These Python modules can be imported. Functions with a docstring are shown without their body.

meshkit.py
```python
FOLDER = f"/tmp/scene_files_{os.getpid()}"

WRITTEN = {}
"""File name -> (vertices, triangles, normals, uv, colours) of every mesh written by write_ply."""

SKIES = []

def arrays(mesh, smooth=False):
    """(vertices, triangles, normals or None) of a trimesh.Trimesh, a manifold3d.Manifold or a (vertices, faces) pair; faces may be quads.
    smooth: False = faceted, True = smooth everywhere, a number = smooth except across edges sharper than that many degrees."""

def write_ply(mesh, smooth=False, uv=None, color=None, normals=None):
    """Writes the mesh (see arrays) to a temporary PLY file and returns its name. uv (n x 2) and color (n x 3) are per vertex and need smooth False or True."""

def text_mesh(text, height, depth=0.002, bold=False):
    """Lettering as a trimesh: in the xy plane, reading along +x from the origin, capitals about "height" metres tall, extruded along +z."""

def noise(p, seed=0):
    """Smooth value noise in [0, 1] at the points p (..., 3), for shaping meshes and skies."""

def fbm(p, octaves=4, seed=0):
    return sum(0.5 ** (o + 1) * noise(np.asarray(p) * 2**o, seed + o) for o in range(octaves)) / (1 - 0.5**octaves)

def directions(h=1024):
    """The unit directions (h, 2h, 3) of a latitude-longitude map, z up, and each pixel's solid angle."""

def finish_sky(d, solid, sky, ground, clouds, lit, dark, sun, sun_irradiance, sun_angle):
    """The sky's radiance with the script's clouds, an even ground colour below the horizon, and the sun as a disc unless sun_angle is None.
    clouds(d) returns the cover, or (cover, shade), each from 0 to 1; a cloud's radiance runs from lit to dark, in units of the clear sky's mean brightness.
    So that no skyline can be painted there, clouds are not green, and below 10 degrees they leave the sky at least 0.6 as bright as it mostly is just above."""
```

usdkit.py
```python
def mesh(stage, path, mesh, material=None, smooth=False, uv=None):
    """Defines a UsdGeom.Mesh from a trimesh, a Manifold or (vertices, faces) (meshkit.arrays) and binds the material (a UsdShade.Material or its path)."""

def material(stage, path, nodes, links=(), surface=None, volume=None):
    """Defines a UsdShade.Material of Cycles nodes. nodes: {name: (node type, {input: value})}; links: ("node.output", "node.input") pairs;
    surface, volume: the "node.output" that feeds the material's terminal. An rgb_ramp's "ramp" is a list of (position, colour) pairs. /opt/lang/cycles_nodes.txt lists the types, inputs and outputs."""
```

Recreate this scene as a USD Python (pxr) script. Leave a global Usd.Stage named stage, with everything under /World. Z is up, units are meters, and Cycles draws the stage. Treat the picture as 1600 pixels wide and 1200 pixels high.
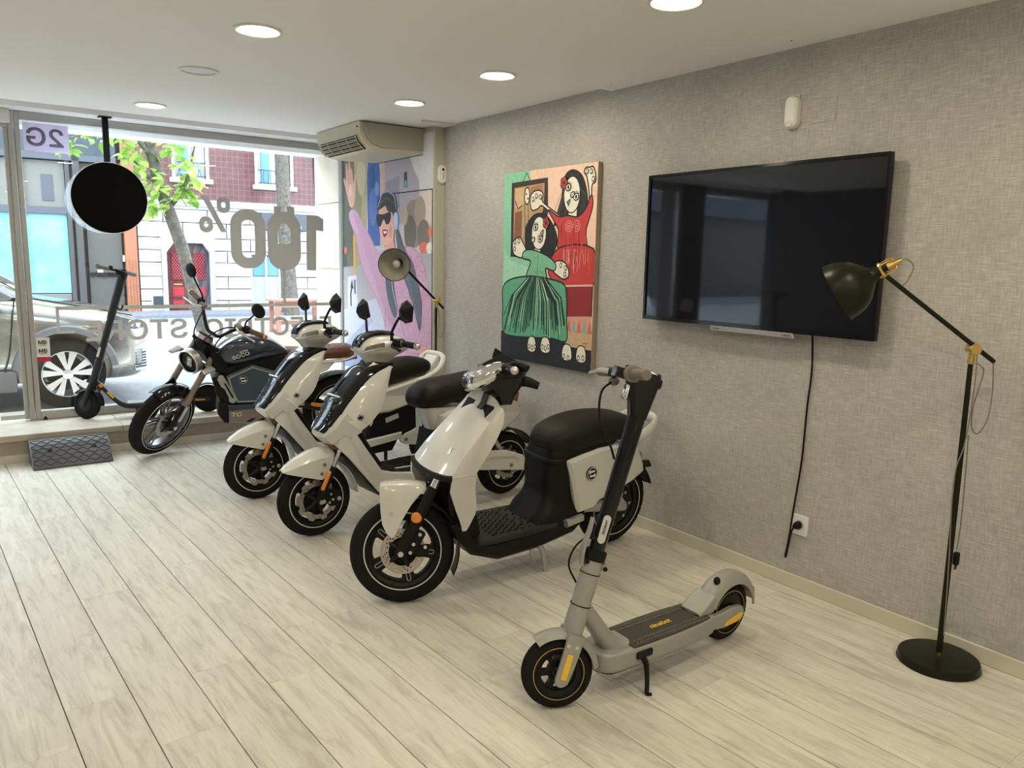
import math, random, sys
import numpy as np
sys.path.insert(0, "/opt/lang")
import trimesh, manifold3d, usdkit, meshkit
import shapely.geometry as sg
from shapely.ops import unary_union
from shapely import affinity
from pxr import Usd, UsdGeom, UsdLux, UsdShade, Gf, Sdf

stage = Usd.Stage.CreateInMemory()
UsdGeom.SetStageUpAxis(stage, "Z"); UsdGeom.SetStageMetersPerUnit(stage, 1.0)
UsdGeom.Xform.Define(stage, "/World"); UsdGeom.Scope.Define(stage, "/World/Looks")
RNG = random.Random(7)

# ------------------------------------------------------------------ camera, sky, sun, exposure
EYE = 1.5
YAW, PITCH, ROLL, FPX = 0.6297798, 0.1577103, -0.0211928, 1214.18
cam = UsdGeom.Camera.Define(stage, "/World/camera")
_cy, _sy = math.cos(YAW), math.sin(YAW)
_f = np.array([_sy * math.cos(PITCH), _cy * math.cos(PITCH), -math.sin(PITCH)]); _r = np.array([_cy, -_sy, 0]); _d = np.cross(_f, _r)
_c, _s = math.cos(ROLL), math.sin(ROLL)
_right, _down = _c * _r + _s * _d, -_s * _r + _c * _d
_m = np.eye(4); _m[0, :3] = _right; _m[1, :3] = -_down; _m[2, :3] = -_f; _m[3, :3] = (0, 0, EYE)
UsdGeom.Xformable(cam).AddTransformOp().Set(Gf.Matrix4d(_m.tolist()))
cam.CreateHorizontalApertureAttr(36.0); cam.CreateFocalLengthAttr(36.0 * FPX / 1600)
cam.CreateClippingRangeAttr(Gf.Vec2f(0.05, 500))
cam.CreateExposureAttr(0.0)

SKY, SUN, LAMP = 2.8, 6.6, 108.0
sky = UsdLux.DomeLight.Define(stage, "/World/sky")
sky.CreateIntensityAttr(SKY); sky.CreateColorAttr(Gf.Vec3f(0.80, 0.90, 1.0))
sun = UsdLux.DistantLight.Define(stage, "/World/sun")
sun.CreateIntensityAttr(SUN); sun.CreateAngleAttr(0.53); sun.CreateColorAttr(Gf.Vec3f(1.0, 0.96, 0.90))
_sd = np.array([0.50, 0.40, -1.0]); _sd /= np.linalg.norm(_sd)          # the way the sunlight travels
_z = -_sd; _x = np.cross([0, 0, 1.0], _z); _x /= np.linalg.norm(_x); _y = np.cross(_z, _x)
_m = np.eye(4); _m[0, :3] = _x; _m[1, :3] = _y; _m[2, :3] = _z
UsdGeom.Xformable(sun).AddTransformOp().Set(Gf.Matrix4d(_m.tolist()))

# ------------------------------------------------------------------ scene helpers
_used = {}
def num(parent, name):
    k = _used.get((parent, name), 0); _used[(parent, name)] = k + 1
    return f"{parent}/{name}" if k == 0 else f"{parent}/{name}_{k:03d}"
def tag(path, label=None, cat=None, group=None, kind=None):
    p = stage.GetPrimAtPath(path)
    for k, v in (("label", label), ("category", cat), ("group", group), ("kind", kind)):
        if v: p.SetCustomDataByKey(k, v)
    return path
def thing(name, label=None, cat=None, loc=(0, 0, 0), yaw=0.0, lean=0.0, group=None, kind=None):
    path = num("/World", name); x = UsdGeom.Xform.Define(stage, path)
    x.AddTranslateOp().Set(Gf.Vec3d(*map(float, loc)))
    if yaw or lean: x.AddRotateZOp().Set(float(yaw)); x.AddRotateXOp().Set(float(lean))
    return tag(path, label, cat, group, kind)
def sub(parent, name, label=None):
    path = num(parent, name); UsdGeom.Xform.Define(stage, path); return tag(path, label)
def obj(parent, name, g, mat, label=None, smooth=35, kind=None):
    path = num(parent, name)
    if isinstance(g, G): g = g.arr()
    usdkit.mesh(stage, path, g, mat, smooth=smooth)
    return tag(path, label, kind=kind)
def copy(src, name, label, loc, yaw=0.0, lean=0.0, group=None):
    path = num("/World", name); x = UsdGeom.Xform.Define(stage, path)
    x.GetPrim().GetReferences().AddInternalReference(src); x.GetPrim().SetInstanceable(True)
    x.ClearXformOpOrder(); x.AddTranslateOp().Set(Gf.Vec3d(*map(float, loc)))
    x.AddRotateZOp().Set(float(yaw)); x.AddRotateXOp().Set(float(lean))
    was = stage.GetPrimAtPath(src).GetCustomData()
    return tag(path, label, was.get("category"), group or was.get("group"), was.get("kind"))

# ------------------------------------------------------------------ geometry helpers
A_ = lambda *a: np.array(a, float)
X, Y, Z = A_(1, 0, 0), A_(0, 1, 0), A_(0, 0, 1)
def unit(v): v = np.asarray(v, float); return v / (np.linalg.norm(v) + 1e-12)
def rotm(axis, deg):
    return trimesh.transformations.rotation_matrix(math.radians(deg), axis)[:3, :3]
def earcut(poly):
    v, f = trimesh.creation.triangulate_polygon(poly, engine="earcut"); return np.asarray(v), np.asarray(f)
class G:
    def __init__(s): s.v, s.f, s.n = [], [], 0
    def add(s, v, f):
        v = np.asarray(v, float); f = np.asarray(f, int)
        if f.ndim == 2 and f.shape[1] == 4: f = np.vstack([f[:, [0, 1, 2]], f[:, [0, 2, 3]]])
        s.v.append(v); s.f.append(f + s.n); s.n += len(v); return s
    def join(s, o): v, f = o.arr(); return s.add(v, f)
    def arr(s): return (np.vstack(s.v), np.vstack(s.f))
    def map(s, fn): s.v = [fn(v) for v in s.v]; return s
    def rot(s, axis, deg, about=(0, 0, 0)):
        R = rotm(axis, deg); a = np.asarray(about, float); return s.map(lambda v: (v - a) @ R.T + a)
    def move(s, d): d = np.asarray(d, float); return s.map(lambda v: v + d)
    def mirror(s): s.v = [v * [1, -1, 1] for v in s.v]; s.f = [f[:, ::-1] for f in s.f]; return s
    # loft through rings (N x M x 3)
    def loft(s, rings, cap=True, closed=True):
        r = np.asarray(rings, float); N, M = r.shape[:2]
        i, j = np.meshgrid(np.arange(N - 1), np.arange(M if closed else M - 1), indexing="ij")
        q = np.stack([i * M + j, i * M + (j + 1) % M, (i + 1) * M + (j + 1) % M, (i + 1) * M + j], -1).reshape(-1, 4)
        s.add(r.reshape(-1, 3), q)
        if cap and closed:
            for k, fl in ((0, True), (N - 1, False)):
                c = r[k].mean(0); a = np.arange(M); t = np.stack([np.full(M, M), a, (a + 1) % M], 1)
                s.add(np.vstack([r[k], c]), t[:, ::-1] if fl else t)
        return s
    def tube(s, pts, rad, n=10, k=0, cap=True):
        p = np.asarray(pts, float); rad = np.broadcast_to(np.asarray(rad, float), (len(p),)).copy()
        if k:
            p, rad = spline(p, k), np.interp(np.linspace(0, len(p) - 1, (len(p) - 1) * k + 1), np.arange(len(p)), rad)
        t = np.gradient(p, axis=0); t /= np.linalg.norm(t, axis=1, keepdims=True) + 1e-12
        u = np.cross(t[0], Z if abs(t[0][2]) < 0.9 else X); u = unit(u); rings = []
        a = np.arange(n) * 2 * np.pi / n
        for i in range(len(p)):
            u = unit(u - t[i] * (u @ t[i])); w = np.cross(t[i], u)
            rings.append(p[i] + rad[i] * (np.cos(a)[:, None] * u + np.sin(a)[:, None] * w))
        return s.loft(rings, cap)
    def cyl(s, p0, p1, r, r1=None, n=20):
        return s.tube([p0, p1], [r, r if r1 is None else r1], n)
    def lathe(s, prof, o=(0, 0, 0), axis=Z, n=32, mod=None):
        ax = unit(axis); u = unit(np.cross(ax, X if abs(ax[0]) < 0.9 else Y)); w = np.cross(ax, u)
        a = np.arange(n) * 2 * np.pi / n; rings = []
        for i, (r, h) in enumerate(prof):
            rr = np.full(n, float(r)) + (0.0 if mod is None else mod(i, a))
            rings.append(np.asarray(o, float) + ax * h + rr[:, None] * (np.cos(a)[:, None] * u + np.sin(a)[:, None] * w))
        return s.loft(rings, cap=False)
    # prism of a polygon with chamfered ends; plane (o,u,v), from a to b along u x v
    def prism(s, poly, o=(0, 0, 0), u=X, v=Y, a=0.0, b=1.0, ch=0.0):
        p = np.asarray(poly, float)
        ar = 0.5 * np.sum(p[:, 0] * np.roll(p[:, 1], -1) - np.roll(p[:, 0], -1) * p[:, 1])
        if ar < 0: p = p[::-1]
        u, v = np.asarray(u, float), np.asarray(v, float); n = np.cross(u, v); o = np.asarray(o, float)
        if a > b: a, b = b, a
        e = np.roll(p, -1, 0) - p; e /= np.linalg.norm(e, axis=1, keepdims=True) + 1e-12; nn = np.stack([e[:, 1], -e[:, 0]], 1)
        m = nn + np.roll(nn, 1, 0); m /= np.maximum((m * m).sum(1, keepdims=True) / 2, 0.35)
        q = p - m * ch
        P3 = lambda pp, h: o + pp[:, :1] * u + pp[:, 1:] * v + n * h
        rings = [P3(q, a), P3(p, a + ch), P3(p, b - ch), P3(q, b)] if ch else [P3(p, a), P3(p, b)]
        s.loft(rings, cap=False)
        tv, tf = earcut(sg.Polygon(q if ch else p))
        s.add(P3(tv, b), tf); s.add(P3(tv, a), tf[:, ::-1]); return s
    def ext(s, shape, o=(0, 0, 0), u=X, v=Y, a=0.0, b=1.0):
        u, v, o = np.asarray(u, float), np.asarray(v, float), np.asarray(o, float); n = np.cross(u, v)
        for g in getattr(shape, "geoms", [shape]):
            if g.is_empty or g.geom_type != "Polygon": continue
            g = sg.polygon.orient(g)
            tv, tf = earcut(g)
            P3 = lambda pp, h: o + pp[:, :1] * u + pp[:, 1:2] * v + n * h
            s.add(P3(tv, b), tf); s.add(P3(tv, a), tf[:, ::-1])
            for ring in [g.exterior, *g.interiors]:
                c = np.asarray(ring.coords)[:-1]; s.loft([P3(c, a), P3(c, b)], cap=False)
        return s
    def rbox(s, c, size, r=0.004, R=None):
        sx, sy, sz = size; c = np.asarray(c, float); r = min(r, sx / 2.01, sy / 2.01, sz / 2.01)
        g = G().prism(rrect(sx, sy, r, 3), (0, 0, 0), X, Y, -sz / 2, sz / 2, r * 0.6)
        if R is not None: g.map(lambda v: v @ np.asarray(R).T)
        return s.join(g.move(c))
    def hull(s, pts, r=0.0):
        pts = np.asarray(pts, float)
        if r:
            d = trimesh.creation.icosphere(1).vertices * r; pts = (pts[:, None] + d[None]).reshape(-1, 3)
        m = trimesh.convex.convex_hull(pts)
        return s.add(m.vertices, m.faces)
    def ball(s, c, r, sc=(1, 1, 1), n=2):
        m = trimesh.creation.icosphere(n); return s.add(m.vertices * r * np.asarray(sc) + np.asarray(c, float), m.faces)
    def sheet(s, P, t):
        """A grid of points P (N x M x 3) thickened by t along its normals."""
        P = np.asarray(P, float); N, M = P.shape[:2]
        du, dv = np.gradient(P, axis=0), np.gradient(P, axis=1); n = np.cross(du, dv); n /= np.linalg.norm(n, axis=2, keepdims=True) + 1e-12
        Q = P + n * t; idx = np.arange(N * M).reshape(N, M); o = N * M
        a, b, c, d = idx[:-1, :-1], idx[1:, :-1], idx[1:, 1:], idx[:-1, 1:]
        q = np.stack([a, d, c, b], -1).reshape(-1, 4); q2 = np.stack([a, b, c, d], -1).reshape(-1, 4) + o
        s.add(np.vstack([P.reshape(-1, 3), Q.reshape(-1, 3)]), np.vstack([q, q2]))
        for e in (idx[0], idx[-1][::-1], idx[:, 0][::-1], idx[:, -1]):
            s.add(np.vstack([P.reshape(-1, 3)[e], Q.reshape(-1, 3)[e]]), np.stack([np.arange(len(e) - 1), np.arange(1, len(e)), np.arange(1, len(e)) + len(e), np.arange(len(e) - 1) + len(e)], 1))
        return s
    def text(s, txt, h, o, u, v, depth=0.001, bold=False, center=True, wide=1.0):
        m = meshkit.text_mesh(txt, h, depth, bold); p = np.array(m.vertices)
        if center: p[:, 0] -= (p[:, 0].max() + p[:, 0].min()) / 2; p[:, 1] -= h / 2
        u, v = np.asarray(u, float), np.asarray(v, float); n = np.cross(u, v)
        return s.add(np.asarray(o, float) + p[:, :1] * u * wide + p[:, 1:2] * v + p[:, 2:] * n, m.faces)
def spline(p, k):
    p = np.asarray(p, float); q = np.vstack([2 * p[0] - p[1], p, 2 * p[-1] - p[-2]]); out = []
    for i in range(len(p) - 1):
        a, b, c, d = q[i:i + 4]
        for t in np.arange(k) / k:
            out.append(0.5 * (2 * b + (c - a) * t + (2 * a - 5 * b + 4 * c - d) * t * t + (3 * b - a - 3 * c + d) * t ** 3))
    return np.array(out + [p[-1]])
def cspline(p, k=5):
    """Closed smooth curve through 2-D points."""
    p = np.asarray(p, float); n = len(p); out = []
    for i in range(n):
        a, b, c, d = p[(i - 1) % n], p[i], p[(i + 1) % n], p[(i + 2) % n]
        for t in np.arange(k) / k:
            out.append(0.5 * (2 * b + (c - a) * t + (2 * a - 5 * b + 4 * c - d) * t * t + (3 * b - a - 3 * c + d) * t ** 3))
    return np.array(out)
def rrect(w, h, r, n=4, cx=0.0, cy=0.0):
    a = np.linspace(0, np.pi / 2, n + 1); out = []
    for sx, sy, a0 in ((1, 1, 0), (-1, 1, np.pi / 2), (-1, -1, np.pi), (1, -1, 1.5 * np.pi)):
        for t in a: out.append((cx + sx * (w / 2 - r) + r * math.cos(a0 + t), cy + sy * (h / 2 - r) + r * math.sin(a0 + t)))
    return np.array(out)
def rpoly(pts, r, n=3):
    """Polygon with rounded corners."""
    g = sg.Polygon(pts).buffer(-r, join_style=2).buffer(r, quad_segs=n); return np.asarray(g.exterior.coords)[:-1]
def circ(r, n=32, cx=0.0, cy=0.0): a = np.arange(n) * 2 * np.pi / n; return np.stack([cx + r * np.cos(a), cy + r * np.sin(a)], 1)
def sec(x, hw, z0, z1, p=2.6, n=24, axis="x"):
    """A rounded section: superellipse, half-width hw, from z0 to z1 at x."""
    a = np.arange(n) * 2 * np.pi / n; c, q = np.cos(a), np.sin(a)
    yy = hw * np.sign(c) * np.abs(c) ** (2 / p); zz = (z0 + z1) / 2 + (z1 - z0) / 2 * np.sign(q) * np.abs(q) ** (2 / p)
    return np.stack([np.full(n, x), yy, zz], 1)
def secz(z, x0, x1, hw, p=3.0, n=28):
    a = np.arange(n) * 2 * np.pi / n; c, q = np.cos(a), np.sin(a)
    return np.stack([(x0 + x1) / 2 + (x1 - x0) / 2 * np.sign(c) * np.abs(c) ** (2 / p), hw * np.sign(q) * np.abs(q) ** (2 / p), np.full(n, z)], 1)
def lofts(secs, k=3):
    """Smooths a list of rings along the loft."""
    r = np.asarray(secs, float); sh = r.shape; return spline(r.reshape(sh[0], -1), k).reshape(-1, *sh[1:])

# ------------------------------------------------------------------ materials
LK = "/World/Looks/"
def mat(name, color, rough=0.5, metal=0.0, coat=0.0, spec=0.5, bump=None, var=None, emit=None, trans=0.0, ior=1.5, coat_rough=0.04, aniso=0):
    p = dict(base_color=color, roughness=rough, metallic=metal, coat_weight=coat, coat_roughness=coat_rough, specular_ior_level=spec, transmission_weight=trans, ior=ior)
    if emit: p.update(emission_color=emit[0], emission_strength=emit[1])
    nodes, links = {"p": ("principled_bsdf", p)}, []
    if bump or var: nodes["tc"] = ("texture_coordinate", {})
    if bump:
        sc, st, ds = bump
        nodes["n"] = ("noise_texture", {"scale": sc, "detail": 3.0}); nodes["b"] = ("bump", {"strength": st, "distance": ds})
        links += [("tc.object", "n.vector"), ("n.fac", "b.height"), ("b.normal", "p.normal")]
    if var:
        sc, c2 = var
        nodes["vn"] = ("noise_texture", {"scale": sc, "detail": 4.0, "roughness": 0.6}); nodes["r"] = ("rgb_ramp", {"ramp": [(0.3, color), (0.7, c2)]})
        links += [("tc.object", "vn.vector"), ("vn.fac", "r.fac"), ("r.color", "p.base_color")]
    return usdkit.material(stage, LK + name, nodes, links, surface="p.BSDF")
def glassy(name, tint=(1, 1, 1), ior=1.45, rough=0.0, boost=1.0):
    return usdkit.material(stage, LK + name, {"t": ("transparent_bsdf", {"color": tint}), "g": ("glossy_bsdf", {"color": (boost,) * 3, "roughness": rough}), "f": ("fresnel", {"IOR": ior}), "geo": ("geometry", {}), "one": ("math", {"math_type": "subtract", "value1": 1.0}), "mul": ("math", {"math_type": "multiply"}), "m": ("mix_closure", {})},
                           [("geo.backfacing", "one.value2"), ("f.fac", "mul.value1"), ("one.value", "mul.value2"), ("mul.value", "m.fac"), ("t.BSDF", "m.closure1"), ("g.BSDF", "m.closure2")], surface="m.closure")
def film_mat(name, color, back):
    return usdkit.material(stage, LK + name, {"p": ("principled_bsdf", {"base_color": color, "roughness": 0.6}), "t": ("translucent_bsdf", {"color": back}), "m": ("mix_closure", {"fac": 0.72})}, [("p.BSDF", "m.closure1"), ("t.BSDF", "m.closure2")], surface="m.closure")
W = mat("white_paint", (0.61, 0.61, 0.575), 0.28, coat=0.6)
WM = mat("white_matte", (0.74, 0.73, 0.70), 0.5)
BK = mat("black_plastic", (0.011, 0.011, 0.012), 0.44, spec=0.14, bump=(900, 0.15, 0.001))
BG = mat("black_gloss", (0.008, 0.008, 0.01), 0.10, coat=0.08, spec=0.30)
BM = mat("black_metal", (0.010, 0.010, 0.010), 0.38, spec=0.2)
RB = mat("tyre_rubber", (0.012, 0.012, 0.012), 0.75, spec=0.12, bump=(160, 0.2, 0.002))
LE = mat("black_leather", (0.013, 0.012, 0.012), 0.50, spec=0.18, bump=(420, 0.25, 0.001))
BR = mat("brown_leather", (0.16, 0.058, 0.028), 0.42, bump=(300, 0.3, 0.001), var=(14, (0.11, 0.036, 0.018)))
CH = mat("chrome", (0.82, 0.82, 0.83), 0.08, 1.0)
AL = mat("aluminium", (0.62, 0.61, 0.58), 0.32, 1.0)
DS = mat("disc_steel", (0.46, 0.42, 0.36), 0.38, 1.0)
SV = mat("silver_paint", (0.50, 0.50, 0.48), 0.32, 0.7)
LG = mat("light_grey", (0.55, 0.55, 0.53), 0.5)
AM = mat("amber", (0.72, 0.24, 0.02), 0.22, coat=0.8)
RD = mat("red_lens", (0.30, 0.05, 0.02), 0.25, coat=0.6)
YL = mat("yellow_reflector", (0.85, 0.50, 0.03), 0.3, coat=0.5)
KG = mat("scooter_grey", (0.33, 0.325, 0.30), 0.42, 0.15)
KD = mat("scooter_dark_grey", (0.028, 0.030, 0.033), 0.5, spec=0.25)
TAUPE = mat("taupe_rubber", (0.17, 0.15, 0.125), 0.65)
NV = mat("navy_paint", (0.034, 0.048, 0.075), 0.16, 0.25, coat=1.0)
NVM = mat("navy_satin", (0.060, 0.082, 0.112), 0.36, 0.3)
BZ = mat("bronze", (0.27, 0.22, 0.185), 0.40, 0.6)
BS = mat("brass", (0.72, 0.50, 0.16), 0.26, 1.0)
LENS = glassy("clear_lens", (0.93, 0.95, 0.95), 1.3)
CRY = mat("crystal_reflector", (0.72, 0.75, 0.76), 0.14, 0.0, coat=1.0)
REFL = mat("lamp_reflector", (0.75, 0.78, 0.78), 0.15, 1.0)
PRINT_W = mat("print_white", (0.80, 0.80, 0.78), 0.6)
LTX = mat("pale_lettering", (0.55, 0.54, 0.50), 0.6)
ART = usdkit.material(stage, LK + "flat_print", {"a": ("attribute", {"attribute": "print"}), "p": ("principled_bsdf", {"roughness": 0.55}), "tc": ("texture_coordinate", {}), "n": ("noise_texture", {"scale": 40.0, "detail": 4.0}),
        "r": ("rgb_ramp", {"ramp": [(0.25, (0.86,) * 3), (0.75, (1.08,) * 3)]}), "m": ("mix", {"mix_type": "multiply", "fac": 0.8})},
        [("tc.object", "n.vector"), ("n.fac", "r.fac"), ("a.color", "m.color1"), ("r.color", "m.color2"), ("m.color", "p.base_color")], surface="p.BSDF")
def srgb(r, g, b): return tuple(((x / 255) / 12.92 if x / 255 <= 0.04045 else ((x / 255 + 0.055) / 1.055) ** 2.4) for x in (r, g, b))
def flat_art(parent, name, layers, o, u, v, step=0.0002, label=None, gain=1.0):
    """A flat print: coloured shapes laid one over another, as one mesh with a colour per vertex. layers: (sRGB colour, shape)."""
    u, v, o = np.asarray(u, float), np.asarray(v, float), np.asarray(o, float); n = np.cross(u, v); g = G(); cols = []; k = 0
    for col, shape in layers:
        if not isinstance(shape, (sg.Polygon, sg.MultiPolygon, sg.GeometryCollection)): shape = sg.Polygon(shape)
        if not shape.is_valid: shape = shape.buffer(0)
        k += 1
        for q in getattr(shape, "geoms", [shape]):
            if q.is_empty or q.geom_type != "Polygon": continue
            tv, tf = earcut(sg.polygon.orient(q)); g.add(o + tv[:, :1] * u + tv[:, 1:2] * v + n * step * k, tf); cols.append(np.tile(np.minimum(np.array(srgb(*col)) * gain, 0.9), (len(tv), 1)))
    path = num(parent, name); m = usdkit.mesh(stage, path, g.arr(), ART, smooth=False)
    UsdGeom.PrimvarsAPI(m).CreatePrimvar("print", Sdf.ValueTypeNames.Color3fArray, "vertex").Set([Gf.Vec3f(*map(float, c)) for c in np.vstack(cols)])
    return tag(path, label)
def line(pts, w): return sg.LineString(pts).buffer(w / 2, quad_segs=3)
def ell(cx, cy, rx, ry, ang=0, n=20): return affinity.rotate(sg.Polygon(circ(1, n) * [rx, ry] + [cx, cy]), ang)

# ================================================================== THE ROOM
XW, YE, YG, ZC, ZB = 3.145, 6.34, 6.96, 2.485, 2.459       # right wall, ceiling's front edge, glass, ceiling, lower ceiling
XL, YB, XP = -3.3, -2.6, 3.06                              # left wall, rear wall, poster panel
def box(parent, name, x0, x1, y0, y1, z0, z1, m, label=None, r=0.003, kind=None):
    return obj(parent, name, G().rbox(((x0 + x1) / 2, (y0 + y1) / 2, (z0 + z1) / 2), (x1 - x0, y1 - y0, z1 - z0), r), m, label, kind=kind)

# wallpaper: fine horizontal grey weave
PAPER = usdkit.material(stage, LK + "grey_wallpaper", {
    "tc": ("texture_coordinate", {}), "m1": ("mapping", {"scale": (1, 16, 240)}), "n1": ("noise_texture", {"scale": 1.0, "detail": 3.0}),
    "m2": ("mapping", {"scale": (1, 220, 18)}), "n2": ("noise_texture", {"scale": 1.0, "detail": 2.0}), "n3": ("noise_texture", {"scale": 2.5, "detail": 4.0}),
    "r1": ("rgb_ramp", {"ramp": [(0.25, (0.385, 0.372, 0.352)), (0.55, (0.47, 0.457, 0.435)), (0.80, (0.60, 0.585, 0.56))]}), "r2": ("rgb_ramp", {"ramp": [(0.3, (0.86,) * 3), (0.7, (1.12,) * 3)]}), "r3": ("rgb_ramp", {"ramp": [(0.3, (0.93,) * 3), (0.7, (1.05,) * 3)]}),
    "x": ("mix", {"mix_type": "multiply", "fac": 1.0}), "y": ("mix", {"mix_type": "multiply", "fac": 1.0}), "b": ("bump", {"strength": 0.25, "distance": 0.001}), "p": ("principled_bsdf", {"roughness": 0.8, "specular_ior_level": 0.25})},
    [("tc.object", "m1.vector"), ("m1.vector", "n1.vector"), ("tc.object", "m2.vector"), ("m2.vector", "n2.vector"), ("tc.object", "n3.vector"), ("n1.fac", "r1.fac"), ("n2.fac", "r2.fac"), ("n3.fac", "r3.fac"),
     ("r1.color", "x.color1"), ("r2.color", "x.color2"), ("x.color", "y.color1"), ("r3.color", "y.color2"), ("y.color", "p.base_color"), ("n1.fac", "b.height"), ("b.normal", "p.normal")], surface="p.BSDF")
CEIL = mat("ceiling_paint", (0.90, 0.89, 0.875), 0.75, bump=(60, 0.05, 0.001))
WALLP = mat("wall_paint_brown", (0.13, 0.105, 0.11), 0.7)
CREAM = mat("cream_skirting", (0.60, 0.575, 0.47), 0.4)
STONE = mat("sill_stone", (0.40, 0.345, 0.27), 0.5, bump=(30, 0.2, 0.002), var=(6, (0.54, 0.49, 0.41)))
STONE2 = mat("sill_stone_face", (0.30, 0.255, 0.19), 0.55, bump=(30, 0.2, 0.002), var=(9, (0.38, 0.33, 0.26)))
FRAME = mat("window_aluminium", (0.42, 0.41, 0.38), 0.35, 0.6)
BEAMM = mat("beam_paint", (0.82, 0.81, 0.79), 0.5)
GLASS = glassy("window_glass", (0.97, 0.985, 0.98), 1.62)

# planks: rows run almost along the wall
PL_A = -0.0453368
def plank_mat(k):
    r = random.Random(100 + k); t = 0.985 + 0.03 * r.random()
    base = [np.array(c) * t for c in ((0.47, 0.445, 0.395), (0.64, 0.615, 0.555), (0.72, 0.695, 0.635))]; off = (r.random() * 9, r.random() * 9, 0)
    return usdkit.material(stage, LK + f"whitewashed_plank_{k}", {
        "tc": ("texture_coordinate", {}), "rot": ("mapping", {"rotation": (0, 0, PL_A), "location": off}), "ms": ("mapping", {"scale": (26, 2.2, 1)}), "n": ("noise_texture", {"scale": 1.0, "detail": 7.0, "roughness": 0.68, "distortion": 0.9}),
        "mg": ("mapping", {"scale": (16, 1.9, 1)}), "g": ("noise_texture", {"scale": 1.0, "detail": 5.0, "roughness": 0.7, "distortion": 2.2}),
        "brm": ("mapping", {"rotation": (0, 0, math.pi / 2)}), "br": ("brick_texture", {"scale": 1.0, "brick_width": 0.46, "row_height": 0.064, "mortar_size": 0.0, "offset": 0.37, "color1": (0.93, 0.92, 0.90), "color2": (1.05, 1.05, 1.04), "mortar": (0.95, 0.94, 0.92)}),
        "r": ("rgb_ramp", {"ramp": [(0.26, tuple(base[0])), (0.42, tuple(base[1])), (0.7, tuple(base[2]))]}), "r2": ("rgb_ramp", {"ramp": [(0.35, (0.80, 0.78, 0.75)), (0.52, (1.0, 1.0, 1.0)), (0.75, (1.04, 1.04, 1.03))]}),
        "x": ("mix", {"mix_type": "multiply", "fac": 1.0}), "y": ("mix", {"mix_type": "multiply", "fac": 0.85}), "b": ("bump", {"strength": 0.08, "distance": 0.0015}), "p": ("principled_bsdf", {"roughness": 0.42, "specular_ior_level": 0.45})},
        [("tc.object", "rot.vector"), ("rot.vector", "ms.vector"), ("ms.vector", "n.vector"), ("rot.vector", "mg.vector"), ("mg.vector", "g.vector"), ("rot.vector", "brm.vector"), ("brm.vector", "br.vector"), ("n.fac", "r.fac"), ("g.fac", "r2.fac"),
         ("r.color", "x.color1"), ("r2.color", "x.color2"), ("x.color", "y.color1"), ("br.color", "y.color2"), ("y.color", "p.base_color"), ("n.fac", "b.height"), ("b.normal", "p.normal")], surface="p.BSDF")
PLANKS = [plank_mat(k) for k in range(6)]
GAP = mat("plank_gap", (0.06, 0.05, 0.035), 0.8)
floor = thing("floor", kind="structure")
box(floor, "underlay", XL, XW, YB, 7.0, -0.06, -0.008, GAP, r=0)
ca, sa = math.cos(PL_A), math.sin(PL_A); du, dv = A_(ca, -sa, 0), A_(sa, ca, 0)      # across and along the planks
room = sg.box(XL, YB, XW - 0.008, 6.43); PW, PH = 0.1998, 1.285; u0 = 0.5388
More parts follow.
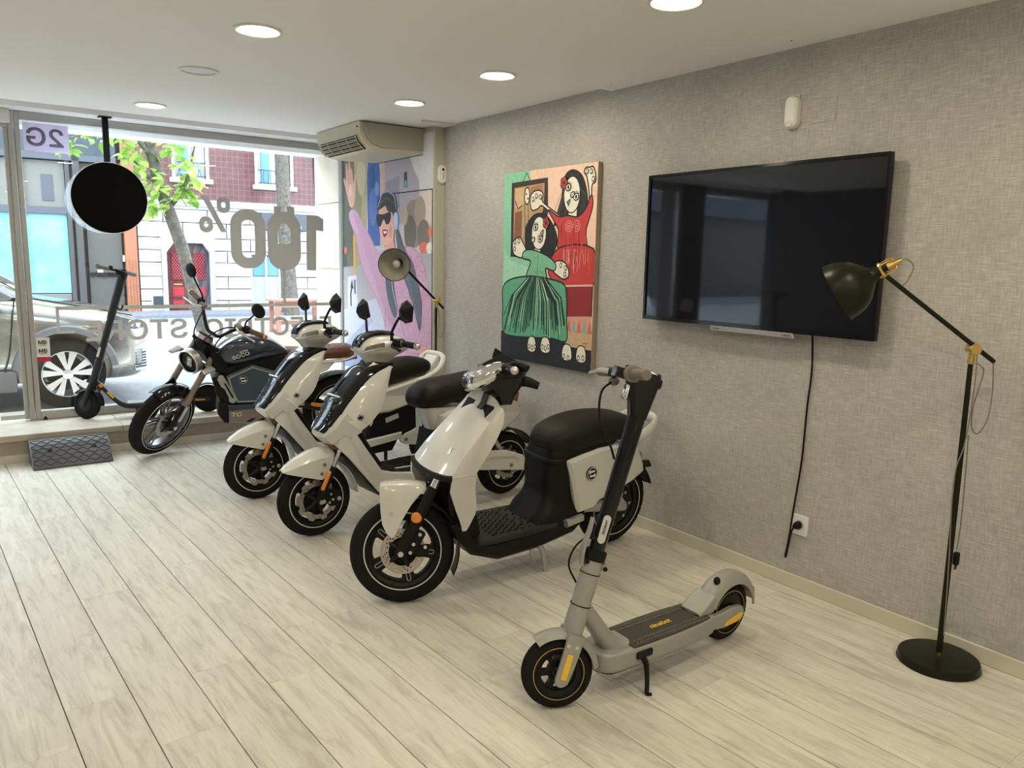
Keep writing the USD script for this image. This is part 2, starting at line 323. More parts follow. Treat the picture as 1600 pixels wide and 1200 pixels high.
for i in range(-20, 15):
    ph = random.Random(i).random() * PH
    for j in range(-4, 8):
        a, b, c0, c1 = u0 + i * PW + 0.0016, u0 + (i + 1) * PW - 0.0016, ph + j * PH + 0.0002, ph + (j + 1) * PH - 0.0002
        q = sg.Polygon([tuple((du * s + dv * t)[:2]) for s, t in ((a, c0), (b, c0), (b, c1), (a, c1))]).intersection(room)
        if q.is_empty or q.area < 0.004 or (dv * c1 + du * a)[1] < -1.2: continue
        pts = np.asarray(q.exterior.coords)[:-1]; zr = RNG.random() * 0.0004
        obj(floor, "plank", G().prism(pts, (0, 0, 0), X, Y, -0.008, -zr, 0.0004), PLANKS[(i * 5 + j * 3) % 6], smooth=False)
box(floor, "rear_slab", XL, XW, YB, -1.1, -0.008, -0.0005, PLANKS[0], r=0)

# walls, ceiling
box("/World", "wall_right", XW, XW + 0.15, YB, 7.6, 0, 2.6, PAPER, kind="structure", r=0)
wl = thing("wall_left", kind="structure"); box(wl, "wall_face", XL - 0.15, XL, YB, 3.2, 0, 2.6, WM, r=0); box(wl, "wall_face", XL - 0.15, XL, 3.2, 6.96, 0, 2.6, WALLP, r=0)
wb = thing("wall_back", kind="structure"); box(wb, "wall_face", XL - 0.15, XW + 0.15, YB - 0.15, YB, 0, 2.6, WM, r=0)
ceil = thing("ceiling", kind="structure")
box(ceil, "lower_panel", XL, XW, YB, 3.42, ZB, 2.60, CEIL, r=0.002)
box(ceil, "window_panel", XL, XW, 3.42, YE, ZC, 2.60, CEIL, r=0.002)
box(ceil, "recess_panel", XL, XW, YE, 6.72, 2.56, 2.60, CEIL, r=0)
obj(ceil, "hatch_flap", G().prism([(2.86, 5.10), (3.13, 5.06), (3.13, 5.22), (2.95, 5.23)], (0, 0, 0), X, Y, ZC - 0.012, ZC, 0.001), WM)
for p in ((3.03, 3.30), (3.03, 2.17), (2.86, 3.02)): obj(ceil, "screw_head", G().cyl((p[0], p[1], ZB - 0.001), (p[0], p[1], ZB + 0.004), 0.004, n=10), BM)
box("/World", "baseboard_right", XW - 0.012, XW, YB, 5.24, 0, 0.066, CREAM, kind="structure", r=0.004)
box("/World", "baseboard_front", XL, XP, 6.41, 6.42, 0, 0.058, CREAM, kind="structure", r=0.003)
sill = thing("trim", kind="structure")       # the stone step under the shop window
_used[("/World", "trim")] = 1
for a, b in ((XL, -1.4), (-1.4, 0.06), (0.06, 1.02), (1.02, 2.05), (2.05, XP)):
    box(sill, "sill_slab", a + 0.001, b - 0.001, 6.405, 7.02, 0.155, 0.20, STONE, r=0.004)
box(sill, "step_face", XL, XP, 6.42, 7.02, 0, 0.155, STONE2, r=0.002)
tr = thing("trim", kind="structure")         # beam that carries the window head
box(tr, "head_beam", XL, XP, 6.72, 6.98, 2.505, 2.62, BEAMM, r=0.004)
# panel wall in the right corner, with its printed face
COL = mat("corner_panel_paint", (0.50, 0.485, 0.40), 0.5)
wf = thing("wall_front", kind="structure")
box(wf, "corner_panel", XP, XW, 5.245, 7.6, 0, 2.5, COL, r=0.002)
FAC = mat("render_outside", (0.72, 0.70, 0.66), 0.8, bump=(25, 0.3, 0.004))
JAMB = mat("jamb_stone", (0.66, 0.57, 0.45), 0.7, bump=(40, 0.3, 0.002), var=(5, (0.74, 0.68, 0.58)))
box(wf, "upper_wall", -9, 9, 7.0, 7.55, 2.62, 7.0, FAC, r=0)
box(wf, "lintel", XL, XP, 7.30, 7.56, 2.455, 2.64, PRINT_W, r=0.004)
for z0, z1 in ((0.1, 0.62), (0.625, 1.38), (1.385, 2.0), (2.005, 2.46)): box(wf, "jamb_stone", XP - 0.02, XP + 0.5, 6.985, 7.56, z0, z1, JAMB, r=0.006)
box(wf, "pier", XP + 0.5, 9, 7.0, 7.55, -0.2, 2.62, FAC, r=0)
box(wf, "pier", -12, -6.5, 6.98, 7.55, -0.2, 2.62, FAC, r=0)

# shop window and the door bay left of it
wi = thing("window_1", kind="structure")
def bar(par, x0, x1, y0, y1, z0, z1, name): return box(par, name, x0, x1, y0, y1, z0, z1, FRAME, r=0.004)
bar(wi, 0.458, 0.492, 6.925, 6.995, 0.2, 2.50, "mullion"); bar(wi, 0.497, 0.532, 6.93, 6.99, 0.2, 2.50, "mullion")
bar(wi, 0.53, XP, 6.925, 6.985, 2.445, 2.505, "head_rail"); bar(wi, 0.53, XP, 6.925, 6.985, 0.2, 0.268, "bottom_rail"); bar(wi, XP - 0.018, XP - 0.001, 6.93, 6.985, 0.268, 2.445, "side_rail")
obj(wi, "glass_pane", G().rbox(((0.53 + XP) / 2, 6.96, 1.357), (XP - 0.545, 0.008, 2.185), 0.001), GLASS)
obj(wi, "frame_crumb", G().hull(np.array([(0.545, 6.92, 0.2), (0.57, 6.915, 0.2), (0.55, 6.93, 0.235), (0.562, 6.925, 0.228), (0.575, 6.935, 0.215)])), BM)
do = thing("door_1", kind="structure")
bar(do, -0.62, 0.455, 6.93, 6.985, 2.38, 2.44, "head_rail"); bar(do, -0.62, -0.55, 6.93, 6.985, 0.2, 2.44, "stile"); bar(do, 0.425, 0.456, 6.945, 6.975, 0.21, 2.38, "stile")
obj(do, "glass_pane", G().rbox((-0.07, 6.96, 1.30), (0.99, 0.01, 2.16), 0.001), GLASS)
box(do, "closer_box", -0.6, 0.47, 6.86, 6.93, 2.41, 2.503, WM)
box(do, "threshold_plate", 0.27, 0.44, 7.02, 7.08, 0.2, 0.235, FRAME)
obj(do, "pull_handle", G().tube([(-0.42, 6.93, 0.9), (-0.42, 6.88, 0.9), (-0.42, 6.88, 1.5), (-0.42, 6.93, 1.5)], 0.012, 10), AL)
w2 = thing("window_2", kind="structure")
bar(w2, XL, -0.62, 6.93, 6.985, 2.40, 2.505, "head_rail"); bar(w2, XL, -0.62, 6.93, 6.985, 0.2, 0.268, "bottom_rail"); bar(w2, -1.52, -1.45, 6.93, 6.985, 0.268, 2.40, "mullion")
obj(w2, "glass_pane", G().rbox((-1.035, 6.96, 1.335), (0.83, 0.008, 2.13), 0.001), GLASS); obj(w2, "glass_pane", G().rbox(((XL - 1.92) / 2, 6.96, 1.335), (-1.92 - XL, 0.008, 2.13), 0.001), GLASS)
box(wf, "shopfront_pier", -1.92, -1.52, 6.90, 7.3, 0.2, 2.5, WALLP)

# ------------------------------------------------------------------ ceiling lights
DIFF_ON = mat("diffuser_lit", (0.9, 0.9, 0.85), 0.5, emit=((1.0, 0.89, 0.665), LAMP))
DIFF_COOL = mat("diffuser_lit_cool", (0.9, 0.9, 0.9), 0.5, emit=((1.0, 0.95, 0.88), LAMP * 0.75))
DIFF_OFF = mat("diffuser_off", (0.72, 0.72, 0.74), 0.5)
RIM = mat("light_rim", (0.70, 0.70, 0.68), 0.35)
def light_fixture(x, y, z, m, label, r=0.105, group=None):
    t = thing("ceiling_light", label, "ceiling light", (x, y, z), group=group)
    obj(t, "rim", G().lathe([(r * 0.80, 0.0), (r * 0.80, -0.006), (r * 0.9, -0.009), (r * 0.98, -0.006), (r, 0.0)], n=48), RIM)
    obj(t, "diffuser", G().lathe([(0.0, -0.0035), (r * 0.5, -0.0035), (r * 0.81, -0.002), (r * 0.81, 0.0)], n=40), m)
    return t
light_fixture(1.209, 3.625, ZC, DIFF_ON, "lit round ceiling light at the step in the ceiling, far from the grey wall")
light_fixture(1.209, 4.612, ZC, DIFF_OFF, "unlit round ceiling light between two lit ones in the left row")
light_fixture(1.216, 5.88, ZC, DIFF_COOL, "small lit round ceiling light nearest the shop window")
light_fixture(2.499, 4.61, ZC, DIFF_ON, "lit round ceiling light near the wall air conditioner")
light_fixture(2.496, 3.62, ZC, DIFF_ON, "lit round ceiling light at the ceiling step nearest the grey wall")
light_fixture(2.264, 2.13, ZB, DIFF_ON, "large lit ceiling light cut by the top edge of the photo")
for k, (x, y) in enumerate([(2.264, 0.85), (1.0, 0.85), (2.264, -0.5), (1.0, -0.5), (2.264, -1.8), (1.0, -1.8), (-0.2, 4.6), (-0.2, 2.13), (-1.6, 3.4), (-0.6, 0.2), (-1.9, -1.0), (-0.6, -1.6)]):  # unseen lights; the rear ones are added to brighten the ceiling
    light_fixture(x, y, ZC if y > 3.42 else ZB, DIFF_ON, "lit round ceiling light of the unseen rows, extended rearward to brighten the ceiling", group="ceiling lights outside the frame")

# ------------------------------------------------------------------ air conditioner
AC1, AC2 = mat("old_cream_plastic", (0.56, 0.51, 0.36), 0.4), mat("old_grey_plastic", (0.35, 0.35, 0.28), 0.45)
ac = thing("air_conditioner", "old cream under-ceiling air conditioner above the printed panel", "air conditioner", (0, 0, 0))
prof = [(XP - 0.002, 2.292), (2.70, 2.285), (2.615, 2.30), (2.56, 2.345), (2.535, 2.40), (2.527, 2.48), (XP - 0.002, 2.48)]
obj(ac, "casing", G().prism(prof, (0, 0, 0), X, Z, -6.23, -5.42, 0.004), AC1)
obj(ac, "side_panel", G().prism([(XP - 0.006, 2.315), (2.70, 2.305), (2.63, 2.325), (2.585, 2.365), (2.565, 2.41), (2.55, 2.475), (XP - 0.006, 2.475)], (0, 0, 0), X, Z, -5.42, -5.408, 0.002), AC2)
gp = [(2.538, 2.392), (2.545, 2.368), (2.555, 2.347), (2.572, 2.328), (2.592, 2.311), (2.615, 2.297)]
gp = spline(np.array([(p[0] - 0.004, 0, p[1] - 0.003) for p in gp]), 4)
obj(ac, "grille_opening", G().loft([[(p[0] + d, y, p[2] + d) for d in (0.0, 0.012) for y in ((5.50, 6.17) if d == 0 else (6.17, 5.50))] for p in gp]), BM)
for i in np.linspace(0, len(gp) - 1, 9).astype(int):
    obj(ac, "grille_slat", G().rbox((gp[i][0] - 0.003, 5.835, gp[i][2] - 0.002), (0.012, 0.68, 0.004), 0.0015), AC1)
for y in (5.49, 5.66, 5.835, 6.01, 6.18):
    obj(ac, "grille_rib", G().tube([(p[0] - 0.007, y, p[2] - 0.005) for p in gp[::3]], 0.004, 6), AC1)
obj(ac, "indicator", G().cyl((2.524, 5.46, 2.445), (2.53, 5.46, 2.445), 0.006, n=12), BM)
obj(ac, "wall_gap", G().rbox((XP - 0.004, 5.83, 2.288), (0.006, 0.83, 0.006), 0.001), BM)

# ------------------------------------------------------------------ television
tv = thing("television", "large black wall television above the hanging cable", "television", (0, 0, 0))
ty0, ty1, tz0, tz1, tx = 1.697, 3.015, 1.202, 1.958, 3.075
SCREEN = mat("tv_screen", (0.006, 0.007, 0.010), 0.035, ior=1.62)
obj(tv, "back_shell", G().loft([[(XW - 0.004, y, z) for y, z in rrect(0.7, 0.4, 0.02, cx=2.35, cy=1.58)], [(3.115, y, z) for y, z in rrect(0.9, 0.5, 0.02, cx=2.35, cy=1.58)], [(3.112, y, z) for y, z in rrect(1.30, 0.735, 0.02, cx=2.356, cy=1.58)], [(tx + 0.012, y, z) for y, z in rrect(1.312, 0.752, 0.012, cx=2.356, cy=1.58)]]), BK)
fr = sg.Polygon(rrect(ty1 - ty0, tz1 - tz0, 0.006)).difference(sg.Polygon(rrect(ty1 - ty0 - 0.026, tz1 - tz0 - 0.034, 0.002, cx=0, cy=0.003)))
obj(tv, "bezel", G().ext(fr, (tx, (ty0 + ty1) / 2, (tz0 + tz1) / 2), -Y, Z, 0.0, 0.008).map(lambda v: v), BG)
obj(tv, "bezel_back", G().rbox((tx + 0.011, (ty0 + ty1) / 2, (tz0 + tz1) / 2), (0.018, ty1 - ty0, tz1 - tz0), 0.003), BG)
obj(tv, "screen", G().rbox((tx + 0.0015, (ty0 + ty1) / 2, (tz0 + tz1) / 2 + 0.003), (0.004, ty1 - ty0 - 0.024, tz1 - tz0 - 0.032), 0.001), SCREEN)
BAR = mat("tv_bar", (0.62, 0.60, 0.62), 0.35, 0.6)
tb = obj(tv, "sound_bar", G().prism([(3.062, 1.203), (3.095, 1.203), (3.095, 1.178), (3.068, 1.180)], (0, 0, 0), X, Z, -2.545, -2.075, 0.003), BAR)
obj(tv, "maker_mark", G().text("TOSHIBA", 0.007, (3.0655, 2.51, 1.191), -Y, Z, 0.0012), BK)
for k in range(4): obj(tv, "port", G().rbox((3.064, 2.13 - 0.012 * k, 1.191), (0.004, 0.006, 0.004), 0.001), BK if k else RD)
cb = thing("television_cable", "thin black cable hanging from the television to the socket", "cable", (0, 0, 0))
obj(cb, "cord", G().tube([(3.12, 2.012, 1.20), (3.132, 2.009, 1.04), (3.134, 2.019, 0.86), (3.134, 2.024, 0.62), (3.134, 2.044, 0.40), (3.134, 2.058, 0.24), (3.13, 2.066, 0.16), (3.12, 2.060, 0.143), (3.112, 2.050, 0.165), (3.10, 2.028, 0.27), (3.095, 2.012, 0.312)], 0.0042, 8, 6), BK)
obj(cb, "plug", G().lathe([(0.0, 0.0), (0.017, 0.0), (0.019, 0.006), (0.017, 0.02), (0.009, 0.036), (0.0, 0.038)], (XW - 0.012, 2.012, 0.312), -X, 20), BK)
so = thing("wall_socket", "white square wall socket with the black plug in it", "socket", (0, 0, 0))
sp = sg.Polygon(rrect(0.086, 0.094, 0.004)).difference(sg.Polygon(circ(0.021)))
obj(so, "cover_plate", G().ext(sp, (XW, 2.012, 0.312), -Y, Z, 0.0, 0.009), PRINT_W)
obj(so, "socket_well", G().lathe([(0.0, 0.001), (0.017, 0.001), (0.021, 0.006), (0.023, 0.0095)], (XW, 2.012, 0.312), -X, 24), WM)
pr = thing("motion_sensor", "white oval motion detector high on the grey wall", "motion detector", (0, 0, 0))
obj(pr, "housing", G().loft(lofts([[(XW - d, 2.205 + y, z) for y, z in rrect(w, h, w * 0.45, 5, 0, 2.178)] for d, w, h in ((0.001, 0.062, 0.138), (0.02, 0.066, 0.142), (0.034, 0.060, 0.138), (0.044, 0.040, 0.118))], 3)), PRINT_W)
obj(pr, "lens_window", G().loft([[(XW - d, 2.205 + y, z) for y, z in rrect(w, h, w * 0.4, 5, 0, 2.128)] for d, w, h in ((0.036, 0.044, 0.032), (0.0445, 0.036, 0.026))]), WM)
obj(pr, "mount", G().rbox((XW - 0.006, 2.205, 2.245), (0.012, 0.05, 0.018), 0.003), LG)
bp = obj("/World", "cover_plate", G().rbox((XW - 0.001, 2.06, 2.172), (0.003, 0.115, 0.10), 0.001), PAPER); tag(bp, "papered-over blank cover beside the motion detector", "cover plate")
ic = thing("intercom", "small white oval control unit on the corner column", "intercom", (0, 0, 0))
obj(ic, "housing", G().loft(lofts([[(3.118 + x, 5.245 - d, z) for x, z in rrect(w, h, w * 0.46, 5, 0, 2.133)] for d, w, h in ((0.0, 0.070, 0.135), (0.014, 0.072, 0.137), (0.024, 0.058, 0.122))], 3)), PRINT_W)
obj(ic, "button", G().cyl((3.118, 5.222, 2.168), (3.118, 5.217, 2.168), 0.009), BM)
obj(ic, "slide", G().rbox((3.118, 5.22, 2.125), (0.016, 0.008, 0.048), 0.003), LG)

# ------------------------------------------------------------------ hanging round sign
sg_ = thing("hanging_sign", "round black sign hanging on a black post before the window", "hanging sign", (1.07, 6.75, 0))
FACE = mat("sign_face_glow", (0.72, 0.80, 0.90), 0.35, emit=((0.62, 0.80, 1.0), 9.0))  # glow added to the street side so the glass mirrors it
obj(sg_, "post", G().rbox((0, 0, 2.33), (0.04, 0.04, 0.35), 0.003), BK)
obj(sg_, "mount_plate", G().rbox((0, 0, 2.5), (0.09, 0.07, 0.008), 0.002), BK)
obj(sg_, "back_disc", G().lathe([(0, -0.034), (0.258, -0.034), (0.262, -0.031), (0.262, -0.024), (0, -0.024)], (0, 0, 1.905), Y, 72), mat("sign_black", (0.004, 0.004, 0.004), 0.7, spec=0.05))
obj(sg_, "rim_ring", G().lathe([(0.25, -0.028), (0.262, -0.031), (0.267, -0.026), (0.267, 0.03), (0.262, 0.034), (0.25, 0.03)], (0, 0, 1.905), Y, 72), PRINT_W)
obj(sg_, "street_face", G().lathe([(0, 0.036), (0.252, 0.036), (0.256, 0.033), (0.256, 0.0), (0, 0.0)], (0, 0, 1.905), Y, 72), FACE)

# ------------------------------------------------------------------ window lettering (reads from the street)
STK = film_mat("window_film", (0.66, 0.63, 0.57), (0.44, 0.41, 0.365))
YS = 6.953
let = thing("window_lettering", "large pale film lettering on the shop window glass, seen reversed", "lettering", (0, 0, 0))
def film(name, shape, m=STK, y=YS, label=None, par=let): return obj(par, name, G().ext(shape if not isinstance(shape, (list, np.ndarray)) else sg.Polygon(shape), (0, y, 0), X, Z, 0.0, 0.0012), m, label, smooth=False)
def ring(cx, cz, w, h, w2_, h2_): return sg.Polygon(rrect(w, h, w * 0.46, 8, cx, cz)).difference(sg.Polygon(rrect(w2_, h2_, w2_ * 0.46, 8, cx, cz)))
film("percent_sign", unary_union([sg.Polygon([(1.797, 1.984), (1.849, 1.985), (1.999, 1.687), (1.95, 1.688)]), ring(1.978, 1.915, 0.112, 0.132, 0.036, 0.046), ring(1.83, 1.747, 0.112, 0.132, 0.034, 0.044)]))
film("numeral", ring(2.181, 1.637, 0.305, 0.51, 0.116, 0.325))
body = sg.Polygon(rrect(0.302, 0.515, 0.14, 8, 2.502, 1.628)).difference(unary_union([ell(2.503, 1.69, 0.058, 0.094), sg.box(2.446, 1.603, 2.558, 1.69)]))
film("numeral", unary_union([body, sg.box(2.415, 1.80, 2.478, 1.93), sg.box(2.534, 1.80, 2.60, 1.934)]))
film("numeral", [(2.713, 1.868), (2.818, 1.869), (2.873, 1.837), (2.871, 1.728), (2.803, 1.734), (2.795, 1.369), (2.705, 1.371)])
film("plug_cord", unary_union([sg.box(2.478, 1.06, 2.503, 1.375), sg.box(0.697, 1.045, 2.96, 1.075)]))
film("corner_bracket", unary_union([sg.box(0.680, 0.868, 0.702, 1.075), sg.box(0.680, 0.862, 0.80, 0.884)]))
obj(let, "wording", G().text("STORE", 0.155, (1.26, YS + 0.001, 0.875), -X, Z, 0.0012, True, wide=1.12), STK, smooth=False)
obj(let, "wording", G().text("ELECTRIC", 0.155, (2.36, YS + 0.001, 0.865), -X, Z, 0.0012, True, wide=1.12), STK, smooth=False)
sh = thing("paper_notice", "white paper notice reading 2G taped high on the window", "notice", (0, 0, 0))
PAPERW = film_mat("notice_paper", (0.72, 0.68, 0.76), (0.80, 0.74, 0.88)); PGREY = film_mat("notice_grey", (0.42, 0.39, 0.42), (0.40, 0.36, 0.42))
obj(sh, "sheet", G().rbox((0.698, 6.948, 2.331), (0.297, 0.002, 0.205), 0.0008), PAPERW)
obj(sh, "print", G().text("2G", 0.125, (0.69, 6.9455, 2.335), -X, Z, 0.0012, True, wide=1.1).map(lambda v: v), PGREY, smooth=False)
mb = thing("payment_sticker", "small white and red payment sticker low on the window frame", "sticker", (0, 0, 0))
obj(mb, "sheet", G().rbox((0.575, 6.949, 0.762), (0.10, 0.0015, 0.15), 0.0006), PRINT_W)
obj(mb, "red_band", G().rbox((0.574, 6.948, 0.667), (0.105, 0.0015, 0.034), 0.0006), mat("sticker_red", (0.48, 0.02, 0.05), 0.5), "red strip at the foot of the sticker")
for z in (0.80, 0.735): obj(mb, "emblem", G().text("MB", 0.028, (0.577, 6.9465, z), X, Z, 0.001, True).map(lambda v: v * [1, 1, 1]), BM, smooth=False); obj(mb, "rule", G().rbox((0.577, 6.9465, z - 0.024), (0.05, 0.001, 0.003), 0.0004), BM)

# ================================================================== VEHICLES (front to -x, near side -y, wheels on z = 0)
def tyre(R, w, rim, o, n=150, style=0, pn=25):
    """Tyre with grooves cut into the tread."""
    a = np.linspace(-1, 1, pn); prof = []
    for t in a:
        y = t * w / 2; ang = abs(t)
        prof.append((R - (R - rim) * (1 - math.sqrt(max(0.0, 1 - ang ** 2.6))) if ang < 1 else rim, y))
    prof = [(rim - 0.004, -w * 0.40)] + prof + [(rim - 0.004, w * 0.40)]
    def mod(i, ph):
        t = prof[i][1] / (w / 2)
        if abs(t) > 0.84: return 0.0
        k = {0: 26, 1: 34, 2: 16}[style]
        c = (ph * k / (2 * np.pi) + abs(t) * {0: 0.8, 1: 1.2, 2: 0.5}[style]) % 1.0
        d = np.where((c < 0.2) & (abs(t) > 0.12), -0.0035, 0.0)
        return d - (0.003 if (style == 1 and abs(abs(t) - 0.4) < 0.05) else 0.0)
    return G().lathe(prof, o, Y, n, mod)
def wheel(parent, name, o, R, w, rim, style, S=None, stripe=LG, sw=1.0, disc=None, disc_side=-1, rimmat=BM, tread=0):
    wl = sub(parent, name); f = (lambda g: g.map(S)) if S else (lambda g: g)
    obj(wl, "tyre", f(tyre(R, w, rim, o, style=tread)), RB)
    O = np.asarray(o, float)
    ring_ = G().lathe([(rim + 0.002, -w * 0.40), (rim + 0.004, -w * 0.42), (rim - 0.004, -w * 0.42), (rim - 0.02, -w * 0.30), (rim - 0.024, 0), (rim - 0.02, w * 0.30), (rim - 0.004, w * 0.42), (rim + 0.004, w * 0.42), (rim + 0.002, w * 0.40)], o, Y, 72)
    obj(wl, "rim", f(ring_), rimmat)
    if stripe is not None:
        g = G()
        for s in (-1, 1): g.lathe([(rim + 0.0052 + 0.0053 * sw, s * (w * 0.5 - 0.0004)), (rim + 0.0052 + 0.0046 * sw, s * (w * 0.5 + 0.0006)), (rim + 0.0052, s * (w * 0.5 + 0.0012)), (rim + 0.0045, s * (w * 0.5))], o, Y, 72)
        obj(wl, "rim_stripe", f(g), stripe, "thin pale stripe around the rim")
    ri = rim - 0.018; hub = 0.045 if R > 0.15 else 0.019
    if style in ("five", "six", "three"):
        nn = {"five": 5, "six": 6, "three": 5}[style]; full = sg.Polygon(circ(ri + 0.004, 72)); cut = []
        fr = {"five": 0.66, "six": 0.70, "three": 0.62}[style]
        for k in range(nn):
            a0 = 2 * np.pi * k / nn + 0.5; da = 2 * np.pi / nn * fr / 2; r0, r1 = hub + (0.03 if R > 0.15 else 0.016), ri - (0.012 if R > 0.15 else 0.005)
            arc = [(r1 * math.cos(a0 + t), r1 * math.sin(a0 + t)) for t in np.linspace(-da, da, 9)] + [(r0 * math.cos(a0 + t), r0 * math.sin(a0 + t)) for t in np.linspace(da * 0.75, -da * 0.75, 5)]
            cut.append(sg.Polygon(rpoly(arc, 0.009 if R > 0.15 else 0.003, 3)))
        obj(wl, "spoke_plate", f(G().ext(full.difference(unary_union(cut)), o, X, Z, -w * 0.2, w * 0.2)), rimmat)
        if style == "five" and disc:
            for k in range(nn):
                g = G(); a0 = 2 * np.pi * (k + 0.5) / nn + 0.5; m = sg.LineString([(math.cos(a0) * q, math.sin(a0) * q) for q in (hub + 0.045, ri - 0.012)])
                g.ext(m.buffer(0.0095).difference(m.buffer(0.0065)), o, X, Z, w * 0.2, w * 0.2 + 0.002)
                obj(wl, "spoke_slot", f(g), SV)
    elif style == "thin":
        for k in range(5):
            g = G()
            for d in (-0.17, 0.17):
                a0 = 2 * np.pi * k / 5 + 0.3; c0, c1 = a0 + d * 0.9, a0 + d
                for s in (-1, 1):
                    p0 = O + A_(math.cos(c0) * 0.035, s * 0.018, math.sin(c0) * 0.035); p1 = O + A_(math.cos(c1) * ri, s * 0.012, math.sin(c1) * ri)
                    g.tube([p0, p1], [0.0085, 0.006], 6)
            obj(wl, "spoke", f(g), rimmat)
    obj(wl, "hub", f(G().lathe([(0.0, -w * 0.45), (hub * 0.55, -w * 0.45), (hub * 0.7, -w * 0.3), (hub, -w * 0.25), (hub, w * 0.25), (hub * 0.7, w * 0.3), (hub * 0.55, w * 0.45), (0, w * 0.45)], o, Y, 28)), rimmat)
    if disc:
        ro, rin, wavy = disc; n = 120; a = np.arange(n) * 2 * np.pi / n
        pr = (ro + (0.006 * np.sign(np.sin(a * 9)) if wavy else 0 * a)); sh_ = sg.Polygon(np.stack([pr * np.cos(a), pr * np.sin(a)], 1)).difference(sg.Polygon(circ(rin, 60)))
        holes = []
        for q, rr in enumerate(np.linspace(rin + 0.008, ro - 0.012, 3)):
            for k in range(20): t = 2 * np.pi * (k + q * 0.33) / 20; holes.append(sg.Point(rr * math.cos(t), rr * math.sin(t)).buffer(0.0032, quad_segs=3))
        ys = disc_side * (w * 0.5 + 0.004)
        obj(wl, "brake_disc", f(G().ext(sh_.difference(unary_union(holes)), o, X, Z, -ys - 0.002, -ys + 0.002)), DS, "drilled steel brake disc")
        g = G()
        for k in range(5): t = 2 * np.pi * k / 5; g.tube([O + A_(0, ys, 0), O + A_(math.cos(t) * (rin + 0.006), ys, math.sin(t) * (rin + 0.006))], [0.016, 0.008], 8)
        obj(wl, "disc_carrier", f(g), BM)
    return wl
def fork_parts(t, S, axle, top, hw, r, chrome_from=0.62, low=BK, up=CH):
    """Two fork legs, each a black or silver slider below and a bright tube above."""
    axle, top = np.asarray(axle, float), np.asarray(top, float)
    for s in (-1, 1):
        d = A_(0, s * hw, 0); m = axle + (top - axle) * chrome_from
        leg = obj(t, "fork_leg", G().tube([axle + d - unit(top - axle) * 0.02, axle + d, m + d], [r * 0.8, r, r], 16).map(S), low)
        obj(t, "fork_tube", G().cyl(m + d - unit(top - axle) * 0.01, top + d, r * 0.72).map(S), up)
        obj(t, "axle_nut", G().cyl(axle + A_(0, s * (hw + r * 0.7), 0), axle + A_(0, s * (hw + r + 0.01), 0), 0.013, n=6).map(S), AL)
def steering(deg, p, d):
    R = rotm(unit(d), deg); p = np.asarray(p, float); return lambda v: (np.asarray(v, float) - p) @ R.T + p
ident = lambda v: v
EMB = mat("emblem_white", (0.7, 0.7, 0.68), 0.4)
def maker_badge(par, c, u, v, r, f=ident):
    """The round black badge with the angular white S."""
    n = np.cross(u, v); g = G().lathe([(0, 0.008), (r * 0.9, 0.008), (r, 0.006), (r, -0.002)], c, n, 36)
    obj(par, "badge", g.map(f), BG, "round black badge with an angular white S")
    s = r * 0.48; w = r * 0.15
    sh_ = unary_union([sg.LineString([(s * 0.95, s * 0.72), (-s, s * 0.72), (-s, s * 0.05)]).buffer(w, cap_style=2, join_style=2), sg.LineString([(-s * 0.95, -s * 0.72), (s, -s * 0.72), (s, -s * 0.05)]).buffer(w, cap_style=2, join_style=2)])
    rg = sg.Polygon(circ(r * 0.94, 36)).difference(sg.Polygon(circ(r * 0.87, 36)))
    obj(par, "badge_mark", G().ext(unary_union([sh_, rg]), c, u, v, 0.0075, 0.0095).map(f), EMB, smooth=False)

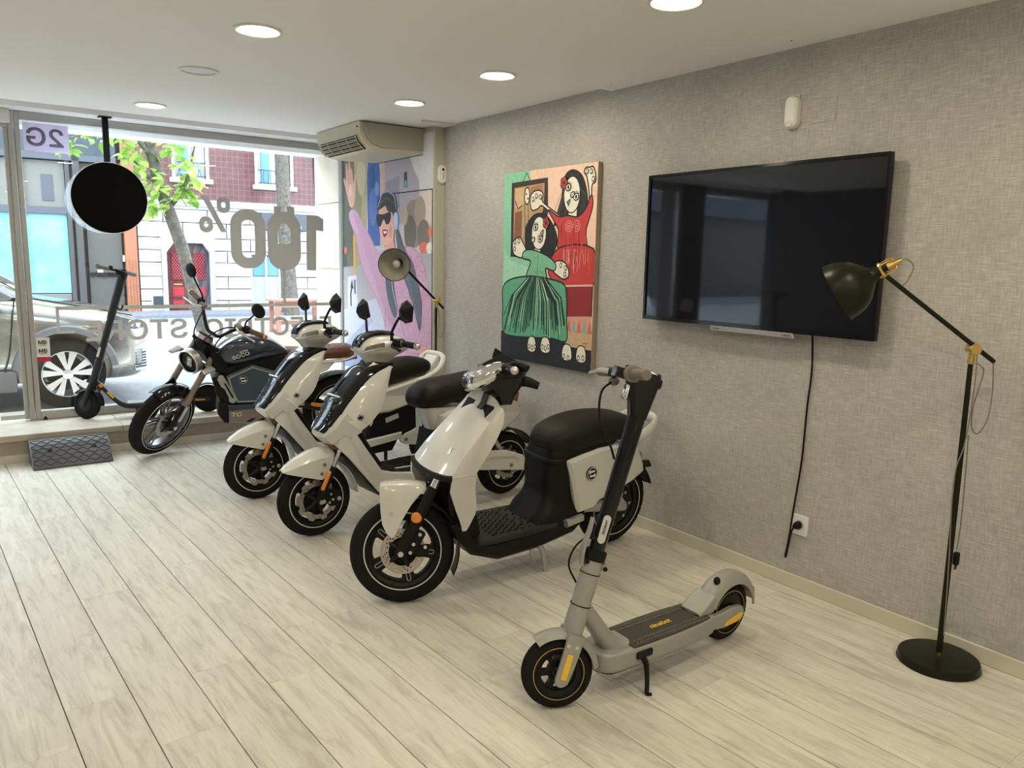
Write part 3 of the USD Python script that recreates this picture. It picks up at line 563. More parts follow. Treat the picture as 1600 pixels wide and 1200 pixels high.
# ------------------------------------------------------------------ the big white scooter in the foreground
def big_scooter():
    t = thing("electric_scooter", "large white electric scooter parked nearest, black seat and footboard, round amber reflector on the fork", "scooter", (1.55, 2.935, 0), 1.0, 4.0)
    S = steering(-30, (0.0, 0, 0.2), (0.40, 0, 0.75))
    R = 0.229; ax = A_(0, 0, R)
    wheel(t, "front_wheel", ax, R, 0.088, 0.160, "five", S, disc=(0.098, 0.062, False), tread=0)
    top = A_(0.235, 0, 0.67)
    fork_parts(t, S, ax + A_(-0.012, 0, 0.0), top, 0.078, 0.0255, 0.62)
    U = unit(top - ax)
    for s in (-1, 1):
        obj(t, "reflector", G().lathe([(0, 0.014), (0.019, 0.012), (0.024, 0.006), (0.024, -0.01)], ax + U * 0.165 + A_(-0.016, s * 0.094, 0.004), A_(0, s, 0), 28).map(S), AM, "round amber reflector")
    g = G().rbox(ax + A_(0.055, -0.066, 0.055), (0.06, 0.04, 0.085), 0.01, rotm(Y, 30)).rbox(ax + A_(0.082, -0.058, 0.0), (0.055, 0.034, 0.05), 0.008)
    g.rbox(ax + A_(0.03, -0.075, 0.02), (0.07, 0.016, 0.045), 0.006, rotm(Y, 20)); obj(t, "brake_caliper", g.map(S), BK)
    g = G()
    for dx, dz in ((0.045, 0.035), (0.03, 0.0), (0.075, 0.075), (0.095, 0.02)): g.cyl(ax + A_(dx, -0.083, dz), ax + A_(dx, -0.093, dz), 0.008, n=10)
    obj(t, "caliper_bolt", g.map(S), AL)
    # front mudguard: a short high hood whose sides reach down in a point
    def ush(x, hw, zt, zl, th=0.006):
        o = [(-hw, zl), (-hw * 1.0, zt - 0.05), (-hw * 0.86, zt - 0.014), (-hw * 0.5, zt), (hw * 0.5, zt), (hw * 0.86, zt - 0.014), (hw, zt - 0.05), (hw, zl)]
        i = [(y * (1 - th / hw), z - (th if abs(y) < hw * 0.99 else 0)) for y, z in o[::-1]]
        return [(x, y, z) for y, z in o + i]
    rings = [ush(x, hw, zt, zl) for x, hw, zt, zl in ((-0.092, 0.066, 0.515, 0.46), (-0.090, 0.070, 0.526, 0.40), (-0.085, 0.074, 0.532, 0.355), (-0.070, 0.076, 0.534, 0.320), (-0.05, 0.077, 0.535, 0.296), (-0.035, 0.077, 0.535, 0.300), (-0.005, 0.077, 0.535, 0.36), (0.04, 0.077, 0.534, 0.43), (0.085, 0.074, 0.528, 0.49), (0.11, 0.070, 0.522, 0.505))]
    fd = obj(t, "front_mudguard", G().loft(rings).map(S), W, smooth=40)
    obj(t, "mudguard_bolt", G().cyl((-0.045, -0.076, 0.40), (-0.045, -0.083, 0.40), 0.008, n=10).map(S), AL)
    obj(t, "inner_mudguard", G().sheet([[((R + 0.02) * math.cos(a), y, R + (R + 0.02) * math.sin(a)) for y in np.linspace(-0.06, 0.06, 5)] for a in np.linspace(-0.5, 1.5, 14)], 0.005).map(S), BK)
    # leg shield
    xcr = lambda z: np.interp(z, [0.59, 0.60, 0.66, 0.74, 0.818, 0.868, 0.916], [0.128, 0.136, 0.182, 0.262, 0.343, 0.390, 0.402])
    edge = np.array([(0.245, 0.595), (0.318, 0.684), (0.368, 0.755), (0.393, 0.80), (0.402, 0.83), (0.402, 0.858), (0.396, 0.869)])
    rows = []
    for q in np.linspace(0, 1, 17):
        e = np.array([np.interp(q, np.linspace(0, 1, 7), edge[:, k]) for k in (0, 1)]); row = []
        ss = np.concatenate([[-1], np.linspace(-0.985, 0.985, 15), [1]])
        for s in ss:
            zt = 0.917 - 0.047 * abs(s) ** 2.4; zb = 0.588 + 0.010 * s * s; z = zb + (zt - zb) * q
            row.append(A_(xcr(z) - 0.024 * (1 - s * s) * (1 - 0.3 * q), (0.165 - 0.034 * q) * s, z))
        mid = lambda s: A_((row[-1][0] + e[0]) / 2, s * (0.177 - 0.040 * q), (row[-1][2] + e[1]) / 2)
        yb = 0.179 - 0.042 * q; rows.append([A_(e[0], yb, e[1]), mid(1)] + row[::-1] + [mid(-1), A_(e[0], -yb, e[1])])
    gs = G().sheet(rows, 0.010)
    for s in (-1, 1):       # the side blades run on down to a point
        br = []
        for q in np.linspace(0, 1, 12):
            z = 0.600 - 0.265 * q; xf = np.interp(z, [0.335, 0.44, 0.529, 0.60], [0.214, 0.162, 0.125, 0.130]); xr = np.interp(z, [0.335, 0.42, 0.44, 0.543, 0.60], [0.222, 0.262, 0.263, 0.240, 0.244])
            b = np.interp(z, [0.335, 0.60], [0.158, 0.179]); br.append([(xf + (xr - xf) * t_, s * (b - 0.010 * (1 - t_) ** 2), z) for t_ in (0, 0.15, 0.4, 0.7, 1.0)])
        gs.sheet(br, -0.010 * s)
    obj(t, "leg_shield", gs, W, smooth=32)
    bl = [[A_(xcr(z) - 0.024 * (1 - 0.3 * (z - 0.588) / 0.33) - 0.003, y - 0.034, z) for y in (-0.018, 0, 0.018)] for z in np.linspace(0.845, 0.912, 6)]
    obj(t, "shield_strip", G().sheet(bl, 0.006), mat("strip_grey", (0.035, 0.033, 0.03), 0.5), "dark strip at the top of the white shield")
    inner = [(0.16, 0.60), (0.32, 0.80), (0.37, 0.868), (0.40, 0.868), (0.405, 0.80), (0.385, 0.74), (0.285, 0.575), (0.295, 0.45), (0.345, 0.27), (0.25, 0.235), (0.185, 0.32), (0.165, 0.45)]
    obj(t, "inner_shield", G().prism(inner, (0, 0, 0), X, Z, -0.112, 0.112, 0.015), BK)
    obj(t, "shield_lip", G().tube([(0.135, -0.166, 0.588), (0.118, -0.12, 0.580), (0.108, 0, 0.576), (0.118, 0.12, 0.580), (0.135, 0.166, 0.588)], 0.015, 8, 3), BK)
    # footboard and belly
    belly = [(0.16, 0.36), (0.20, 0.285), (0.27, 0.20), (0.425, 0.142), (0.66, 0.150), (0.88, 0.185), (0.95, 0.24), (0.95, 0.30), (0.60, 0.255), (0.38, 0.245), (0.28, 0.27), (0.22, 0.37)]
    obj(t, "belly_pan", G().prism(belly, (0, 0, 0), X, Z, -0.155, 0.155, 0.02), BK)
    fb = obj(t, "footboard", G().prism([(0.30, -0.155), (0.40, -0.168), (0.90, -0.150), (0.90, 0.150), (0.40, 0.168), (0.30, 0.155)], (0, 0, 0), X, Y, 0.235, 0.262, 0.007), mat("footboard_plastic", (0.026, 0.025, 0.022), 0.55, spec=0.2))
    g = G()
    for i in range(13):
        for j in range(9):
            x, y = 0.40 + i * 0.021, -0.12 + j * 0.030 + (i % 2) * 0.010
            if i > 8 and (i + j) % 2: continue
            g.tube([(x - 0.006, y - 0.007, 0.262), (x, y, 0.2655), (x + 0.006, y - 0.007, 0.262)], 0.0032, 5)
    obj(t, "grip_pattern", g, BG, kind="stuff")
    for x, y in ((0.68, -0.12), (0.68, 0.12), (0.66, -0.09), (0.66, 0.09)): obj(t, "floor_screw", G().cyl((x, y, 0.260), (x, y, 0.2645), 0.007 if abs(y) < 0.1 else 0.012, n=14), BG)
    # battery box under the seat
    box_ = lofts([secz(z, a, b, h, 4) for z, a, b, h in ((0.255, 0.64, 0.98, 0.150), (0.30, 0.665, 0.98, 0.145), (0.345, 0.70, 0.97, 0.125), (0.40, 0.725, 1.0, 0.122), (0.48, 0.715, 1.05, 0.128), (0.56, 0.725, 1.12, 0.135), (0.622, 0.742, 1.2, 0.132))], 3)
    obj(t, "battery_box", G().loft(box_), BK)
    obj(t, "box_seam", G().loft([secz(z, 0.714 + d, 1.05, 0.130 + e, 4) for z, d, e in ((0.545, 0.006, 0.002), (0.552, -0.002, 0.008), (0.565, -0.002, 0.009), (0.572, 0.008, 0.003))]), BK)
    taper = lambda v: v * np.stack([np.ones(len(v)), 1 - 0.42 * np.clip((v[:, 0] - 0.98) / 0.42, 0, 1) ** 1.5, np.ones(len(v))], 1)
    pn = [(0.80, 0.565), (0.90, 0.585), (1.01, 0.603), (1.13, 0.603), (1.26, 0.575), (1.335, 0.555), (1.40, 0.45), (1.41, 0.405), (1.30, 0.37), (1.17, 0.345), (1.07, 0.33), (1.035, 0.322), (1.0, 0.292), (0.89, 0.283), (0.865, 0.38), (0.835, 0.48)]
    pnf = np.array([p for p in spline(np.array([(a, b, 0) for a, b in pn + pn[:1]]), 1)])[:-1, :2]
    for s in (-1, 1):
        sp_ = obj(t, "side_panel", G().prism(rpoly(pnf, 0.006), (0, 0, 0), X, Z, -s * 0.11 - 0.045, -s * 0.11 + 0.045, 0.014).map(taper), W, smooth=40)
        maker_badge(sp_, (0.955, s * 0.1545, 0.485), A_(-s, 0, 0), Z, 0.034)
    obj(t, "tail_body", G().loft(lofts([sec(x, h, a, b, 3) for x, h, a, b in ((0.95, 0.10, 0.34, 0.60), (1.10, 0.095, 0.36, 0.60), (1.25, 0.08, 0.38, 0.57), (1.36, 0.06, 0.42, 0.54), (1.40, 0.045, 0.44, 0.50))], 3)), BK)
    obj(t, "tail_light", G().loft([sec(x, h, a, b, 3) for x, h, a, b in ((1.385, 0.05, 0.43, 0.515), (1.425, 0.045, 0.435, 0.505), (1.43, 0.03, 0.45, 0.49))]), RD)
    for s in (-1, 1): obj(t, "rear_signal", G().hull([(1.40, s * 0.06, 0.455), (1.43, s * 0.09, 0.46), (1.435, s * 0.10, 0.44), (1.40, s * 0.07, 0.43)], 0.008), BK)
    obj(t, "number_plate_holder", G().prism([(1.35, 0.40), (1.42, 0.425), (1.44, 0.42), (1.475, 0.325), (1.455, 0.33), (1.40, 0.375)], (0, 0, 0), X, Z, -0.07, 0.07, 0.006), BK)
    seat = lofts([sec(x, h, a, b, 2.8, 28) for x, h, a, b in ((0.735, 0.05, 0.615, 0.645), (0.745, 0.085, 0.596, 0.668), (0.79, 0.118, 0.578, 0.702), (0.86, 0.138, 0.572, 0.728), (0.95, 0.150, 0.585, 0.743), (1.05, 0.152, 0.60, 0.750), (1.16, 0.145, 0.604, 0.746), (1.25, 0.13, 0.598, 0.732), (1.32, 0.105, 0.590, 0.70), (1.35, 0.05, 0.60, 0.66))], 4)
    obj(t, "seat", G().loft(seat), LE, smooth=60)
    gr = G()
    pth = np.array([(1.20, -0.115, 0.60), (1.33, -0.118, 0.625), (1.42, -0.11, 0.665), (1.462, -0.075, 0.685), (1.47, 0, 0.69), (1.462, 0.075, 0.685), (1.42, 0.11, 0.665), (1.33, 0.118, 0.625), (1.20, 0.115, 0.60)])
    q = spline(pth, 5); rings = []
    for i, p in enumerate(q):
        tt = unit(np.gradient(q, axis=0)[i]); o_ = unit(np.cross(tt, Z)); c = np.arange(12) * np.pi / 6
        rings.append(p + 0.016 * np.cos(c)[:, None] * o_ + 0.030 * np.sin(c)[:, None] * unit(np.cross(o_, tt)))
    obj(t, "grab_rail", gr.loft(rings), W)
    # rear wheel, swing arm, stand
    wheel(t, "rear_wheel", (1.27, 0, R), R, 0.095, 0.160, "five", None, disc=(0.085, 0.05, False), disc_side=1)
    g = G()
    for s in (-1, 1): g.tube([(0.86, s * 0.095, 0.27), (0.98, s * 0.098, 0.285), (1.10, s * 0.095, 0.27), (1.28, s * 0.078, 0.232)], [0.026, 0.028, 0.034, 0.03], 10, 4)
    obj(t, "swing_arm", g, SV)
    obj(t, "motor_hub", G().lathe([(0, -0.06), (0.06, -0.06), (0.105, -0.048), (0.112, -0.03), (0.112, 0.03), (0.06, 0.06), (0, 0.06)], (1.27, 0, R), Y, 36), BM)
    g = G()
    for k in range(6): a = k * 1.05; g.cyl((1.27 + 0.075 * math.cos(a), -0.06, R + 0.075 * math.sin(a)), (1.27 + 0.075 * math.cos(a), -0.064, R + 0.075 * math.sin(a)), 0.009, n=8)
    obj(t, "motor_bolt", g, AL)
    sh_ = G()
    for s in (-1, 1):
        p0, p1 = A_(1.13, s * 0.09, 0.42), A_(1.27, s * 0.09, 0.25); sh_.cyl(p0, p1, 0.013)
        ks = np.linspace(0, 1, 90); d = unit(p1 - p0); e = unit(np.cross(d, Y)); sh_.tube([p0 + (p1 - p0) * (0.1 + 0.6 * k) + 0.024 * (math.cos(k * 44) * e + math.sin(k * 44) * Y) for k in ks], 0.004, 5)
    obj(t, "rear_shock", sh_, SV)
    for s in (-1, 1):
        fp = obj(t, "passenger_peg", G().rbox((0.865, s * 0.165, 0.262), (0.10, 0.03, 0.034), 0.008, rotm(Y, -8)).cyl((0.83, s * 0.166, 0.258), (0.80, s * 0.166, 0.255), 0.021), SV)
    obj(t, "rear_mudguard", G().sheet([[(1.27 + (R + 0.022) * math.cos(a), y, R + (R + 0.022) * math.sin(a)) for y in np.linspace(-0.06, 0.06, 5)] for a in np.linspace(0.35, 2.4, 16)], 0.005), BK)
    g = G().tube([(0.66, -0.12, 0.17), (0.70, -0.13, 0.12), (0.722, -0.135, 0.02), (0.732, -0.137, -0.008)], [0.016, 0.014, 0.012, 0.016], 10, 4).tube([(0.64, -0.09, 0.17), (0.665, -0.10, 0.09), (0.675, -0.105, 0.055)], [0.01, 0.009, 0.008], 8)
    g.rbox((0.735, -0.140, -0.005), (0.05, 0.026, 0.012), 0.005); obj(t, "side_stand", g, SV)
    # handlebar
    b0 = A_(0.455, 0, 0.985)
    neck = lofts([secz(z, a, b, h, 3) for z, a, b, h in ((0.85, 0.445, 0.51, 0.045), (0.885, 0.42, 0.525, 0.075), (0.92, 0.375, 0.55, 0.110), (0.96, 0.36, 0.57, 0.15), (0.99, 0.37, 0.575, 0.162), (1.02, 0.40, 0.57, 0.145), (1.04, 0.44, 0.55, 0.09))], 3)
    obj(t, "handlebar_cover", G().loft(neck).map(S), BG)
    lens = lofts([sec(x, h, a, b, 3.2, 32) for x, h, a, b in ((0.300, 0.075, 0.935, 0.985), (0.308, 0.108, 0.920, 1.0), (0.335, 0.134, 0.918, 1.016), (0.39, 0.152, 0.932, 1.038), (0.45, 0.158, 0.955, 1.048))], 3)
    obj(t, "headlight", G().loft(lens).map(S), CH, "wide chrome headlight visor")
    obj(t, "headlight_lens", G().loft([sec(x, h, a, b, 3, 24) for x, h, a, b in ((0.294, 0.062, 0.945, 0.975), (0.30, 0.085, 0.938, 0.982), (0.32, 0.10, 0.938, 0.985))]).map(S), BG)
    obj(t, "display_hood", G().hull([(0.38, -0.085, 1.035), (0.38, 0.085, 1.035), (0.54, -0.10, 1.03), (0.54, 0.10, 1.03), (0.475, -0.05, 1.075), (0.475, 0.05, 1.075), (0.55, 0, 1.02)], 0.006).hull([(0.44, 0.03, 1.07), (0.52, 0.02, 1.06), (0.45, 0.06, 1.07), (0.53, 0.08, 1.05), (0.455, 0.045, 1.108)], 0.004).map(S), BG)
    bar_ = [(0.475, s * y, z) for s, y, z in ((-1, 0.30, 0.995), (-1, 0.16, 1.005), (-1, 0.08, 0.99), (1, 0.08, 0.99), (1, 0.16, 1.005), (1, 0.30, 0.995))]
    obj(t, "handlebar", G().tube(bar_, 0.011, 10, 4).map(S), BM)
    for s in (-1, 1):
        obj(t, "grip", G().tube([(0.475, s * 0.165, 1.005), (0.478, s * 0.29, 0.996)], 0.0175, 16).map(S), BK)
        obj(t, "bar_end", G().lathe([(0, 0.014), (0.010, 0.014), (0.016, 0.010), (0.018, 0.0), (0.013, -0.002)], (0.478, s * 0.292, 0.996), A_(0, s, 0), 20).map(S), AL, "bright bar-end weight")
        obj(t, "switch_block", G().rbox((0.47, s * 0.145, 1.003), (0.05, 0.045, 0.045), 0.012).map(S), BK)
        obj(t, "brake_lever", G().tube([(0.445, s * 0.13, 1.0), (0.425, s * 0.17, 0.997), (0.415, s * 0.25, 0.985), (0.41, s * 0.285, 0.98)], [0.009, 0.008, 0.006, 0.008], 8, 4).map(S), BM)
        obj(t, "mirror_mount", G().tube([(0.49, s * 0.10, 1.02), (0.52, s * 0.13, 1.03), (0.56, s * 0.16, 1.005)], [0.016, 0.013, 0.018], 10, 3).map(S), BK)
    obj(t, "steering_lock_cover", G().tube([(0.47, -0.05, 0.95), (0.53, -0.10, 0.972), (0.585, -0.15, 0.955)], [0.03, 0.026, 0.017], 14, 4), BK)
    return t
big_scooter()

# ------------------------------------------------------------------ the pair of narrow white scooters
def slim_scooter():
    t = thing("slim_scooter", "white faceted electric scooter in the middle of the row, behind the large white one", "scooter", (1.535, 3.905, 0), 4.0, 0.0)
    S = steering(-5, (0.0, 0, 0.2), (0.36, 0, 0.75))
    R = 0.203; ax = A_(0, 0, R)
    wheel(t, "front_wheel", ax, R, 0.08, 0.142, "three", S, disc=(0.108, 0.078, True), tread=1)
    top = A_(0.165, 0, 0.545); U = unit(top - ax)
    fork_parts(t, S, ax + A_(0.004, 0, 0), top, 0.074, 0.017, 0.52)
    for s in (-1, 1):
        c = ax + U * 0.125 + A_(-0.02, s * 0.094, 0); obj(t, "reflector", G().hull([c + U * d for d in (-0.045, 0.045)], 0.0115).map(S), AM, "long amber reflector")
    g = G().rbox(ax + A_(0.06, -0.072, 0.02), (0.10, 0.034, 0.075), 0.01, rotm(Y, 10)).rbox(ax + A_(0.085, -0.066, -0.01), (0.06, 0.034, 0.05), 0.008); obj(t, "brake_caliper", g.map(S), BK)
    for dx, dz in ((0.018, 0.0), (0.105, 0.005)): obj(t, "caliper_bolt", G().lathe([(0, 0.012), (0.006, 0.012), (0.007, 0.008), (0.012, 0.008), (0.013, 0.0)], ax + A_(dx, -0.088, dz), -Y, 14).map(S), AL)
    for dx, dz in ((0.06, 0.035), (0.05, -0.01), (0.07, 0.005)): obj(t, "caliper_pin", G().cyl(ax + A_(dx, -0.086, dz), ax + A_(dx, -0.096, dz), 0.007, n=10).map(S), AL)
    def ush(x, hw, zt, zl, zc, th=0.005):
        o = [(-hw, zl), (-hw, zc), (-hw * 0.45, zt), (0, zt + 0.002), (hw * 0.45, zt), (hw, zc), (hw, zl)]; i = [(y * (1 - th / hw), z - (th if abs(y) < hw * 0.99 else 0)) for y, z in o[::-1]]
        return [(x, y, z) for y, z in o + i]
    obj(t, "front_mudguard", G().loft([ush(*q) for q in ((-0.175, 0.030, 0.386, 0.374, 0.378), (-0.15, 0.052, 0.406, 0.366, 0.386), (-0.10, 0.068, 0.437, 0.352, 0.405), (-0.04, 0.076, 0.463, 0.335, 0.425), (0.02, 0.078, 0.480, 0.318, 0.435), (0.045, 0.078, 0.482, 0.335, 0.438), (0.085, 0.074, 0.476, 0.41, 0.44), (0.10, 0.06, 0.468, 0.44, 0.452))]).map(S), W, smooth=25)
    for dx, dz in ((0.035, 0.40), (0.018, 0.352)): obj(t, "mudguard_bolt", G().cyl((dx, -0.077, dz), (dx, -0.084, dz), 0.009, n=12).map(S), BZ)
    obj(t, "mudflap", G().sheet([[((R + 0.03) * math.cos(a), y, R + (R + 0.03) * math.sin(a)) for y in np.linspace(-0.055, 0.055, 5)] for a in np.linspace(0.05, 1.3, 10)], 0.006).map(S), LG)
    # glossy black front mask
    mpf = spline(np.array([(0.028, 0.070, 0.575), (0.050, 0.092, 0.60), (0.092, 0.106, 0.66), (0.140, 0.112, 0.73), (0.210, 0.116, 0.808), (0.255, 0.118, 0.855), (0.305, 0.118, 0.890), (0.40, 0.112, 0.916)]), 3)
    mk = [[(x - 0.012 * (1 - q * q) + 0.03 * abs(q) ** 6, q * h, z) for q in np.linspace(-1, 1, 13)] for x, h, z in mpf]
    obj(t, "front_mask", G().sheet(mk, 0.014), BG)
    for y in (-0.035, 0.035): obj(t, "mask_rib", G().tube([(0.138, y, 0.755), (0.20, y * 1.2, 0.818), (0.25, y * 1.4, 0.866), (0.30, y * 1.5, 0.898)], 0.007, 6, 3), BG)
    obj(t, "mask_scoop", G().hull([(0.285, -0.05, 0.890), (0.285, 0.05, 0.890), (0.335, -0.06, 0.93), (0.335, 0.06, 0.93), (0.43, -0.08, 0.915), (0.43, 0.08, 0.915), (0.40, -0.10, 0.90), (0.40, 0.10, 0.90)], 0.006), BG, smooth=15)
    hd = unit(A_(-0.82, 0, 0.57)); hu = unit(np.cross(hd, Y)); hu = hu if hu[2] > 0 else -hu; hc = A_(0.098, 0, 0.682)
    hl = [rrect(w, h, 0.018, 4) for w, h in ((0.128, 0.138), (0.128, 0.140), (0.118, 0.128), (0.10, 0.108))]
    hb = obj(t, "headlight", G().loft([[hc + hd * d + a * Y + b * hu for a, b in hl[0]] for d in (-0.02, 0.004)]), CH, "bright block headlight with a faceted crystal face")
    g = G(); rr = random.Random(3)
    for qi in range(6):
        for ei in range(6):
            c = hc + hd * 0.004 + (qi - 2.5) * 0.0205 * Y + (ei - 2.5) * 0.0222 * hu; tip = c + hd * 0.013 + Y * rr.uniform(-0.009, 0.009) + hu * rr.uniform(-0.009, 0.009)
            q4 = [c + Y * a_ * 0.0103 + hu * b_ * 0.0111 for a_, b_ in ((-1, -1), (1, -1), (1, 1), (-1, 1))]; g.add(np.array(q4 + [tip]), np.array([[0, 1, 4], [1, 2, 4], [2, 3, 4], [3, 0, 4]]))
    obj(hb, "crystal_facets", g, CRY, smooth=False, kind="stuff")
    obj(hb, "lens", G().loft([[hc + hd * d + a * Y + b * hu for a, b in hl[i]] for i, d in ((1, 0.002), (1, 0.018), (2, 0.028), (3, 0.031))]), LENS)
    obj(t, "headlight_brow", G().hull([hc + hu * 0.078 + hd * d + Y * y for d in (0.0, 0.022) for y in (-0.062, 0.062)], 0.006), CH)
    obj(t, "lower_lens", G().sheet([[(x - 0.006, y, z) for y in np.linspace(-h, h, 7)] for x, z, h in ((0.022, 0.582, 0.05), (0.040, 0.602, 0.065), (0.052, 0.622, 0.07))], 0.004), mat("smoked_lens", (0.05, 0.055, 0.06), 0.06, 0.5, coat=1.0))
    # white front: nose and faceted wings
    gn = G()
    nose = [[(x, y, z) for x, y, z in row] for row in (
        [(0.014, 0.0, 0.578), (0.028, 0.064, 0.582), (0.058, 0.098, 0.61), (0.105, 0.114, 0.672)],
        [(0.010, 0.0, 0.548), (0.028, 0.075, 0.552), (0.075, 0.120, 0.600), (0.13, 0.140, 0.68)],
        [(0.060, 0.0, 0.505), (0.072, 0.08, 0.508), (0.12, 0.135, 0.565), (0.18, 0.165, 0.62)],
        [(0.115, 0.0, 0.49), (0.125, 0.075, 0.492), (0.16, 0.14, 0.54), (0.20, 0.172, 0.578)])]
    full = [[(x, -y, z) for x, y, z in r[:0:-1]] + r for r in nose]; gn.sheet(full, 0.006)
    obj(t, "nose_panel", gn, W, smooth=25)
    for s in (-1, 1):
        F_ = [(0.105, 0.114, 0.665), (0.155, 0.122, 0.735), (0.252, 0.128, 0.838), (0.315, 0.130, 0.882), (0.398, 0.130, 0.918)]; Rr = [(0.190, 0.172, 0.580), (0.255, 0.176, 0.625), (0.318, 0.178, 0.70), (0.360, 0.174, 0.82), (0.400, 0.150, 0.915)]
        gw = G().sheet([[(np.array(a) * (1 - q) + np.array(b) * q + A_(0, 0.012 * math.sin(q * np.pi), 0)) * [1, s, 1] for q in (0, 0.25, 0.5, 0.75, 1.0)] for a, b in zip(spline(np.array(F_), 3), spline(np.array(Rr), 3))], -0.010 * s)
        wg = obj(t, "wing_panel", gw, W, smooth=30)
        c = A_(0.195, s * 0.160, 0.655); d1, d2 = unit(A_(0.84, 0.45 * s, 0.3)), unit(A_(-0.33, -0.05, 0.94)); g = G()
        for a in (25, 90, 155): g.tube([c + 0.017 * (math.cos(math.radians(a)) * d1 + math.sin(math.radians(a)) * d2) * k + A_(0, s * 0.0075, 0) for k in (-1, 1)], 0.0032, 6)
        obj(wg, "wing_emblem", g, BM, "dark six-armed star emblem")
        for k in range(4): obj(wg, "maker_letter", G().rbox(c - d2 * 0.038 + d1 * (k * 0.012 - 0.014) + A_(0, s * 0.0035, 0), (0.006, 0.004, 0.007), 0.001), BS)
        tun = [(0.090, 0.500), (0.145, 0.43), (0.225, 0.325), (0.315, 0.215), (0.45, 0.225), (0.61, 0.243), (0.95, 0.285), (0.95, 0.33), (0.565, 0.296), (0.40, 0.322), (0.325, 0.345), (0.225, 0.49), (0.180, 0.562), (0.205, 0.60), (0.12, 0.60)]
        obj(t, "tunnel_panel", G().prism(tun, (0, 0, 0), X, Z, -s * 0.155 - 0.014, -s * 0.155 + 0.014, 0.006).map(lambda v, s=s: v - np.stack([0 * v[:, 0], s * 0.075 * np.clip((0.20 - v[:, 0]) / 0.11, 0, 1) ** 1.4 * (v[:, 2] > 0.40), 0 * v[:, 0]], 1)), W)
    obj(t, "inner_shield", G().prism([(0.17, 0.60), (0.20, 0.72), (0.32, 0.90), (0.375, 0.915), (0.392, 0.87), (0.325, 0.66), (0.225, 0.565), (0.35, 0.37), (0.34, 0.30), (0.28, 0.30), (0.19, 0.46), (0.16, 0.53)], (0, 0, 0), X, Z, -0.128, 0.128, 0.012), BK)
    obj(t, "amber_nose_light", G().hull([(0.08, -0.05, 0.50), (0.08, 0.05, 0.50), (0.12, -0.05, 0.47), (0.12, 0.05, 0.47)], 0.008), mat("amber_dark", (0.22, 0.09, 0.015), 0.4))
    fb = obj(t, "footboard", G().prism([(0.36, 0.30), (0.80, 0.315), (0.80, 0.29), (0.38, 0.27)], (0, 0, 0), X, Z, -0.142, 0.142, 0.006), BK)
    g = G()
    for k in range(7): y = -0.12 + k * 0.04; g.tube([(0.40 + i * 0.035, y + 0.008 * math.sin(i * 1.3), 0.302 + i * 0.0012) for i in range(11)], 0.005, 5)
    obj(fb, "rubber_ridge", g, BG, kind="stuff"); obj(fb, "pale_strip", G().rbox((0.55, -0.07, 0.311), (0.16, 0.018, 0.006), 0.002, rotm(Z, -4)), LG)
    obj(t, "belly_pan", G().prism([(0.16, 0.42), (0.26, 0.27), (0.34, 0.185), (0.90, 0.20), (0.95, 0.28), (0.40, 0.29), (0.30, 0.34)], (0, 0, 0), X, Z, -0.13, 0.13, 0.012), BK)
    # rear half
    bat = obj(t, "battery_housing", G().prism([(0.70, 0.29), (0.745, 0.50), (0.78, 0.60), (0.86, 0.64), (1.02, 0.60), (1.16, 0.48), (1.14, 0.36), (1.00, 0.27)], (0, 0, 0), X, Z, -0.118, 0.118, 0.014), BK)
    obj(bat, "data_label", G().rbox((0.90, -0.119, 0.425), (0.105, 0.003, 0.034), 0.001, rotm(Y, -14)), LG)
    obj(bat, "white_bracket", G().prism([(0.715, 0.46), (0.765, 0.475), (0.745, 0.40), (0.73, 0.385)], (0, 0, 0), X, Z, 0.118, 0.126, 0.001), W)
    sp_ = [(0.745, 0.470), (0.74, 0.60), (0.80, 0.625), (0.95, 0.655), (1.08, 0.682), (1.24, 0.700), (1.31, 0.672), (1.40, 0.545), (1.33, 0.50), (1.22, 0.448), (1.12, 0.462), (1.06, 0.50), (1.01, 0.508), (0.87, 0.474)]
    taper = lambda v: v * np.stack([np.ones(len(v)), 1 - 0.40 * np.clip((v[:, 0] - 1.0) / 0.40, 0, 1) ** 1.4, np.ones(len(v))], 1)
    for s in (-1, 1):
        pnl = obj(t, "side_panel", G().prism(rpoly(sp_, 0.008), (0, 0, 0), X, Z, -s * 0.112 - 0.045, -s * 0.112 + 0.045, 0.014).map(taper), W)
        if s < 0: obj(pnl, "model_mark", G().text("S3+", 0.018, (1.19, -0.130, 0.515), unit(A_(0.95, 0.2, 0.22)), unit(A_(-0.22, 0, 0.97)), 0.003, True), BM, smooth=False)
    obj(t, "seat_cup", G().loft(lofts([secz(z, a, b, h, 3) for z, a, b, h in ((0.50, 0.73, 1.15, 0.09), (0.56, 0.70, 1.18, 0.112), (0.61, 0.685, 1.2, 0.125), (0.64, 0.68, 1.2, 0.128))], 3)), W)
    seat = lofts([sec(x, h, a, b, 2.7, 28) for x, h, a, b in ((0.622, 0.045, 0.66, 0.70), (0.632, 0.085, 0.645, 0.725), (0.67, 0.115, 0.632, 0.765), (0.74, 0.13, 0.632, 0.79), (0.85, 0.138, 0.648, 0.802), (0.95, 0.138, 0.665, 0.808), (1.06, 0.132, 0.685, 0.820), (1.16, 0.122, 0.70, 0.818), (1.22, 0.105, 0.71, 0.80), (1.245, 0.06, 0.73, 0.775))], 4)
    obj(t, "seat", G().loft(seat), LE, smooth=60)
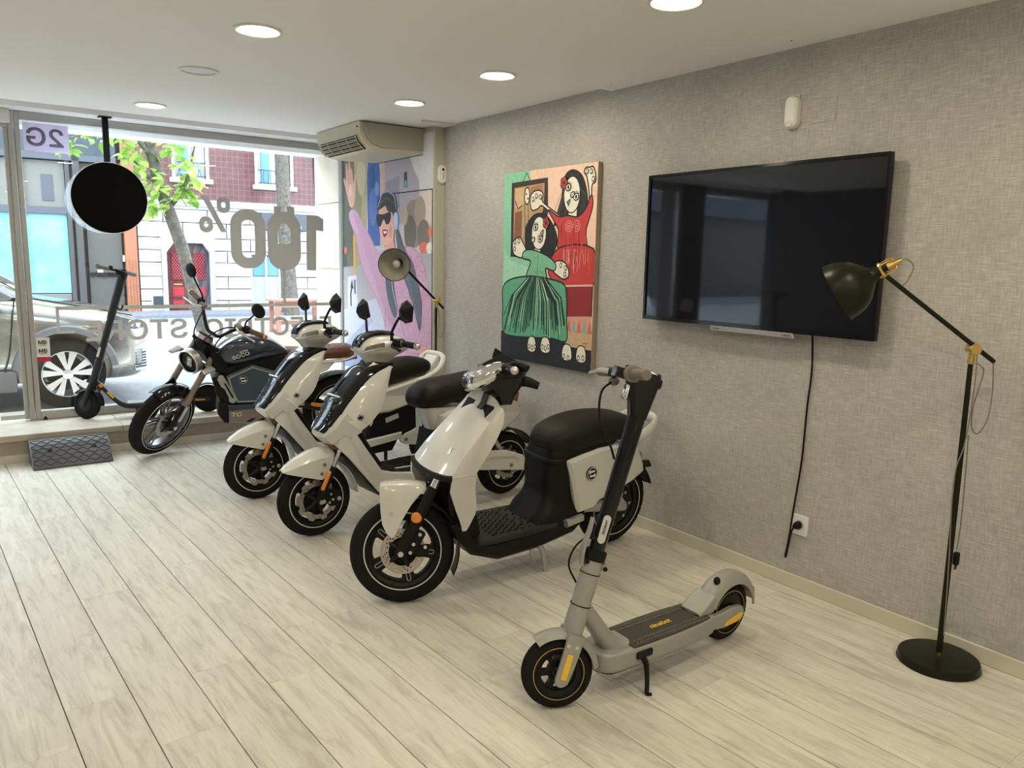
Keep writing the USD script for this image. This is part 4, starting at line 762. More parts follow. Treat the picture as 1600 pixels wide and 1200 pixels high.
    obj(t, "grab_rail", G().tube([(1.08, -0.138, 0.672), (1.16, -0.145, 0.69), (1.26, -0.142, 0.735), (1.315, -0.125, 0.80), (1.325, -0.08, 0.828), (1.325, 0.0, 0.832), (1.325, 0.08, 0.828), (1.315, 0.125, 0.80), (1.26, 0.142, 0.735), (1.16, 0.145, 0.69), (1.08, 0.138, 0.672)], [0.012, 0.017, 0.019, 0.019, 0.018, 0.018, 0.018, 0.019, 0.019, 0.017, 0.012], 12, 4), WM)
    obj(t, "tail_bracket", G().prism([(1.20, 0.69), (1.30, 0.82), (1.335, 0.82), (1.31, 0.68)], (0, 0, 0), X, Z, -0.07, 0.07, 0.006), WM)
    obj(t, "tail_light", G().loft([sec(x, h, a, b, 3) for x, h, a, b in ((1.36, 0.075, 0.535, 0.60), (1.405, 0.06, 0.545, 0.59), (1.41, 0.04, 0.555, 0.58))]), RD)
    obj(t, "side_reflector", G().rbox((1.325, -0.108, 0.655), (0.045, 0.014, 0.06), 0.008, rotm(Y, 12)), mat("brown_reflector", (0.22, 0.075, 0.03), 0.35), "small brown side reflector")
    obj(t, "rear_mudguard", G().sheet([[(1.32 + (R + 0.03) * math.cos(a), y, R + (R + 0.03) * math.sin(a)) for y in np.linspace(-0.065, 0.065, 5)] for a in np.linspace(0.45, 2.5, 16)], 0.006), BK)
    wheel(t, "rear_wheel", (1.32, 0, R), R, 0.09, 0.142, "five", None, disc=(0.095, 0.06, True))
    obj(t, "motor_hub", G().lathe([(0, -0.05), (0.05, -0.05), (0.085, -0.04), (0.09, 0.04), (0.05, 0.05), (0, 0.05)], (1.32, 0, R), Y, 30), BM)
    for s in (-1, 1):
        sw = obj(t, "swing_arm_cover", G().prism(rpoly([(0.96, 0.275), (1.0, 0.305), (1.10, 0.335), (1.25, 0.318), (1.39, 0.268), (1.425, 0.195), (1.40, 0.166), (1.0, 0.228), (0.97, 0.245)], 0.008), (0, 0, 0), X, Z, -s * 0.112 - 0.016, -s * 0.112 + 0.016, 0.007), WM)
        obj(sw, "arm_crease", G().prism([(1.03, 0.275), (1.12, 0.300), (1.30, 0.278), (1.355, 0.245), (1.32, 0.262), (1.11, 0.286)], (0, 0, 0), X, Z, -s * 0.128 - 0.004, -s * 0.128 + 0.004, 0.001), LG)
        for x, z in ((1.005, 0.265), (1.285, 0.218)): obj(sw, "arm_bolt", G().cyl((x, s * 0.126, z), (x, s * 0.134, z), 0.012, n=12), BZ)
    obj(t, "rear_shock", G().cyl((1.14, -0.085, 0.44), (1.27, -0.085, 0.26), 0.018).cyl((1.14, 0.085, 0.44), (1.27, 0.085, 0.26), 0.018), AL)
    g = G()
    for s in (-1, 1): g.tube([(0.86, s * 0.10, 0.24), (0.84, s * 0.13, 0.10), (0.80, s * 0.15, 0.012)], [0.013, 0.012, 0.014], 8, 3)
    g.cyl((0.84, -0.13, 0.10), (0.84, 0.13, 0.10), 0.009); obj(t, "centre_stand", g, BM)
    # handlebar head
    head = lofts([secz(z, a, b, h, 3) for z, a, b, h in ((0.895, 0.345, 0.43, 0.045), (0.925, 0.325, 0.455, 0.058), (0.955, 0.305, 0.49, 0.078), (0.985, 0.278, 0.545, 0.118), (1.01, 0.274, 0.56, 0.132), (1.035, 0.283, 0.55, 0.125), (1.06, 0.31, 0.52, 0.095), (1.076, 0.345, 0.48, 0.06))], 3)
    obj(t, "handlebar_head", G().loft(head).map(S), W)
    vis = lofts([[(x, y, z) for y, z in zip(np.linspace(-h, h, 9), [zz - d * abs(q) ** 2.2 for q in np.linspace(-1, 1, 9)])] for x, h, zz, d in ((0.270, 0.040, 1.014, 0.003), (0.285, 0.050, 1.046, 0.005), (0.325, 0.060, 1.079, 0.008), (0.40, 0.066, 1.092, 0.012), (0.47, 0.060, 1.084, 0.014))], 3)
    obj(t, "display_visor", G().sheet(vis, 0.010).map(S), BG)
    for s in (-1, 1):
        obj(t, "turn_signal", G().hull([(0.283, s * 0.045, 0.992), (0.285, s * 0.045, 1.004), (0.30, s * 0.118, 1.0), (0.302, s * 0.120, 1.022), (0.37, s * 0.134, 1.018), (0.37, s * 0.134, 1.036)], 0.006).map(S), mat(f"signal_lens_{s + 1}", (0.30, 0.29, 0.25), 0.12, 0.8), "smoked turn signal with a chrome edge")
        obj(t, "signal_trim", G().tube([(0.272, s * 0.02, 0.988), (0.284, s * 0.07, 0.988), (0.295, s * 0.125, 0.998), (0.36, s * 0.142, 1.012)], 0.0045, 6, 3).map(S), SV)
        obj(t, "bar_tube", G().tube([(0.45, s * 0.10, 1.03), (0.455, s * 0.18, 1.035), (0.475, s * 0.31, 1.026)], 0.011, 10, 3).map(S), BM)
        obj(t, "switch_block", G().rbox((0.445, s * 0.165, 1.035), (0.06, 0.055, 0.048), 0.014).map(S), BK)
        gr_ = obj(t, "grip", G().tube([(0.455, s * 0.195, 1.034), (0.476, s * 0.312, 1.026)], 0.0175, 16).map(S), BK)
        for q in (0.197, 0.308): obj(gr_, "grip_ring", G().tube([(0.455 + (q - 0.2) * 0.19, s * q, 1.034 - (q - 0.2) * 0.07), (0.456 + (q - 0.2) * 0.19, s * (q + 0.006), 1.034 - (q - 0.2) * 0.07)], 0.0195, 16).map(S), AL)
        obj(t, "bar_end", G().lathe([(0, 0.016), (0.008, 0.016), (0.013, 0.010), (0.012, 0.004), (0.015, 0.0)], (0.477, s * 0.318, 1.0255), A_(0.15, s, 0), 16).map(S), AL)
        obj(t, "brake_lever", G().tube([(0.42, s * 0.145, 1.03), (0.395, s * 0.185, 1.022), (0.39, s * 0.25, 1.012), (0.395, s * 0.275, 1.005)], [0.011, 0.009, 0.007, 0.009], 8, 4).map(S), BM)
        st_ = obj(t, "mirror_stem", G().tube([(0.41, s * 0.155, 1.05), (0.408, s * 0.158, 1.095), (0.42, s * 0.19, 1.15), (0.425, s * 0.215, 1.175)], [0.011, 0.0075, 0.007, 0.008], 8, 4).map(S), BK)
        P_ = [(-0.07, -0.035), (-0.035, 0.045), (0.02, 0.062), (0.085, 0.03), (0.07, -0.045), (0.0, -0.055)]
        c = A_(0.43, s * 0.255, 1.205); g = G().hull([c + A_(0.012, s * a, b) for a, b in P_] + [c + A_(-0.028, s * 0.012, 0.012), c + A_(-0.024, s * 0.03, -0.012)], 0.004)
        mr = obj(t, "mirror", g.map(S), BK, smooth=12)
        obj(mr, "mirror_glass", G().prism([(a * 0.88 * s, b * 0.88) for a, b in P_], c + A_(0.0165, 0, 0), Y, Z, 0.0, 0.002).map(S), CH)
    return t
ss = slim_scooter()
copy(ss, "slim_scooter", "white faceted electric scooter farther from the camera, standing beside the dark motorcycle", (1.49, 4.72, 0), 4.0)

# ------------------------------------------------------------------ the dark motorcycle
GM = mat("gunmetal", (0.20, 0.20, 0.21), 0.30, 0.85)
def motorcycle():
    t = thing("motorcycle", "dark blue electric motorcycle with brown seat and round headlight, parked by the window step", "motorcycle", (1.235, 6.12, 0), -11.0, 5.0)
    R = 0.285; S = steering(47, (0.03, 0, R), (0.37, 0, 0.645)); ax = A_(0, 0, R)
    wheel(t, "front_wheel", ax, R, 0.10, 0.218, "thin", S, stripe=AL, disc=(0.11, 0.075, False), rimmat=GM, tread=2)
    top = A_(0.335, 0, 0.87); U = unit(top - ax)
    for s in (-1, 1):
        d = A_(0, s * 0.098, 0)
        obj(t, "fork_tube", G().cyl(ax + d + U * 0.20, top + d, 0.0235).map(S), BZ)
        obj(t, "fork_collar", G().tube([ax + d + U * 0.175, ax + d + U * 0.20, ax + d + U * 0.255, ax + d + U * 0.262], [0.022, 0.028, 0.028, 0.024], 16).map(S), BZ)
        obj(t, "fork_slider", G().tube([ax + d - U * 0.03, ax + d, ax + d + U * 0.17], [0.018, 0.024, 0.024], 14).map(S), BM)
        obj(t, "fork_guard", G().rbox(ax + d * 1.27 + U * 0.12, (0.03, 0.008, 0.13), 0.003, rotm(Y, math.degrees(math.atan2(U[0], U[2])))).map(S), SV)
        obj(t, "axle_nut", G().cyl(ax + d, ax + d * 1.32, 0.016, n=6).map(S), AL)
    obj(t, "brake_caliper", G().rbox(ax + A_(0.085, -0.07, 0.05), (0.07, 0.035, 0.10), 0.012, rotm(Y, 25)).map(S), BK)
    obj(t, "front_mudguard", G().sheet([[((R + 0.020 - 7.0 * y * y) * math.cos(a), y, R + (R + 0.020 - 7.0 * y * y) * math.sin(a)) for y in np.linspace(-0.068, 0.068, 9)] for a in np.linspace(0.80, 1.95, 16)], 0.006).map(S), BG)
    for s in (-1, 1): obj(t, "mudguard_bracket", G().prism([(0.04, 0.55), (0.12, 0.58), (0.17, 0.50), (0.12, 0.46)], (0, 0, 0), X, Z, -s * 0.072 - 0.004, -s * 0.072 + 0.004, 0.001).map(S), BG)
    for x, z in ((-0.07, 0.575), (-0.04, 0.583)): obj(t, "mudguard_bolt", G().ball((x, -0.058, z), 0.007, n=1).map(S), AL)
    # headlight
    hd = unit(A_(-0.97, 0, -0.12)); hu = unit(np.cross(hd, Y)); hu = hu if hu[2] > 0 else -hu; hc = A_(0.185, 0, 0.745)
    lamp_ = obj(t, "headlight", G().lathe([(0, -0.07), (0.05, -0.065), (0.078, -0.035), (0.086, 0.0), (0.086, 0.02), (0.08, 0.02), (0.078, 0.008), (0, 0.004)], hc, hd, 48).map(S), BK)
    obj(lamp_, "headlight_ring", G().lathe([(0.086, -0.035), (0.093, -0.03), (0.094, 0.02), (0.088, 0.028), (0.081, 0.024), (0.081, 0.012)], hc, hd, 56).map(S), AL)
    for e in (-0.021, 0.021):
        f = sg.Polygon(rrect(0.042, 0.036, 0.008)).difference(sg.Polygon(rrect(0.030, 0.024, 0.005)))
        obj(lamp_, "light_frame", G().ext(f, hc + hd * 0.006 + hu * e, Y, hu, -0.008, 0.006).map(S), EMB)
        obj(lamp_, "light_bowl", G().rbox(hc + hd * 0.008 + hu * e, (0.01, 0.026, 0.02), 0.004).map(S), CH)
    obj(lamp_, "headlight_glass", G().lathe([(0, 0.022), (0.04, 0.0215), (0.081, 0.017), (0.081, 0.014), (0, 0.018)], hc, hd, 40).map(S), glassy("clear_cover", (0.92, 0.94, 0.95), 1.2))
    for s in (-1, 1): obj(t, "turn_signal", G().tube([hc + A_(0.05, s * 0.09, 0), hc + A_(0.04, s * 0.14, 0.0)], 0.006, 8).hull([hc + A_(0.05, s * 0.14, 0.012), hc + A_(-0.03, s * 0.155, 0.006), hc + A_(0.05, s * 0.18, 0.01), hc + A_(-0.03, s * 0.175, 0.002)], 0.012).map(S), SV)
    obj(t, "fork_yoke", G().rbox(ax + U * 0.50, (0.07, 0.24, 0.03), 0.01, rotm(Y, 28)).rbox(ax + U * 0.655, (0.08, 0.24, 0.028), 0.01, rotm(Y, 28)).map(S), BM)
    obj(t, "instrument", G().lathe([(0, 0.03), (0.052, 0.03), (0.058, 0.024), (0.058, 0.0), (0.05, -0.012), (0, -0.014)], (0.285, 0, 0.915), unit(A_(0.55, 0, 0.83)), 36).map(S), BK)
    obj(t, "instrument_ring", G().lathe([(0.058, 0.02), (0.064, 0.018), (0.064, -0.012), (0.058, -0.014)], (0.285, 0, 0.915), unit(A_(0.55, 0, 0.83)), 40).map(S), AL)
    obj(t, "cowl", G().hull([(0.25, -0.05, 0.84), (0.25, 0.05, 0.84), (0.33, -0.07, 0.86), (0.33, 0.07, 0.86), (0.27, 0.04, 0.885), (0.27, -0.04, 0.885), (0.33, -0.05, 0.70), (0.33, 0.05, 0.70)], 0.008).map(S), BK)
    for s in (-1, 1):
        obj(t, "handlebar", G().tube([(0.365, 0, 0.93), (0.37, s * 0.06, 0.935), (0.395, s * 0.14, 1.02), (0.43, s * 0.20, 1.055), (0.48, s * 0.36, 1.065)], 0.0125, 10, 5).map(S), BM)
        obj(t, "grip", G().tube([(0.455, s * 0.25, 1.062), (0.48, s * 0.36, 1.066)], [0.0185, 0.0195], 16).map(S), BR, "brown leather grip")
        obj(t, "bar_end", G().cyl((0.48, s * 0.36, 1.066), (0.484, s * 0.378, 1.067), 0.018, n=16).map(S), BS)
        obj(t, "switch_block", G().rbox((0.447, s * 0.225, 1.06), (0.045, 0.05, 0.05), 0.012).map(S), BK)
        obj(t, "brake_cylinder", G().rbox((0.415, s * 0.175, 1.065), (0.035, 0.06, 0.035), 0.008).map(S), BZ)
        obj(t, "brake_lever", G().tube([(0.40, s * 0.17, 1.06), (0.385, s * 0.22, 1.052), (0.395, s * 0.30, 1.045), (0.40, s * 0.34, 1.042), (0.398, s * 0.352, 1.040)], [0.009, 0.007, 0.0065, 0.006, 0.010], 8, 4).map(S), AL)
        obj(t, "mirror_stem", G().tube([(0.44, s * 0.21, 1.08), (0.435, s * 0.22, 1.13), (0.42, s * 0.27, 1.20), (0.41, s * 0.30, 1.245)], 0.006, 8, 4).map(S), BM)
        mr = obj(t, "mirror", G().lathe([(0, -0.018), (0.035, -0.016), (0.052, -0.006), (0.055, 0.004), (0.05, 0.008), (0, 0.007)], (0.405, s * 0.325, 1.285), unit(A_(1, -0.15 * s, 0.05)), 36).map(S), BK, "round black mirror")
        obj(mr, "mirror_glass", G().lathe([(0, 0.0085), (0.048, 0.0085), (0.048, 0.006), (0, 0.006)], (0.405, s * 0.325, 1.285), unit(A_(1, -0.15 * s, 0.05)), 30).map(S), CH)
    for p in ([(0.41, -0.17, 1.06), (0.33, -0.12, 1.05), (0.25, -0.06, 0.97), (0.22, -0.02, 0.86)], [(0.41, 0.17, 1.06), (0.33, 0.10, 1.06), (0.24, 0.06, 0.96), (0.24, 0.02, 0.80)], [(0.42, -0.15, 1.04), (0.30, -0.13, 0.98), (0.29, -0.09, 0.85), (0.2, -0.10, 0.6), (0.09, -0.085, 0.36)]):
        obj(t, "control_cable", G().tube(p, 0.0045, 6, 6).map(S), BK)
    # tank, frame, seat
    tank = lofts([sec(x, h, a, b, 3.0, 28) for x, h, a, b in ((0.375, 0.05, 0.735, 0.785), (0.41, 0.09, 0.705, 0.825), (0.48, 0.125, 0.685, 0.875), (0.58, 0.142, 0.690, 0.915), (0.70, 0.140, 0.725, 0.908), (0.80, 0.125, 0.745, 0.872), (0.87, 0.10, 0.755, 0.825), (0.90, 0.07, 0.765, 0.80))], 4)
    tk = obj(t, "tank", G().loft(tank), NV, smooth=55)
    e1, e2 = unit(A_(0.93, 0.02, 0.30)), unit(A_(-0.30, 0.42, 0.86))
    obj(tk, "tank_lettering", G().text("SOCO", 0.026, (0.555, -0.1435, 0.775), e1, e2, 0.006, True, wide=1.25), LG, smooth=False)
    obj(tk, "tank_lettering", G().text("SUPER", 0.011, (0.575, -0.143, 0.808), e1, e2, 0.006, True, wide=1.2), LG, smooth=False)
    obj(tk, "tank_crease", G().tube([(0.50, -0.138, 0.74), (0.60, -0.147, 0.765), (0.72, -0.142, 0.80), (0.84, -0.115, 0.812)], 0.004, 6, 5), BG)
    obj(t, "frame", G().prism([(0.33, 0.84), (0.40, 0.80), (0.47, 0.68), (0.63, 0.73), (0.90, 0.77), (1.10, 0.745), (1.10, 0.70), (0.93, 0.69), (0.86, 0.60), (0.84, 0.45), (0.76, 0.38), (0.50, 0.40), (0.44, 0.62), (0.36, 0.66)], (0, 0, 0), X, Z, -0.115, 0.115, 0.015), BK)
    hx = [(0.445, 0.617), (0.633, 0.702), (0.80, 0.645), (0.835, 0.595), (0.838, 0.515), (0.725, 0.405), (0.515, 0.408), (0.475, 0.50)]
    def inset(P, d): return np.asarray(sg.Polygon(P).buffer(-d, join_style=2).exterior.coords)[:-1]
    for s in (-1, 1):
        bc = obj(t, "battery_cover", G().prism(rpoly(hx, 0.012), (0, 0, 0), X, Z, -s * 0.115 - 0.03, -s * 0.115 + 0.03, 0.008), NVM)
        bd = sg.Polygon(rpoly(inset(hx, 0.012), 0.01)).difference(sg.Polygon(rpoly(inset(hx, 0.022), 0.01)))
        obj(bc, "cover_border", G().ext(bd, (0, 0, 0), X, Z, -s * 0.146 - 0.003, -s * 0.146 + 0.003), SV)
        maker_badge(bc, (0.565, s * 0.1455, 0.595), A_(-s, 0, 0), Z, 0.032)
        obj(t, "navy_band", G().prism([(0.455, 0.40), (0.73, 0.40), (0.80, 0.45), (0.79, 0.405), (0.725, 0.365), (0.47, 0.352)], (0, 0, 0), X, Z, -s * 0.115 - 0.028, -s * 0.115 + 0.028, 0.006), NV)
        lp = obj(t, "lower_panel", G().prism([(0.46, 0.362), (0.72, 0.372), (0.80, 0.425), (0.845, 0.46), (0.85, 0.36), (0.79, 0.285), (0.64, 0.238), (0.455, 0.262)], (0, 0, 0), X, Z, -s * 0.105 - 0.03, -s * 0.105 + 0.03, 0.01), BZ)
        for x in (0.58, 0.66): obj(lp, "vent", G().prism([(x, 0.262), (x + 0.045, 0.285), (x + 0.075, 0.285), (x + 0.035, 0.258)], (0, 0, 0), X, Z, -s * 0.134 - 0.003, -s * 0.134 + 0.003), BM)
        if s < 0: obj(lp, "lettering", G().text("TC", 0.030, (0.515, -0.1345, 0.322), X, unit(A_(0.18, 0, 1)), 0.003, True, wide=1.35), EMB, smooth=False)
    obj(t, "front_module", G().hull([(0.36, -0.10, 0.60), (0.36, 0.10, 0.60), (0.44, -0.125, 0.62), (0.44, 0.125, 0.62), (0.47, -0.13, 0.42), (0.47, 0.13, 0.42), (0.395, -0.09, 0.46), (0.395, 0.09, 0.46)], 0.01).hull([(0.40, -0.11, 0.42), (0.40, 0.11, 0.42), (0.39, -0.12, 0.33), (0.39, 0.12, 0.33), (0.455, -0.125, 0.41), (0.455, 0.125, 0.41), (0.455, -0.125, 0.262), (0.455, 0.125, 0.262), (0.43, -0.12, 0.268), (0.43, 0.12, 0.268)], 0.006), BK, smooth=15)
    brk = [(0.385, 0.60), (0.40, 0.632), (0.425, 0.632), (0.445, 0.595), (0.515, 0.46), (0.512, 0.425), (0.49, 0.412), (0.463, 0.43), (0.462, 0.462), (0.435, 0.525), (0.41, 0.545)]
    for s in (-1, 1):
        b_ = obj(t, "silver_bracket", G().prism(rpoly(brk, 0.008), (0, 0, 0), X, Z, -s * 0.142 - 0.012, -s * 0.142 + 0.012, 0.004), SV)
        obj(b_, "bracket_slot", G().prism([(0.428, 0.575), (0.442, 0.57), (0.498, 0.462), (0.485, 0.455)], (0, 0, 0), X, Z, -s * 0.153 - 0.003, -s * 0.153 + 0.003, 0), BK)
    seat = lofts([sec(x, h, a, b, 3, 26) for x, h, a, b in ((0.885, 0.075, 0.745, 0.795), (0.93, 0.11, 0.735, 0.80), (1.02, 0.125, 0.722, 0.792), (1.12, 0.13, 0.715, 0.795), (1.25, 0.13, 0.71, 0.81), (1.36, 0.12, 0.715, 0.815), (1.41, 0.095, 0.73, 0.805), (1.425, 0.05, 0.75, 0.785))], 4)
    st_ = obj(t, "seat", G().loft(seat), BR, "brown leather seat with cross stitching", smooth=60)
    g = G()
    for x in np.arange(1.08, 1.38, 0.045): g.tube([(x, -0.132, 0.745), (x + 0.01, -0.125, 0.79), (x + 0.015, -0.05, 0.812 - 0.012 * (x < 1.2)), (x + 0.015, 0.05, 0.812 - 0.012 * (x < 1.2)), (x + 0.01, 0.125, 0.79)], 0.0035, 5, 3)
    obj(st_, "seat_stitching", g, BR)
    obj(t, "subframe", G().tube([(0.88, -0.10, 0.70), (1.15, -0.12, 0.70), (1.38, -0.12, 0.72)], 0.014, 8, 3).tube([(0.88, 0.10, 0.70), (1.15, 0.12, 0.70), (1.38, 0.12, 0.72)], 0.014, 8, 3), WM)
    for s in (-1, 1): obj(t, "side_plate", G().prism([(1.06, 0.69), (1.26, 0.70), (1.20, 0.63), (1.08, 0.58)], (0, 0, 0), X, Z, -s * 0.11 - 0.008, -s * 0.11 + 0.008, 0.003), WM)
    obj(t, "grab_rail", G().tube([(1.22, -0.125, 0.70), (1.36, -0.13, 0.72), (1.44, -0.11, 0.765), (1.462, -0.06, 0.785), (1.465, 0, 0.79), (1.462, 0.06, 0.785), (1.44, 0.11, 0.765), (1.36, 0.13, 0.72), (1.22, 0.125, 0.70)], 0.011, 10, 4), AL)
    wheel(t, "rear_wheel", (1.31, 0, R), R, 0.115, 0.212, "thin", None, stripe=BZ, disc=(0.10, 0.07, False), tread=2)
    obj(t, "motor_hub", G().lathe([(0, -0.06), (0.09, -0.06), (0.125, -0.045), (0.13, 0), (0.125, 0.045), (0.09, 0.06), (0, 0.06)], (1.31, 0, R), Y, 40), BM)
    obj(t, "rear_mudguard", G().sheet([[(1.31 + (R + 0.022) * math.cos(a), y, R + (R + 0.022 - 0.05 * abs(y)) * math.sin(a)) for y in np.linspace(-0.07, 0.07, 7)] for a in np.linspace(0.6, 2.5, 18)], 0.006), BK)
    g = G()
    for s in (-1, 1): g.tube([(0.82, s * 0.10, 0.38), (1.0, s * 0.098, 0.36), (1.16, s * 0.095, 0.32), (1.32, s * 0.088, 0.285)], [0.03, 0.026, 0.024, 0.022], 10, 4)
    obj(t, "swing_arm", g, BK)
    for s in (-1, 1): obj(t, "foot_peg", G().tube([(0.90, s * 0.12, 0.37), (0.93, s * 0.17, 0.375), (0.94, s * 0.22, 0.375)], 0.013, 8).rbox((0.97, s * 0.125, 0.42), (0.10, 0.012, 0.12), 0.005), AL)
    obj(t, "chain_guard_strip", G().rbox((1.12, -0.115, 0.355), (0.10, 0.008, 0.03), 0.004, rotm(Y, 10)), AM, "amber strip on the swing arm")
    obj(t, "rear_shock", G().cyl((0.98, -0.07, 0.66), (1.08, -0.07, 0.40), 0.022).cyl((0.98, 0.07, 0.66), (1.08, 0.07, 0.40), 0.022), BK)
    obj(t, "tail_light", G().loft([sec(x, h, a, b, 3) for x, h, a, b in ((1.40, 0.05, 0.69, 0.73), (1.45, 0.045, 0.695, 0.725))]), RD)
    obj(t, "side_stand", G().tube([(0.80, -0.11, 0.26), (0.84, -0.16, 0.13), (0.86, -0.19, 0.02), (0.875, -0.195, -0.01)], [0.014, 0.012, 0.012, 0.016], 8, 3), BM)
    return t
motorcycle()

# ------------------------------------------------------------------ the grey kick scooter in front
YD = mat("dull_yellow", (0.48, 0.30, 0.06), 0.5)
def kick_scooter():
    t = thing("kick_scooter", "grey electric kick scooter standing in the very foreground, black stem and yellow reflectors", "kick scooter", (1.588, 1.885, 0), 0.0, 1.5)
    R = 0.124; ax = A_(0, 0, R); D = unit(A_(0.207, 0, 0.623)); S = steering(-26, (0.014, 0, R), D); P = lambda h, f=0.0, y=0.0: A_(0.014, 0, R) + D * h + A_(-0.949 * f, y, 0.316 * f)
    wheel(t, "front_wheel", ax, R, 0.062, 0.082, "six", S, stripe=YD, sw=0.45, tread=1)
    obj(t, "fork", G().loft(lofts([[P(h, f + x, y) for x, y in rrect(w, d, min(w, d) * 0.42, 5)] for h, f, w, d in ((0.115, 0.0, 0.052, 0.075), (0.14, 0.0, 0.056, 0.088), (0.19, 0.0, 0.062, 0.080), (0.235, 0.0, 0.062, 0.066))], 3)).map(S), KG)
    for s in (-1, 1):
        f_ = obj(t, "fork_leg", G().loft(lofts([[P(h, f + x, s * (0.046 + y)) for x, y in rrect(w, 0.020, 0.008, 3)] for h, f, w in ((-0.040, 0.006, 0.010), (-0.037, 0.006, 0.028), (-0.028, 0.004, 0.043), (-0.012, 0.003, 0.051), (0.03, 0.0, 0.054), (0.09, -0.002, 0.058), (0.14, -0.002, 0.06))], 3)).map(S), KG)
        obj(f_, "reflector", G().hull([P(h, f, s * 0.0565) for h in (-0.010, 0.072) for f in (-0.006, 0.010)], 0.003).map(S), YL, "yellow reflector strip on the fork")
        for f in (-0.012, 0.018): obj(f_, "fork_bolt", G().cyl(P(0.103, f, s * 0.055), P(0.103, f, s * 0.058), 0.0065, n=14).map(S), LG)
    def arc(a0, a1, r, w, n=16, c=ax, dr=0.02):
        return [[(c[0] + (r - dr * abs(y / w) ** 3) * math.cos(a), y, c[2] + (r - dr * abs(y / w) ** 3) * math.sin(a)) for y in np.linspace(-w, w, 13)] for a in np.linspace(a0, a1, n)]
    obj(t, "front_mudguard", G().sheet(arc(0.05, 2.15, R + 0.022, 0.038, 26, ax, 0.024), 0.005).map(S), KG)
    obj(t, "steering_tube", G().tube([P(0.225), P(0.30), P(0.35), P(0.395)], [0.033, 0.035, 0.034, 0.033], 28, 3).map(S), KG)
    for h in (0.232, 0.345): obj(t, "tube_seam", G().tube([P(h), P(h + 0.003)], 0.0362, 28).map(S), BM)
    obj(t, "clamp_collar", G().tube([P(0.392), P(0.395), P(0.425), P(0.428)], [0.035, 0.038, 0.038, 0.035], 24).map(S), BK)
    obj(t, "latch_lever", G().loft(lofts([[P(h, f + x, y) for x, y in rrect(0.012, w, 0.005, 3)] for h, f, w in ((0.365, 0.038, 0.034), (0.40, 0.046, 0.036), (0.44, 0.048, 0.034), (0.49, 0.045, 0.030), (0.53, 0.047, 0.020))], 3)).map(S), KG)
    for h, s in ((0.385, -1), (0.47, -1), (0.375, 1)): obj(t, "latch_bolt", G().cyl(P(h, 0.03 if s < 0 else -0.04, -0.018), P(h, 0.03 if s < 0 else -0.04, -0.027), 0.0075, n=16).map(S), BM)
    obj(t, "latch_ear", G().tube([P(0.378, -0.04, -0.022), P(0.378, -0.04, 0.022)], 0.013, 16).map(S), KG)
    stem = obj(t, "stem", G().tube([P(0.42), P(0.60), P(0.80), P(1.0)], [0.0275, 0.028, 0.030, 0.033], 24, 2).map(S), BG)
    ov = sg.LineString([(-0.036, 0), (0.036, 0)]).buffer(0.0135)
    cpl = (P(0.505, 0.006, -0.0275)); un = unit(D); vn = unit(np.cross(-Y, un))
    bw = obj(stem, "badge", G().ext(ov, cpl, un, vn, 0.0, 0.003).map(S), LG, "pale oval badge with small lettering")
    obj(stem, "badge_lettering", G().text("SEGWAY", 0.0085, cpl + un * 0.008 - Y * 0.003, un, vn, 0.0008, True).map(S), BM, smooth=False)
    obj(stem, "stem_lettering", G().text("ninebot", 0.02, P(0.80, 0.0, -0.0302), un, vn, 0.0008, True).map(S), BK, smooth=False)
    obj(t, "stem_head", G().loft(lofts([[P(h, f + x, y) for x, y in rrect(w, d, 0.018, 4)] for h, f, w, d in ((0.90, 0.0, 0.060, 0.058), (0.95, 0.006, 0.080, 0.062), (1.0, 0.014, 0.104, 0.064), (1.045, 0.022, 0.125, 0.064), (1.062, 0.026, 0.122, 0.06))], 3)).map(S), BG)
    obj(t, "dashboard", G().loft(lofts([[P(1.03 + e, f, y) for y, e in rrect(w, 0.035, 0.014, 4)] for f, w in ((-0.045, 0.05), (-0.03, 0.062), (0.04, 0.066), (0.10, 0.062), (0.125, 0.05))], 2)).map(S), BG)
    obj(t, "headlamp", G().hull([P(h, 0.062, y) for h in (0.955, 0.995) for y in (-0.01, 0.01)], 0.009).map(S), CH)
    obj(t, "handlebar", G().tube([P(1.03, 0.098, -0.21), P(1.03, 0.098, 0.21)], 0.011, 12).map(S), BM)
    for s in (-1, 1):
        gp_ = obj(t, "grip", G().tube([P(1.03, 0.098, s * 0.125), P(1.03, 0.098, s * 0.232), P(1.03, 0.098, s * 0.236)], [0.0175, 0.0185, 0.016], 20).map(S), TAUPE, "taupe rubber grip")
        if s < 0: obj(gp_, "throttle_ring", G().tube([P(1.03, 0.098, s * q) for q in (0.100, 0.103, 0.122, 0.126)], [0.022, 0.029, 0.029, 0.022], 24).map(S), TAUPE)
        obj(t, "bar_clamp", G().tube([P(1.03, 0.098, s * 0.066), P(1.03, 0.098, s * 0.098)], 0.017, 14).map(S), BK)
    obj(t, "brake_lever", G().tube([P(1.03, 0.105, 0.10), P(1.025, 0.135, 0.12), P(1.015, 0.14, 0.17), P(1.01, 0.138, 0.215)], [0.011, 0.009, 0.007, 0.008], 8, 4).map(S), SV)
    obj(t, "bell", G().ball(P(1.0, 0.085, 0.09), 0.02, (1, 1, 0.8)).map(S), TAUPE)
    obj(t, "brake_cable", G().tube([P(1.0, 0.09, 0.085), P(0.95, 0.13, 0.05), P(0.86, 0.115, 0.03), P(0.78, 0.05, 0.028), P(0.74, 0.026, 0.02)], 0.0042, 8, 6).map(S), BK)
    obj(t, "brake_cable", G().tube([P(0.47, 0.035, 0.02), P(0.41, 0.072, 0.02), P(0.35, 0.075, 0.015), P(0.30, 0.034, 0.01)], 0.0035, 8, 5).map(S), BK)
